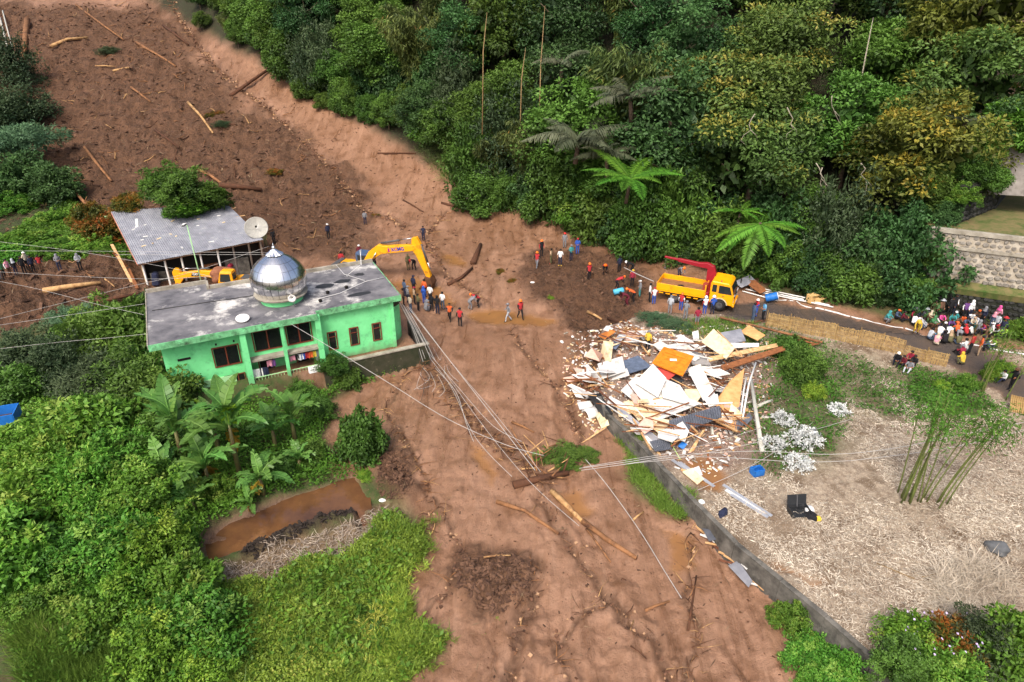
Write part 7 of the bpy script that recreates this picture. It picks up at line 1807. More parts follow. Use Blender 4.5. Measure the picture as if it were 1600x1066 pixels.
LG = [([(44, 36), (36, 120)], .55, M_LOGT, "thick standing tan log at the slide's upper left"), ([(80, 76), (105, 65), (138, 62)], .33, M_LOGP, "pale stripped log below the slide's top left corner"), ([(119, 9), (160, 40), (194, 64)], .2, M_LOGT, "long slanting tan log near the slide's top"), ([(212, 67), (245, 86), (275, 105)], .24, M_LOGT, "tan log in line below the long slanting one"),
      ([(256, 44), (295, 74)], .25, M_LOGB, "brown log half sunk in the smooth upper mud"), ([(360, 150), (428, 103)], .32, M_LOGB, "brown log leaning out from the forest edge"), ([(206, 141), (236, 164)], .18, M_LOGT, "short log in the slide's centre"), ([(295, 167), (315, 188), (334, 215)], .22, M_LOGP, "pale split log in the slide's right half"),
      ([(133, 233), (152, 258), (175, 286)], .24, M_LOGT, "tan log right of the flat-topped tree"), ([(78, 272), (116, 312)], .16, M_POLE, "grey weathered log by the green bank"), ([(91, 270), (115, 300), (142, 331)], .26, M_LOGT, "long tan log beside the grey weathered one"), ([(309, 269), (330, 278), (348, 292)], .26, M_LOGT, "splintered log above the house's fallen tree"),
      ([(344, 294), (409, 301)], .38, M_LOGB, "dark sunken log behind the grey-roofed house"), ([(178, 115), (203, 110)], .2, M_LOGP, "short pale log under the torn foliage"), ([(244, 209), (281, 237)], .2, M_LOGB, "dark log next to the pale stump"), ([(0, 28), (14, 84)], .2, M_POLE, "pale trunk at the slide's left edge"), ([(5, 20), (20, 78)], .14, M_POLE, "second pale trunk at the slide's left edge"),
      ([(150, 108), (182, 109)], .12, M_LOGP, "thin pale branch in the slide's upper middle"), ([(70, 462), (160, 449)], .28, M_LOGP, "pale stripped log in the mud left of the mosque"), ([(150, 474), (222, 460)], .2, M_LOGB, "dark log running to the mosque's rear left corner"), ([(60, 500), (215, 480)], .2, M_LOGB, "long dark log above the left thicket"), ([(110, 486), (160, 476)], .15, M_LOGB, "dark branch between the two long dark logs"), ([(165, 440), (180, 452)], .08, M_LOGP, "small pale stick near the house's left corner"),
      ([(739, 412), (745, 398), (751, 383)], .34, M_LOGB, "upturned muddy log in the middle of the slide"), ([(700, 446), (720, 436), (738, 420)], .2, M_LOGB, "muddy root running below the upturned log"), ([(802, 760), (888, 740)], .27, M_LOGB, "heavy brown log across the log jam"), ([(862, 768), (885, 790), (910, 816)], .19, M_LOGP, "pale log pointing down from the log jam"), ([(910, 816), (950, 846), (994, 874)], .18, M_LOGT, "tan log continuing down the lower mud"),
      ([(776, 786), (820, 800), (872, 836)], .14, M_LOGT, "thin bowed log left of the pale one"), ([(756, 875), (798, 872)], .06, M_LOGP, "pale stick above the dark soil patch"), ([(800, 660), (834, 676)], .1, M_LOGT, "short stick in the mud left of the broken house"), ([(916, 828), (954, 880)], .07, M_LOGT, "thin branch beside the tan log"), ([(1008, 954), (1046, 940)], .09, M_LOGT, "short stick low in the mud"), ([(988, 814), (1006, 800)], .07, M_LOGP, "pale board end in the mud left of the wall"),
      ([(1075, 985), (1082, 940), (1088, 900)], .07, M_LOGB, "curved dark branch low in the mud"), ([(1215, 935), (1220, 985)], .07, M_LOGT, "upright thin branch by the wall's bush"), ([(690, 318), (735, 330)], .16, M_LOGB, "dark branch at the forest edge by the drooping palm"), ([(590, 240), (650, 240)], .14, M_LOGB, "dark branch on the mud below the forest corner"), ([(630, 313), (662, 332)], .12, M_LOGB, "dark stick in the smooth upper channel"),
      ([(960, 392), (1010, 408)], .22, M_LOGT, "brown log at the forest foot left of the truck"), ([(905, 375), (960, 385)], .18, M_LOGB, "dark branch under the forest by the worker in blue"), ([(1160, 508), (1200, 500), (1230, 512)], .14, M_LOGB, "dark trunk across the heap's upper right corner"), ([(950, 498), (975, 506), (985, 512)], .12, M_LOGB, "curved dark branch at the heap's upper left"), ([(918, 490), (940, 502)], .14, M_LOGP, "pale splintered stump left of the broken house"), ([(1183, 636), (1206, 626)], .15, M_POLE, "short pale pole end on the field"), ([(985, 1010), (1010, 1030)], .04, M_LOGB, "dark twig at the bottom of the mud")]
for k, a in enumerate(LG): log(a[0], a[1], a[2], a[3], branch=2 if k % 5 == 0 and a[1] > .18 else 0)
# slanting splinters at the log jam
for k in range(26):
    u, v = gp.uniform(812, 905), gp.uniform(690, 752); a = Q(u, v, .1); ang = gp.uniform(0, 6.28); L_ = gp.uniform(.6, 2.0)
    b = a + Vector((math.cos(ang) * L_, math.sin(ang) * L_, gp.uniform(.1, .8)))
    mb = MB(); mb.tube([a, b], [.05, .02], 5); mi = k % 3; mb.build("jammed_branch", [M_LOGP, M_LOGT, M_LOGB][mi], label="%s %s branch %s the log jam" % ("short" if L_ < 1.2 else "long", ["pale", "tan", "muddy"][mi], ["leaning right out of", "pointing away from", "leaning left out of", "pointing toward the viewer from"][int((ang + .785) / 1.571) % 4]), cat="branch", group="%s branches of the log jam" % ["pale", "tan", "muddy"][mi])
# long timbers by the fence and field bamboo
for k, (a, b, r, m_, l_) in enumerate([((1125, 496, .4), (1285, 535, .5), .09, M_LOGT, "long timber lying from the road to the fence"), ((1246, 530, .4), (1275, 538, .3), .06, M_WOODB, "short timber crossing the long one's end"), ((1240, 545, .1), (1280, 537, .5), .06, M_WOODB, "timber propped under the long one"), ((1370, 880, .05), (1430, 905, .05), .025, M_CULMD, "thin cane on the lower field"), ((1450, 905, .05), (1490, 945, .05), .025, M_CULMD, "pale cane in the dry brush"), ((1530, 880, .06), (1440, 902, .06), .025, M_CULMD, "long cane across the dry brush"), ((1570, 930, .05), (1572, 965, .05), .03, M_LOGP, "short upright cane at the field's right")]):
    mb = MB(); mb.tube([Q(*a), Q(*b)], r, 6); mb.build("loose_timber", m_, smooth_=True, label=l_, cat="timber" if k < 3 else "cane")
# ---- poles and cables
def cable(pts_, r, m_, label, sag=0.0, group=None, n=14, name="cable"):
    ps = [P(u, v, z) for u, v, z in pts_]
    out_ = []
    if len(ps) == 2:
        for i in range(n + 1):
            t = i / n; q_ = ps[0].lerp(ps[1], t); q_.z -= sag * 4 * t * (1 - t); out_.append(q_)
    else:
        for i in range(len(ps) - 1):
            p0, p1, p2, p3 = ps[max(i - 1, 0)], ps[i], ps[i + 1], ps[min(i + 2, len(ps) - 1)]
            for j in range(6):
                t = j / 6; out_.append(.5 * ((2 * p1) + (p2 - p0) * t + (2 * p0 - 5 * p1 + 4 * p2 - p3) * t * t + (3 * p1 - p0 - 3 * p2 + p3) * t ** 3))
        out_.append(ps[-1])
    mb = MB(); mb.tube(out_, r, 5); return mb.build(name, m_, smooth_=True, label=label, cat="cable", group=group)
gc = random.Random(6)
for k in range(8):
    cable([(621 + k * 2.0, 470 + k * 1.4, 4.3 - k * .1), (642 + k * 2.5, 512 + k * 1.5, 2.2), (658 + k * 3.2, 560 + gc.uniform(-6, 8), .5)], .016, M_CABLE if k % 3 else M_CABLED, "one of the cables slanting from the mosque's right corner to the tangle", group="cables at the mosque's right corner")
for k in range(22):
    u, v = gc.uniform(655, 700), gc.uniform(535, 595); zt = TZ(*P(u, v, .2)[:2])
    cable([(u, v, zt + gc.uniform(.1, .8)), (u + gc.uniform(-14, 14), v + gc.uniform(5, 25), zt + gc.uniform(.05, .5)), (u + gc.uniform(-18, 22), v + gc.uniform(12, 40), zt + .06)], .013, [M_CABLE, M_CABLED, M_RUST][k % 3], "%s loop in the cable tangle right of the mosque" % ["pale", "dark", "rusty"][k % 3], group="%s loops of the cable tangle" % ["pale", "dark", "rusty"][k % 3])
for a in [([(636, 478, 3.6), (700, 560, 1.6), (770, 650, .7), (836, 735, .25)], .020, M_CABLE, "thick pale cable running down the mud to the log jam"), ([(640, 480, 3.5), (705, 566, 1.4), (780, 655, .6), (845, 738, .2)], .013, M_CABLE, "pale cable just beside the thick one"), ([(664, 545, .8), (720, 610, .5), (770, 665, .4), (815, 690, .2)], .014, M_CABLE, "pale cable ending at the broken branches"),
          ([(672, 560, .6), (705, 605, .3), (735, 670, .1), (760, 705, .0), (800, 745, -.1)], .014, M_CABLE, "slack pale cable bowing down the lower mud"), ([(680, 575, .5), (712, 612, .3), (728, 660, .1), (740, 690, .05)], .016, M_CABLE, "short pale cable left of the slack one"),
          ([(430, 492, 4.7), (520, 545, 4.2), (610, 600, 3.0), (700, 655, 1.8), (790, 695, .9), (850, 712, .5)], .016, M_CABLE, "long thin wire sloping from the mosque roof across the mud"), ([(915, 718, .3), (950, 760, -.1), (1000, 830, -.6), (1040, 895, -.8), (1065, 935, -1.0)], .018, M_CABLE, "white cable lying down the lower mud toward the stick"),
          ([(690, 575, .6), (760, 672, .3), (830, 755, .05), (905, 822, -.3)], .013, M_CABLE, "thin wire crossing the log jam"),
          ([(905, 732, .4), (980, 722, .8), (1050, 712, 1.0), (1180, 705, .9), (1300, 710, .8), (1400, 700, .7), (1500, 680, .8), (1600, 660, 1.2)], .016, M_CABLE, "long pale cable crossing the wall and the field"), ([(908, 735, .4), (990, 724, .75), (1060, 716, .9), (1190, 690, .9), (1260, 675, .7), (1330, 655, .5)], .013, M_CABLE, "pale cable through the white-leaved shrubs"),
          ([(912, 730, .4), (985, 718, .8), (1045, 708, 1.0), (1120, 690, .9), (1190, 668, .8)], .013, M_CABLE, "pale cable ending at the broken pole"), ([(918, 734, .4), (1000, 722, .8), (1060, 714, .95), (1150, 716, .7), (1250, 722, .6), (1330, 720, .55)], .016, M_CABLE, "lowest pale cable over the wall"), ([(1330, 720, .55), (1450, 705, .6), (1530, 690, .7), (1600, 672, 1.0)], .016, M_CABLE, "pale cable along the field behind the bamboo culms"),
          ([(1090, 766, .4), (1160, 735, .5), (1220, 700, .6), (1270, 660, .5)], .014, M_CABLE, "thin wire rising from the puddle to the shrubs"),
          ([(1022, 440, 1.6), (995, 428, 1.9), (975, 418, 2.0)], .03, M_CABLE, "taut white rope from the truck's tail to the workers")]:
    cable(*a)
for k, (a, l_) in enumerate([([(0, 378, 6.0), (120, 393, 5.4), (230, 412, 5.2), (330, 432, 5.6)], "uppermost overhead wire at the left edge"), ([(0, 392, 6.2), (200, 393, 6.0), (420, 395, 6.0)], "level overhead wire passing before the house"), ([(180, 398, 5.9), (420, 398, 5.9)], "second level wire before the house"), ([(0, 498, 3.8), (120, 468, 4.0), (215, 445, 4.6), (300, 425, 5.2), (420, 385, 6.2)], "wire rising from the left edge to the dome"), ([(0, 508, 3.6), (110, 492, 3.9), (225, 475, 4.9)], "wire from the left edge to the mosque roof's corner"),
             ([(0, 425, 5.0), (120, 432, 5.0), (240, 436, 5.0), (330, 432, 5.4)], "middle overhead wire at the left edge"), ([(0, 440, 4.8), (60, 452, 4.6), (150, 475, 4.4), (225, 492, 4.6)], "falling wire at the left edge above the logs"), ([(0, 545, 2.6), (90, 535, 3.4), (170, 528, 4.2), (237, 521, 4.9)], "lowest left wire, over the thicket to the roof edge"), ([(420, 395, 6.0), (455, 440, 5.2), (490, 490, 4.9)], "wire falling from the dome over the roof")]):
    cable(a, .011, M_CABLE, l_)
mb = MB(); mb.tube([Q(1173, 590, .9), Q(1182, 650, .5), Q(1191, 706, .1)], [.10, .12, .14], 8); e = mb.build("broken_pole", M_POLE, smooth_=True, label="fallen pale concrete pole at the right of the debris", cat="pole")
mb = MB(); mb.tube([Q(1181, 567, 1.1), Q(1170, 600, .9), Q(1160, 655, .5)], .06, 6); mb.build("white_gutter", M_WHITE, smooth_=True, label="white gutter pipe beside the fallen pole", cat="pipe")
mb = MB(); mb.tube([Q(1166, 590, 1.1), Q(1162, 610, .9), Q(1157, 650, .5)], .05, 6); mb.build("white_gutter", M_WHITE, smooth_=True, label="second white gutter pipe left of the first", cat="pipe")
mb = MB(); mb.tube([Q(1041, 680, .5), Q(1063, 718, .15)], .025, 6); mb.build("green_cane", mat("light_green_cane", lin((170, 200, 120)), var=.1), smooth_=True, label="light green cane hanging over the heap's front", cat="cane")
mb = MB(); mb.tube([Q(1112, 664, .3), Q(1114, 684, -.1)], .09, 6); mb.build("stub_post", M_POLE, label="short post under the long corrugated sheet", cat="post")
for k, (a, b, l_) in enumerate([((1075, 708, .1), (1098, 672, .7), "pale plank slanting under the corrugated sheet"), ((1080, 706, .1), (1092, 680, .6), "narrower plank beside the slanting one"), ((908, 692, .1), (938, 672, .35), "pale plank end hanging below the wall's corner"), ((915, 688, .1), (945, 668, .35), "second plank end below the wall's corner")]):
    pa, pb_ = Q(*a), Q(*b); mb = MB(); mb.slab([pa, pa + Vector((.16, .05, 0)), pb_ + Vector((.16, .05, 0)), pb_], .05); mb.build("slanting_plank", M_WOODW, label=l_, cat="plank")
for k in range(14):
    u, v = 1098 + k * 7 + gp.uniform(-4, 4), 832 + k * 6.2 + gp.uniform(-4, 4); a = Q(u, v, .15); ang = -.85 + gp.uniform(-.5, .5); L_ = gp.uniform(.8, 2.0)
    mb = MB(); mb.box((0, 0, 0), (L_, .09, .05), Vector((math.cos(ang), math.sin(ang), gp.uniform(-.05, .1))).to_track_quat('X', 'Z').to_matrix()); o = mb.build("stranded_plank", [M_WOODW, M_WHITE, M_RUST][k % 3], label="%s plank stranded in the mud outside the retaining wall" % ["pale wooden", "white", "rusty brown"][k % 3], cat="plank", group="%s planks stranded outside the wall" % ["pale", "white", "rusty"][k % 3]); o.location = a
# ---- bamboo fence
fence = empty("bamboo_fence", TG(1300, 530), 0, label="woven bamboo fence along the near side of the road", cat="fence")
FT = [(1196, 509), (1232, 516), (1268, 524), (1304, 531), (1340, 539), (1376, 547), (1410, 556), (1445, 566), (1478, 574)]
fp = [TG(u, v) for u, v in FT]
gfz = random.Random(8)
for i in range(len(fp) - 1):
    a, b = fp[i], fp[i + 1]; dd = (b - a); L_ = dd.length; hgt = 1.15 + gfz.uniform(-.12, .12); tilt = Vector((gfz.uniform(-.05, .05), gfz.uniform(-.12, .04), 0))
    if i > 5: hgt *= .75
    mb = MB(); n = int(L_ / .075)
    for k in range(n):
        t = (k + .5) / n; p_ = a + dd * t; hh = hgt * gfz.uniform(.9, 1.06)
        mb.box(p_ + tilt * .5 + Vector((0, gfz.uniform(-.015, .015), hh / 2)), (.052, .014, hh), Euler((gfz.uniform(-.03, .03), gfz.uniform(-.03, .03), math.atan2(dd.y, dd.x))).to_matrix())
    o = mb.build("bamboo_slats", M_BAMF); o.parent = fence; o.matrix_parent_inverse = Matrix.Translation(-fence.location); o["kind"] = "stuff"
    for zz in (.25, .5, .75, 1.0):
        mb = MB(); mb.box((a + b) / 2 + Vector((0, -.02, hgt * zz * .97)) + tilt * zz, (L_, .02, .045), Euler((0, -math.atan2(dd.z, Vector((dd.x, dd.y)).length), math.atan2(dd.y, dd.x))).to_matrix()); o = mb.build("rail", M_BAMF); o.parent = fence; o.matrix_parent_inverse = Matrix.Translation(-fence.location)
    mb = MB(); mb.tube([a + Vector((0, .04, -.3)), a + Vector((0, .04, hgt + .15))], .04, 6); o = mb.build("post", M_CULMD); o.parent = fence; o.matrix_parent_inverse = Matrix.Translation(-fence.location)
# palings at the right edge
for k in range(12):
    p_ = TG(1576 + k * 3.2, 640 + k * .8); mb = MB(); mb.box((0, 0, .45), (.12, .03, 1.0), Euler((-.35, .1, .2)).to_matrix()); o = mb.build("loose_paling", M_BAMF, label="pale paling leaning at the right edge of the field", cat="paling", group="palings at the right edge"); o.location = p_
# ---- road line, pipes, boxes, drum
def strip_on_ground(name, pts_, w, m_, label, dz=.012, kind="structure"):
    ps = [TG(u, v) for u, v in pts_]; vs_ = []; mb = MB(); full = []
    for i in range(len(ps) - 1):
        for j in range(10): full.append(ps[i].lerp(ps[i + 1], j / 10))
    full.append(ps[-1])
    for i, p_ in enumerate(full):
        dd = (full[min(i + 1, len(full) - 1)] - full[max(i - 1, 0)]).normalized(); sd = Vector((-dd.y, dd.x, 0)) * w / 2
        for q_ in (p_ - sd, p_ + sd): vs_.append((q_.x, q_.y, TZ(q_.x, q_.y) + dz))
    mb.mesh(vs_, [(2 * i, 2 * i + 2, 2 * i + 3, 2 * i + 1) for i in range(len(full) - 1)]); return mb.build(name, m_, label=label, kind=kind)
strip_on_ground("road_marking_line", [(1180, 462), (1260, 480), (1340, 498), (1425, 517), (1500, 536), (1610, 556)], .16, M_WHITE, "worn white line along the far edge of the road", .02)
for k, (a, b, l_) in enumerate([((1165, 452), (1302, 480), "longest of the white plastic pipes lying by the road"), ((1172, 450), (1296, 477), "white pipe lying against the longest pipe"), ((1185, 450), (1280, 470), "short white pipe on the verge"), ((1160, 455), (1215, 470), "white pipe end behind the yellow cab")]):
    mb = MB(); n_ = 10; mb.tube([Q(a[0] + (b[0] - a[0]) * i / n_, a[1] + (b[1] - a[1]) * i / n_, .12) for i in range(n_ + 1)], .055, 8); mb.build("plastic_pipe", M_WHITE, smooth_=True, label=l_, cat="pipe")
M_CARD = mat("cardboard", lin((206, 170, 112)), rough=.85, var=.15)
for k, (u, v, s_, l_) in enumerate([(1268, 472, (.75, .55, .65), "larger cardboard box standing on the road verge"), (1279, 473, (.6, .5, .4), "smaller cardboard box beside the larger one")]):
    e = empty("cardboard_box", TG(u, v), .4 + .3 * k, label=l_, cat="box"); mb = MB(); mb.box((0, 0, s_[2] / 2), s_); mb.build("carton", M_CARD, e, bevel=.01)
    mb = MB(); mb.slab([(-s_[0] / 2, -s_[1] / 2, s_[2] + .004), (s_[0] / 2, -s_[1] / 2, s_[2] + .004), (s_[0] / 2, -s_[1] / 2 - .2, s_[2] + .1), (-s_[0] / 2, -s_[1] / 2 - .2, s_[2] + .1)], .01); mb.build("flap", M_CARD, e)
p_ = TG(1195, 472); e = empty("blue_drum", p_, .3, label="blue plastic drum with a pale lid behind the truck's cab", cat="drum")
rt = Euler((R(70), 0, R(60))).to_matrix(); mb = MB(); mb.lathe([(.01, 0), (.28, 0), (.30, .05), (.32, .25), (.30, .3), (.32, .35), (.32, .62), (.30, .68), (.32, .72), (.30, .9), (.28, .92)], (0, 0, .32), 18, rot=rt); mb.build("barrel", M_TARP, e, True)
mb = MB(); mb.lathe([(.28, .92), (.29, .97), (.01, .98)], (0, 0, .32), 18, rot=rt); mb.build("lid", M_WHITE, e, True)
panel("roadside_board", [(1166, 441, .5), (1180, 440, .7), (1194, 452, .5), (1186, 456, .3)], M_WOODB, "brown board leaning on rubbish behind the cab")
panel("roadside_board", [(1152, 440, .6), (1170, 432, .7), (1178, 440, .6), (1160, 447, .4)], M_TIN, "grey sheet leaning behind the cab")
p_ = TG(958, 464, .1); mb = MB(); mb.lathe([(.01, 0), (.22, .02), (.24, .1), (.24, .75), (.22, .85), (.01, .87)], (0, 0, .3), 14, rot=Euler((R(80), 0, R(100))).to_matrix()); o = mb.build("gas_cylinder", mat("sky_blue_paint", lin((80, 170, 200)), rough=.4, var=.1), smooth_=True, label="sky blue cylinder lying among the workers on the mud", cat="cylinder"); o.location = p_
# triangle sign
e = empty("triangle_sign", TG(716, 282), 0, label="small red triangular yield sign at the forest edge", cat="sign")
mb = MB(); mb.tube([(0, 0, -.3), (0, 0, 2.4)], .035, 6); mb.build("post", M_STEELD, e)
mb = MB(); mb.mesh([(-.48, -.05, 2.95), (.48, -.05, 2.95), (0, -.05, 2.1), (-.48, -.02, 2.95), (.48, -.02, 2.95), (0, -.02, 2.1)], [(0, 2, 1), (3, 4, 5), (0, 1, 4, 3), (1, 2, 5, 4), (2, 0, 3, 5)]); mb.build("plate", mat("sign_red", lin((200, 40, 36)), rough=.5, var=.1), e)
mb = MB(); mb.mesh([(-.26, -.056, 2.83), (.26, -.056, 2.83), (0, -.056, 2.37)], [(0, 2, 1)]); mb.build("plate_centre", mat("sign_orange", lin((230, 120, 90)), rough=.5, var=.1), e)
# boulders
def boulder(u, v, r, m_, label, dz=0.0, seed=0, base=None):
    g = np.random.default_rng(seed); bm = bmesh.new(); bmesh.ops.create_icosphere(bm, subdivisions=3, radius=r)
    for v_ in bm.verts:
        d_ = v_.co.normalized(); k_ = 1 + .16 * math.sin(3.1 * d_.x + seed) + .14 * math.cos(4.3 * d_.y + 2 * seed) + .1 * math.sin(6 * d_.z + d_.x * 4); v_.co *= k_ ; v_.co.z *= .75
    me = bpy.data.meshes.new("boulder"); bm.to_mesh(me); bm.free(); me.materials.append(m_); me.polygons.foreach_set("use_smooth", [True] * len(me.polygons))
    p_ = base or TG(u, v); return inst("boulder", me, None, p_ + Vector((0, 0, r * .4 + dz)), (0, 0, seed), label=label, cat="boulder")
boulder(1557, 862, .42, mat("grey_boulder", lin((92, 94, 96)), rough=.85, var=.25, bump=.3), "dark grey boulder on the dry field", seed=1)
boulder(352, 450, .85, mat("brown_boulder", lin((140, 92, 68)), rough=.9, var=.25, bump=.3), "brown boulder behind the mosque's rear parapet", .9, seed=2)
# dark crate and bundle on the field, crates, bits
e = empty("black_crate", TG(1247, 803), .1, label="open black plastic crate on the dry field", cat="crate")
mb = MB(); mb.box((0, 0, .03), (.95, .55, .06)); mb.box((-.46, 0, .2), (.04, .55, .3)); mb.box((.46, 0, .2), (.04, .55, .3)); mb.box((0, .27, .2), (.95, .04, .3)); mb.build("tray", M_BLKS, e)
mb = MB(); mb.box((0, .36, .52), (.95, .04, .6), Euler((-.35, 0, 0)).to_matrix()); mb.build("lid", M_BLKS, e); mb = MB(); mb.box((0, .34, .52), (.04, .06, .6), Euler((-.35, 0, 0)).to_matrix()); mb.build("divider", M_GREYM, e)
def heap(u, v, s_, m_, label, name="clothing_heap", cat="clothing", seed=0):
    g = np.random.default_rng(seed); bm = bmesh.new(); bmesh.ops.create_icosphere(bm, subdivisions=2, radius=1)
    for v_ in bm.verts: v_.co.x *= s_[0] * g.uniform(.8, 1.2); v_.co.y *= s_[1] * g.uniform(.8, 1.2); v_.co.z = max(v_.co.z, -.3) * s_[2] * g.uniform(.75, 1.25)
    me = bpy.data.meshes.new(name); bm.to_mesh(me); bm.free(); me.materials.append(m_); return inst(name, me, None, TG(u, v, s_[2] * .3), (0, 0, seed), label=label, cat=cat)
heap(1264, 800, (.3, .25, .25), CLOTH["white"], "white garment beside the open black crate", seed=1); heap(1267, 808, (.35, .3, .2), CLOTH["black"], "black garment below the white one by the crate", seed=2); heap(1277, 812, (.18, .16, .16), CLOTH["yellow"], "yellow bag right of the black garment", "bag", "bag", 3)
heap(1129, 803, (.4, .2, .15), CLOTH["navy"], "dark blue cloth on the retaining wall's top", seed=4); heap(1096, 785, (.17, .15, .1), CLOTH["white"], "white basin on the retaining wall by the strips", "white_basin", "basin", 5)
e = empty("blue_crate", TG(1182, 741), .3, label="blue plastic crate below the white-leaved shrubs", cat="crate"); mb = MB()
for c_, s_ in (((0, 0, .03), (.6, .45, .05)), ((-.29, 0, .2), (.03, .45, .35)), ((.29, 0, .2), (.03, .45, .35)), ((0, -.21, .2), (.6, .03, .35)), ((0, .21, .2), (.6, .03, .35))): mb.box(c_, s_)
mb.build("crate_body", M_TARP, e); mb = MB(); mb.tube([(-.3, 0, .4), (0, 0, .55), (.3, 0, .4)], .015, 5); mb.build("handle", M_TARP, e)
e = empty("blue_trailer", TG(8, 680), .35, label="blue open trailer cut by the left edge above the lush bushes", cat="trailer")
mb = MB(); mb.box((-.6, 0, .9), (2.6, .06, .6)); mb.build("side_board", M_TARP, e); mb = MB(); mb.box((-.6, 1.2, .9), (2.6, .06, .6)); mb.build("side_board", M_TARP, e); mb = MB(); mb.box((-.6, .6, .62), (2.6, 1.2, .06)); mb.build("floor_board", M_WOODD, e); mb = MB(); mb.box((.7, .6, .9), (.06, 1.26, .6)); mb.build("tail_board", M_TARP, e); wheel_part(e, (-.4, -.05, .32), .32, .2); wheel_part(e, (-.4, 1.25, .32), .32, .2)
heap(545, 690, (.12, .12, .45), CLOTH["rose"], "pink and white cloth hanging on the lone bush", "hanging_cloth", "cloth", 6)
for k, (u, v, l_) in enumerate([(425, 828, "white scrap on the pond's soil ridge"), (540, 790, "white scrap at the pond's right end"), (598, 783, "white box on the soil beside the pond"), (148, 652, "white plastic on the dirt path at the left"), (878, 535, "white plastic sheet on the mud left of the heap"), (832, 442, "white plastic on the workers' mound"), (1457, 350, "white sack on the terrace's corner"), (640, 510, "white tarpaulin beside the mosque's niche")]):
    heap(u, v, (.2, .12, .09), M_WHITE, l_, "plastic_scrap", "scrap", 20 + k)
# dark heap of brick-like soil bits in the shallow pond
rubble("pond_bank_soil", R_SOILHEAP, 500, .05, .2, [mat("black_soil", (0.03, 0.022, 0.017), rough=.9, var=.3)], "black soil clods on the pond's ridge", 14)
# flowers on the lower right shrubs
gfl = random.Random(44); mb = MB()
for k in range(110):
    u, v = gfl.uniform(1400, 1600), gfl.uniform(985, 1055); p_ = TG(u, v, gfl.uniform(.5, 1.3)); mb.box(p_, (.07, .07, .03), Euler((gfl.uniform(0, 1), gfl.uniform(0, 1), 0)).to_matrix())
mb.build("pale_flowers", mat("lilac_petal", lin((206, 190, 226)), var=.1), label="pale lilac blossoms on the lower right bushes", kind="stuff")
# ================================================================== PEOPLE
def pose(kind):
    """joint places for a figure 1.65 m tall facing +Y: name -> (position, radius)"""
    J = dict(pel=((0, 0, .88), .13), bel=((0, .01, 1.02), .125), che=((0, .01, 1.24), .145), nec=((0, 0, 1.41), .055), hea=((0, .02, 1.52), .092), top=((0, .015, 1.60), .075))
    for s, k in ((-1, "l"), (1, "r")):
        J["sho" + k] = ((s * .17, 0, 1.35), .062); J["elb" + k] = ((s * .24, -.03, 1.10), .046); J["wri" + k] = ((s * .24, .07, .88), .034); J["han" + k] = ((s * .235, .11, .81), .036)
        J["hip" + k] = ((s * .09, 0, .84), .098); J["kne" + k] = ((s * .10, .02, .47), .066); J["ank" + k] = ((s * .10, -.01, .10), .046); J["toe" + k] = ((s * .115, .13, .045), .042)
    def S(**k):
        for n, p in k.items(): J[n] = (p, J[n][1])
    if kind == "front":      # hands held together in front
        S(elbl=(-.25, .02, 1.10), wril=(-.12, .22, 1.08), hanl=(-.05, .26, 1.08), elbr=(.25, .02, 1.10), wrir=(.12, .22, 1.06), hanr=(.05, .27, 1.05))
    if kind == "akimbo":
        S(elbl=(-.36, -.06, 1.12), wril=(-.2, .06, .98), hanl=(-.15, .08, .97), elbr=(.27, .05, 1.12), wrir=(.22, .24, 1.22), hanr=(.2, .28, 1.28))
    if kind == "walk":
        S(knel=(-.10, .16, .50), ankl=(-.10, .22, .12), toel=(-.11, .36, .07), kner=(.10, -.06, .47), ankr=(.10, -.30, .16), toer=(.11, -.20, .05), elbl=(-.25, -.12, 1.12), wril=(-.24, -.06, .90), hanl=(-.24, -.03, .83), elbr=(.25, .06, 1.12), wrir=(.23, .22, .96), hanr=(.22, .27, .92))
    if kind == "bend":
        S(pel=((0, -.12, .82)), bel=((0, .04, .94)), che=((0, .26, 1.05)), nec=((0, .42, 1.12)), hea=((0, .53, 1.13)), top=((0, .60, 1.15)), shol=(-.17, .36, 1.08), shor=(.17, .36, 1.08), elbl=(-.22, .42, .82), elbr=(.22, .46, .82), wril=(-.16, .50, .60), wrir=(.14, .56, .62), hanl=(-.14, .53, .53), hanr=(.12, .60, .56),
          hipl=(-.09, -.12, .79), hipr=(.09, -.12, .79), knel=(-.13, .02, .46), kner=(.13, .08, .46), ankl=(-.14, -.10, .10), ankr=(.14, -.02, .10), toel=(-.15, .04, .045), toer=(.15, .12, .045))
    if kind == "squat":
        S(pel=(0, -.10, .28), bel=(0, -.04, .42), che=(0, .06, .62), nec=(0, .10, .79), hea=(0, .14, .90), top=(0, .14, .98), shol=(-.17, .08, .73), shor=(.17, .08, .73), elbl=(-.22, .24, .56), elbr=(.22, .24, .56), wril=(-.10, .42, .52), wrir=(.10, .42, .52), hanl=(-.04, .46, .50), hanr=(.04, .46, .50),
          hipl=(-.10, -.08, .26), hipr=(.10, -.08, .26), knel=(-.15, .30, .46), kner=(.15, .30, .46), ankl=(-.13, .12, .09), ankr=(.13, .12, .09), toel=(-.14, .26, .045), toer=(.14, .26, .045))
    if kind == "sit":
        S(pel=(0, -.1, .12), bel=(0, -.11, .27), che=(0, -.06, .48), nec=(0, -.02, .65), hea=(0, .02, .76), top=(0, .02, .84), shol=(-.17, -.04, .59), shor=(.17, -.04, .59), elbl=(-.24, .10, .40), elbr=(.24, .10, .40), wril=(-.12, .28, .40), wrir=(.12, .28, .38), hanl=(-.06, .33, .40), hanr=(.06, .34, .37),
          hipl=(-.10, -.06, .11), hipr=(.10, -.06, .11), knel=(-.16, .30, .36), kner=(.16, .32, .34), ankl=(-.12, .52, .08), ankr=(.12, .56, .08), toel=(-.12, .66, .07), toer=(.12, .70, .07))
    return J
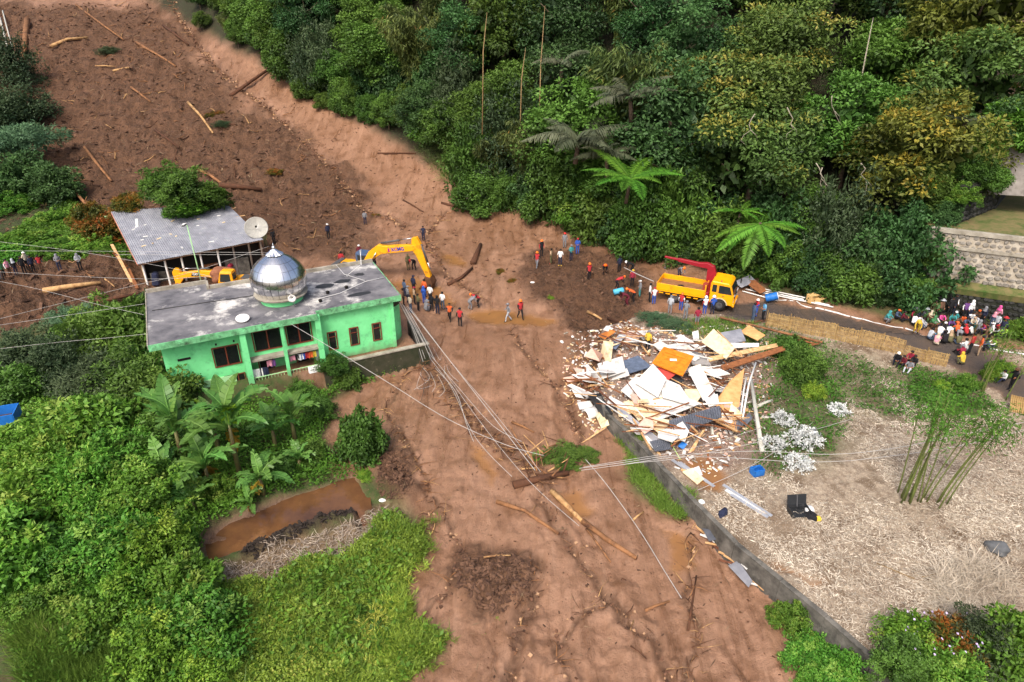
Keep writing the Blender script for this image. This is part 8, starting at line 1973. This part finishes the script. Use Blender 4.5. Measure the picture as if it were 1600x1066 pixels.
BONES = [("pel", "bel", 0), ("bel", "che", 0), ("che", "nec", 0), ("nec", "hea", 5), ("hea", "top", 5)]
for k in "lr": BONES += [("che", "sho" + k, 0), ("sho" + k, "elb" + k, 1), ("elb" + k, "wri" + k, 2), ("wri" + k, "han" + k, 5), ("pel", "hip" + k, 3), ("hip" + k, "kne" + k, 3), ("kne" + k, "ank" + k, 4), ("ank" + k, "toe" + k, 6)]
def body_mesh(kind):
    J = pose(kind); names = list(J); ix = {n: i for i, n in enumerate(names)}
    me = bpy.data.meshes.new("skeleton"); me.from_pydata([J[n][0] for n in names], [(ix[a], ix[b]) for a, b, _ in BONES], [])
    o = bpy.data.objects.new("skeleton", me); COL.objects.link(o)
    sk = o.modifiers.new("skin", 'SKIN'); sk.use_smooth_shade = True
    ss = o.modifiers.new("sub", 'SUBSURF'); ss.levels = 1; ss.render_levels = 1
    for n in names:
        d_ = me.skin_vertices[0].data[ix[n]]; r_ = J[n][1]
        d_.radius = (r_ * (1.18 if n in ("pel", "bel", "che") else 1.0), r_ * (.85 if n in ("pel", "bel", "che") else 1.0)); d_.use_root = n == "pel"
    dg = bpy.context.evaluated_depsgraph_get(); ev = o.evaluated_get(dg); m2 = bpy.data.meshes.new_from_object(ev)
    bpy.data.objects.remove(o); bpy.data.meshes.remove(me)
    V = [Vector(v_.co) for v_ in m2.vertices]; F = [tuple(p_.vertices) for p_ in m2.polygons]; MI = []
    segs = [(Vector(J[a][0]), Vector(J[b][0]), s_, J[a][1]) for a, b, s_ in BONES]
    for f_ in F:
        c = sum((V[i] for i in f_), Vector()) / len(f_); best = None
        for a, b, s_, r_ in segs:
            d_ = b - a; t = max(0, min(1, (c - a).dot(d_) / (d_.length_squared + 1e-9))); dist = (c - a - d_ * t).length - r_ * .55
            if best is None or dist < best[0]: best = (dist, s_)
        MI.append(best[1])
    mb = MB(); mb.v = [tuple(v_) for v_ in V]; mb.f = F; mb.m = MI
    # fingers and thumb rooted in each palm, nose on the face
    for k, sg in (("l", -1), ("r", 1)):
        w, h = Vector(J["wri" + k][0]), Vector(J["han" + k][0]); d_ = (h - w).normalized(); sd = d_.cross(Vector((1, 0, 0.2))).normalized(); dn = d_.cross(sd).normalized()
        for q, ln in enumerate((.065, .078, .074, .058)):
            b0 = h + sd * (q - 1.5) * .017; mb.tube([b0, b0 + d_ * ln * .55, b0 + d_ * ln * .85 + dn * ln * .35], [.010, .009, .006], 5, m=5)
        b0 = w.lerp(h, .55) + sd * .030; mb.tube([b0, b0 + sd * .03 + d_ * .02, b0 + sd * .035 + d_ * .05], [.011, .010, .007], 5, m=5)
    hd, tp = Vector(J["hea"][0]), Vector(J["top"][0]); up = (tp - hd).normalized(); fw_ = Vector((0, 1, 0)) - up * up.y
    if fw_.length < .2: fw_ = Vector((0, 0, -1))
    fw_.normalize()
    mb.tube([hd + fw_ * .075 + up * .015, hd + fw_ * .108 - up * .012, hd + fw_ * .08 - up * .02], [.008, .014, .01], 5, m=5)
    for s_ in (-1, 1): mb.lathe([(.004, .0), (.011, .004), (.004, .008)], hd + fw_ * .083 + Vector((s_ * .032, 0, 0)) + up * .022, 6, m=6)
    mats_ = [CLOTH["white"]] * 7
    me2 = mb.data("body", mats_, True)
    bpy.data.meshes.remove(m2)
    return me2, hd, up, fw_
POSES = {k: body_mesh(k) for k in ("stand", "front", "akimbo", "walk", "bend", "squat", "sit")}
SKIN = [mat("skin_tone_%s" % n, lin(c), rough=.55, var=.1) for n, c in (("tan", (176, 122, 88)), ("brown", (146, 98, 70)), ("deep", (122, 82, 60)))]
M_HAIR = mat("black_hair", (0.012, 0.010, 0.009), rough=.5, var=.2)
HELM = {n: mat("helmet_" + n, lin(c), rough=.3, var=.04, spec=.5) for n, c in {"orange": (250, 120, 24), "white": (240, 240, 238), "red": (210, 40, 40), "yellow": (240, 200, 40)}.items()}
def headgear(kind):
    mb = MB()
    if kind == "helmet":
        mb.lathe([(.118, -.005), (.116, .04), (.10, .085), (.06, .118), (.005, .128)], (0, 0, 0), 16); mb.lathe([(.118, -.006), (.145, -.012), (.145, -.004), (.118, .006)], (0, .01, 0), 16); mb.box((0, 0, .115), (.03, .16, .03))
    elif kind == "cap":
        mb.lathe([(.105, -.01), (.104, .04), (.085, .075), (.04, .095), (.004, .098)], (0, 0, 0), 14); mb.prism([(-.08, .06), (.08, .06), (.07, .17), (.0, .19), (-.07, .17)], -.006, .008)
    elif kind == "hat":
        mb.lathe([(.20, -.02), (.11, .0), (.108, .05), (.09, .09), (.004, .1)], (0, 0, 0), 16)
    elif kind == "hair":
        vs_, fs_ = [], []; n = 14
        for j, (r_, z) in enumerate(((.098, -.055), (.108, -.01), (.104, .04), (.085, .078), (.045, .098), (.004, .104))):
            for i in range(n):
                t = 2 * math.pi * i / n; fr = max(0, math.sin(t)); zz = z + (.055 * fr if j == 0 else .02 * fr if j == 1 else 0); vs_.append((math.cos(t) * r_, math.sin(t) * r_ - .008, zz))
        mb.mesh(vs_, [(j * n + i, j * n + (i + 1) % n, (j + 1) * n + (i + 1) % n, (j + 1) * n + i) for j in range(5) for i in range(n)])
    elif kind == "scarf":
        vs_ = []; n = 16
        for j, (r_, z, y) in enumerate(((.19, -.30, -.03), (.16, -.22, -.02), (.115, -.13, -.005), (.118, -.04, -.01), (.112, .03, -.01), (.09, .08, -.01), (.045, .105, -.01), (.004, .11, -.01))):
            for i in range(n):
                t = 2 * math.pi * i / n; fr = max(0, math.sin(t)) ** 3; k_ = 1 - (.22 * fr if j in (2, 3) else 0); vs_.append((math.cos(t) * r_, math.sin(t) * r_ * k_ + y, z))
        mb.mesh(vs_, [(j * n + i, j * n + (i + 1) % n, (j + 1) * n + (i + 1) % n, (j + 1) * n + i) for j in range(7) for i in range(n)])
    return mb.data(kind, [M_HAIR], True)
GEAR = {k: headgear(k) for k in ("helmet", "cap", "hat", "hair", "scarf")}
gpp = random.Random(17); seen_labels = {}; DUPS = []
def person(u, v, ps, face, torso, sleeve, legs, head, place, boots="black", bare=None, group=None, what=None, dz=0.0):
    me, hd, up, fw_ = POSES[ps]
    loc = TG(u, v); loc.z += dz
    hk, hc = head
    nm = {"helmet": "%s helmet", "cap": "%s cap", "hat": "%s hat", "hair": "dark hair", "scarf": "%s headscarf"}[hk]; nm = nm % hc if "%s" in nm else nm
    verb = {"stand": "standing", "front": "standing", "akimbo": "standing", "walk": "walking", "bend": "bending", "squat": "squatting", "sit": "sitting"}[ps]
    vest = sleeve != torso and sleeve != "skin"
    lab_ = "person in %s %s%s %s %s" % (torso, ("vest over %s" % sleeve) if vest else "top", ", %s trousers%s" % (legs, "" if hk == "hair" else ", " + nm), verb, place)
    if len(lab_.split()) > 16: lab_ = lab_.replace(', %s trousers' % legs, '', 1)
    if lab_ in seen_labels: DUPS.append(lab_)
    seen_labels[lab_] = 1
    o = inst("person", me, None, loc, (0, 0, R(face - 90) + gpp.uniform(-.2, .2)), gpp.uniform(.90, 1.0), label=lab_, cat="person", group=group)
    sk = gpp.choice(SKIN); cm = lambda c: sk if c == "skin" else CLOTH[c]
    slots = [CLOTH[torso], cm(sleeve) if sleeve != "skin" else CLOTH[torso], cm("skin") if sleeve == "skin" else cm(sleeve), CLOTH[legs], cm(bare or legs), sk, CLOTH[boots]]
    for i, m_ in enumerate(slots): o.material_slots[i].link = 'OBJECT'; o.material_slots[i].material = m_
    q_ = Matrix((fw_.cross(up), fw_, up)).transposed().to_euler()
    gname = {"helmet": "helmet", "cap": "cap", "hat": "hat", "hair": "hair", "scarf": "headscarf"}[hk]
    c = inst(gname, GEAR[hk], o, hd + up * .035, q_)
    c.material_slots[0].link = 'OBJECT'; c.material_slots[0].material = M_HAIR if hk == "hair" else (HELM[hc] if hk == "helmet" else CLOTH[hc])
    return o
HR = ("hair", "black"); OH = ("helmet", "orange"); WHh = ("helmet", "white")
W = "rescue workers on the mud"
for a in [
 (846, 401, "stand", -60, "black", "red", "black", OH, "at the workers' left back"), (839, 420, "walk", -120, "red", "black", "grey", OH, "at the workers' left front"), (861, 413, "akimbo", 150, "tan", "tan", "olive", HR, "pointing left on the mud", "red"), (875, 416, "stand", -90, "white", "skin", "navy", HR, "in yellow boots on the mud", "yellow"),
 (882, 388, "stand", -90, "grey", "grey", "grey", ("helmet", "red"), "nearest the forest edge"), (892, 408, "front", -70, "teal", "teal", "navy", ("cap", "grey"), "before the one in blue overalls"), (902, 398, "front", -90, "blue", "blue", "blue", ("cap", "red"), "below the forest edge"), (920, 438, "stand", -60, "red", "black", "black", OH, "on the mound's crest"),
 (945, 429, "bend", -90, "red", "black", "black", OH, "at the mound's top"), (967, 426, "stand", 100, "navy", "navy", "black", HR, "under the forest left of the rope"), (987, 428, "bend", 180, "black", "black", "black", WHh, "pulling the rope", "yellow"), (964, 452, "bend", 20, "red", "black", "black", OH, "on the mound's right slope", "orange"),
 (987, 448, "stand", -90, "crimson", "crimson", "black", ("cap", "yellow"), "left of the truck's tail"), (989, 472, "bend", 180, "orange", "black", "black", OH, "beside the maroon one"), (999, 464, "stand", 180, "grey", "grey", "teal", ("cap", "white"), "in teal trousers before the truck's tail"), (979, 478, "bend", 180, "maroon", "maroon", "maroon", HR, "lowest on the mound"),
 (1014, 472, "stand", 0, "white", "white", "black", HR, "at the truck's rear corner"), (1021, 476, "stand", 90, "white", "red", "blue", ("cap", "red"), "at the truck's rear corner", "yellow"), (1061, 434, "bend", -60, "grey", "grey", "navy", OH, "behind the truck's bed"), (1046, 491, "stand", 60, "silver", "silver", "grey", ("cap", "grey"), "before the truck's rear wheel"),
 (1063, 486, "stand", 70, "red", "white", "blue", OH, "beside the truck's bed"), (1070, 500, "front", 60, "grey", "grey", "grey", ("cap", "grey"), "on the verge before the truck"), (1088, 510, "stand", 80, "crimson", "crimson", "grey", HR, "on the verge with bare calves", "brown"), (1100, 492, "stand", 90, "white", "red", "blue", WHh, "beside the crane", "yellow"),
 (1112, 492, "front", 100, "blue", "blue", "navy", WHh, "by the cab's front wheel"), (1180, 495, "front", 200, "red", "blue", "blue", WHh, "on the road before the truck"), (1175, 504, "stand", 20, "denim", "denim", "denim", HR, "on the road at the fence's start"), (1191, 502, "front", 180, "sky", "skin", "black", HR, "at the fence's left end"),
 (1011, 549, "stand", 60, "yellow", "yellow", "black", ("cap", "grey"), "on the debris heap", ),
 (571, 351, "stand", -80, "grey", "grey", "navy", HR, "on the slide above the excavator"), (662, 376, "stand", -90, "navy", "navy", "navy", HR, "behind the excavator's raised stick"), (647, 422, "bend", -120, "black", "black", "black", ("cap", "red"), "beside the excavator's stick"), (638, 422, "stand", -60, "olive", "olive", "olive", ("cap", "olive"), "beside the excavator's stick"),
 (563, 408, "stand", -90, "maroon", "maroon", "black", ("cap", "white"), "behind the excavator's cab"), (535, 420, "stand", 120, "red", "red", "navy", HR, "behind the mosque's rear parapet"), (514, 374, "stand", -60, "navy", "navy", "black", ("cap", "white"), "on the slide behind the dome"), (416, 386, "stand", -90, "olive", "olive", "olive", HR, "right of the satellite dish"), (429, 382, "stand", -60, "black", "black", "black", HR, "right of the satellite dish")]:
    a = list(a); boots = a[9] if len(a) > 9 else "black"
    person(*a[:9], boots=boots, group=W, bare="skin" if a[8].endswith("bare calves") else None)
W = "onlookers beside the mosque"
for a in [(633, 464, "stand", 40, "denim", "denim", "navy", HR), (638, 475, "stand", 30, "grey", "grey", "navy", ("cap", "grey")), (647, 459, "stand", 60, "navy", "navy", "black", ("cap", "navy")), (648, 476, "stand", 30, "tan", "tan", "black", ("cap", "crimson")), (642, 490, "stand", 30, "beige", "skin", "denim", HR), (654, 487, "front", 40, "olive", "olive", "black", HR), (664, 465, "stand", 60, "orange", "orange", "black", HR),
          (663, 475, "stand", 60, "blue", "blue", "blue", ("scarf", "blue")), (666, 487, "squat", 40, "grey", "grey", "grey", ("hat", "grey")), (673, 473, "stand", 70, "white", "skin", "navy", HR), (675, 487, "stand", 60, "black", "black", "black", HR), (684, 492, "stand", 80, "black", "black", "navy", HR), (692, 484, "stand", 70, "white", "skin", "denim", HR), (631, 478, "stand", 20, "brown", "brown", "black", HR)]:
    person(*a, "in the group right of the mosque", group=W)
for a in [(703, 502, "walk", -90, "orange", "navy", "black", HR, "alone right of the group"), (719, 511, "stand", 90, "red", "black", "black", ("cap", "black"), "nearest in the middle of the mud"), (735, 484, "bend", 30, "grey", "grey", "grey", HR, "handing something over in the mud"), (747, 480, "bend", 180, "red", "black", "black", OH, "facing the grey one in the mud"), (794, 503, "walk", 190, "grey", "grey", "silver", ("cap", "grey"), "along the puddled track"), (813, 499, "walk", -60, "red", "black", "black", OH, "along the puddled track")]:
    person(*a, group="people crossing the mud")
for a in [(95, 424, "front", -40, "grey", "grey", "navy", ("scarf", "grey")), (127, 423, "front", -60, "silver", "silver", "black", ("scarf", "grey")), (66, 425, "stand", -20, "red", "navy", "brown", HR), (54, 427, "stand", -30, "navy", "navy", "black", HR), (45, 422, "stand", -20, "beige", "beige", "black", ("cap", "white")), (40, 429, "stand", -30, "black", "black", "black", HR), (27, 431, "stand", -30, "black", "black", "navy", ("scarf", "silver")), (17, 433, "stand", -20, "rose", "white", "brown", HR), (8, 436, "stand", -20, "green", "green", "black", HR), (1, 438, "stand", -10, "navy", "navy", "grey", HR)]:
    person(*a, "in the row at the left edge", group="row of onlookers at the left edge")
W = "people resting behind the fence"
for a in [(1399, 570, "squat", 240, "black", "black", "navy", ("cap", "white")), (1409, 572, "sit", 220, "maroon", "maroon", "black", HR), (1421, 566, "sit", 230, "crimson", "crimson", "black", HR), (1419, 580, "sit", 220, "grey", "skin", "silver", HR), (1426, 572, "sit", 230, "black", "black", "black", HR)]:
    person(*a, "on the field below the fence's end", group=W)
person(1577, 611, "akimbo", 170, "black", "black", "black", ("cap", "brown"), "alone on the road at the right edge", group="people on the road")
person(1565, 596, "sit", 200, "white", "white", "navy", HR, "on the road beside the one in black", group="people on the road")
W = "crowd gathered on the road"
CR = [
 (1454, 486, "stand", -90, "sky", "skin", "brown", ("cap", "sky")), (1455, 498, "stand", -120, "olive", "olive", "brown", HR), (1465, 498, "stand", -90, "brown", "brown", "black", ("hat", "silver")), (1468, 506, "squat", -100, "pink", "pink", "black", HR), (1481, 494, "stand", -90, "black", "black", "black", HR), (1486, 491, "stand", -100, "black", "white", "navy", HR), (1504, 499, "stand", -100, "purple", "white", "black", HR), (1512, 499, "stand", -90, "white", "white", "navy", ("scarf", "white")),
 (1490, 502, "sit", -120, "teal", "teal", "navy", ("cap", "white")), (1486, 508, "squat", -120, "teal", "teal", "lime", HR), (1501, 509, "squat", -110, "orange", "orange", "brown", HR), (1514, 505, "squat", -100, "white", "navy", "navy", HR), (1522, 510, "squat", 210, "silver", "silver", "denim", HR), (1526, 500, "sit", -120, "brown", "brown", "black", ("cap", "orange")), (1532, 508, "stand", 200, "navy", "navy", "black", ("scarf", "grey")),
 (1546, 517, "stand", 210, "denim", "denim", "denim", ("scarf", "rose")), (1554, 507, "stand", 200, "rose", "rose", "brown", ("scarf", "pink")), (1569, 513, "squat", 200, "navy", "navy", "navy", ("hat", "red")), (1384, 504, "squat", -60, "teal", "teal", "grey", ("scarf", "teal")), (1401, 499, "sit", -60, "denim", "denim", "black", ("cap", "orange")), (1410, 502, "sit", -40, "maroon", "maroon", "black", HR), (1425, 500, "sit", -60, "crimson", "crimson", "black", HR),
 (1427, 494, "squat", -80, "sky", "sky", "navy", ("scarf", "white")), (1435, 500, "sit", -60, "navy", "navy", "black", HR), (1442, 498, "squat", -80, "grey", "grey", "black", ("hat", "silver")), (1450, 502, "squat", -90, "tan", "tan", "brown", ("scarf", "beige")), (1435, 508, "sit", -50, "white", "white", "silver", HR), (1426, 510, "squat", 20, "white", "white", "black", HR), (1430, 521, "bend", -120, "yellow", "yellow", "yellow", ("scarf", "yellow")), (1436, 514, "squat", -40, "silver", "silver", "denim", HR),
 (1454, 512, "squat", -80, "green", "green", "brown", ("scarf", "green")), (1460, 509, "sit", -60, "white", "white", "navy", HR), (1466, 527, "squat", 40, "white", "white", "denim", HR), (1473, 520, "sit", 60, "black", "white", "black", ("cap", "white")), (1480, 527, "squat", 60, "white", "black", "black", HR), (1474, 538, "squat", 80, "black", "black", "black", HR), (1482, 537, "squat", 70, "olive", "olive", "olive", ("scarf", "tan")), (1451, 532, "squat", 30, "silver", "sky", "denim", HR), (1461, 540, "squat", 40, "rose", "rose", "beige", ("scarf", "beige")),
 (1484, 514, "sit", -90, "purple", "purple", "teal", HR), (1493, 512, "squat", -90, "brown", "brown", "brown", HR), (1504, 514, "squat", -80, "denim", "denim", "olive", HR), (1517, 512, "squat", -90, "beige", "beige", "teal", ("cap", "tan")), (1493, 524, "squat", 100, "orange", "orange", "black", ("cap", "orange")), (1500, 520, "sit", 100, "black", "black", "navy", HR), (1507, 526, "squat", 110, "red", "red", "black", ("cap", "red")), (1515, 526, "squat", 120, "white", "red", "black", HR),
 (1496, 531, "squat", 60, "grey", "grey", "black", ("cap", "silver")), (1495, 538, "sit", 80, "olive", "olive", "denim", HR), (1523, 530, "stand", 140, "grey", "grey", "black", ("scarf", "grey")), (1534, 522, "squat", 200, "crimson", "purple", "navy", HR), (1541, 524, "squat", 180, "tan", "tan", "black", HR), (1552, 520, "stand", 200, "silver", "silver", "navy", HR), (1557, 526, "squat", 190, "crimson", "silver", "black", ("cap", "red")), (1562, 528, "stand", 200, "navy", "navy", "denim", HR),
 (1543, 535, "stand", 160, "white", "white", "black", ("cap", "white")), (1541, 549, "squat", 150, "denim", "denim", "black", HR), (1527, 556, "stand", 140, "orange", "orange", "tan", HR), (1513, 554, "stand", 120, "red", "red", "black", HR), (1507, 551, "squat", 110, "white", "white", "grey", HR), (1500, 557, "sit", 90, "crimson", "crimson", "black", ("cap", "grey")), (1501, 571, "squat", 90, "yellow", "yellow", "olive", ("scarf", "yellow")), (1568, 529, "squat", 190, "lime", "lime", "black", HR), (1551, 547, "squat", 170, "lime", "white", "navy", HR), (1534, 540, "stand", 150, "brown", "brown", "denim", HR)]
PL = lambda u, v: "at the crowd's left end" if u < 1446 else ("by the black wall in the crowd" if v < 503 else ("at the crowd's near side" if v > 536 else ("on the crowd's right side" if u > 1530 else "in the crowd's middle")))
for a in CR: person(*a, PL(a[0], a[1]), group=W)
if DUPS: print("DUP LABELS", DUPS)
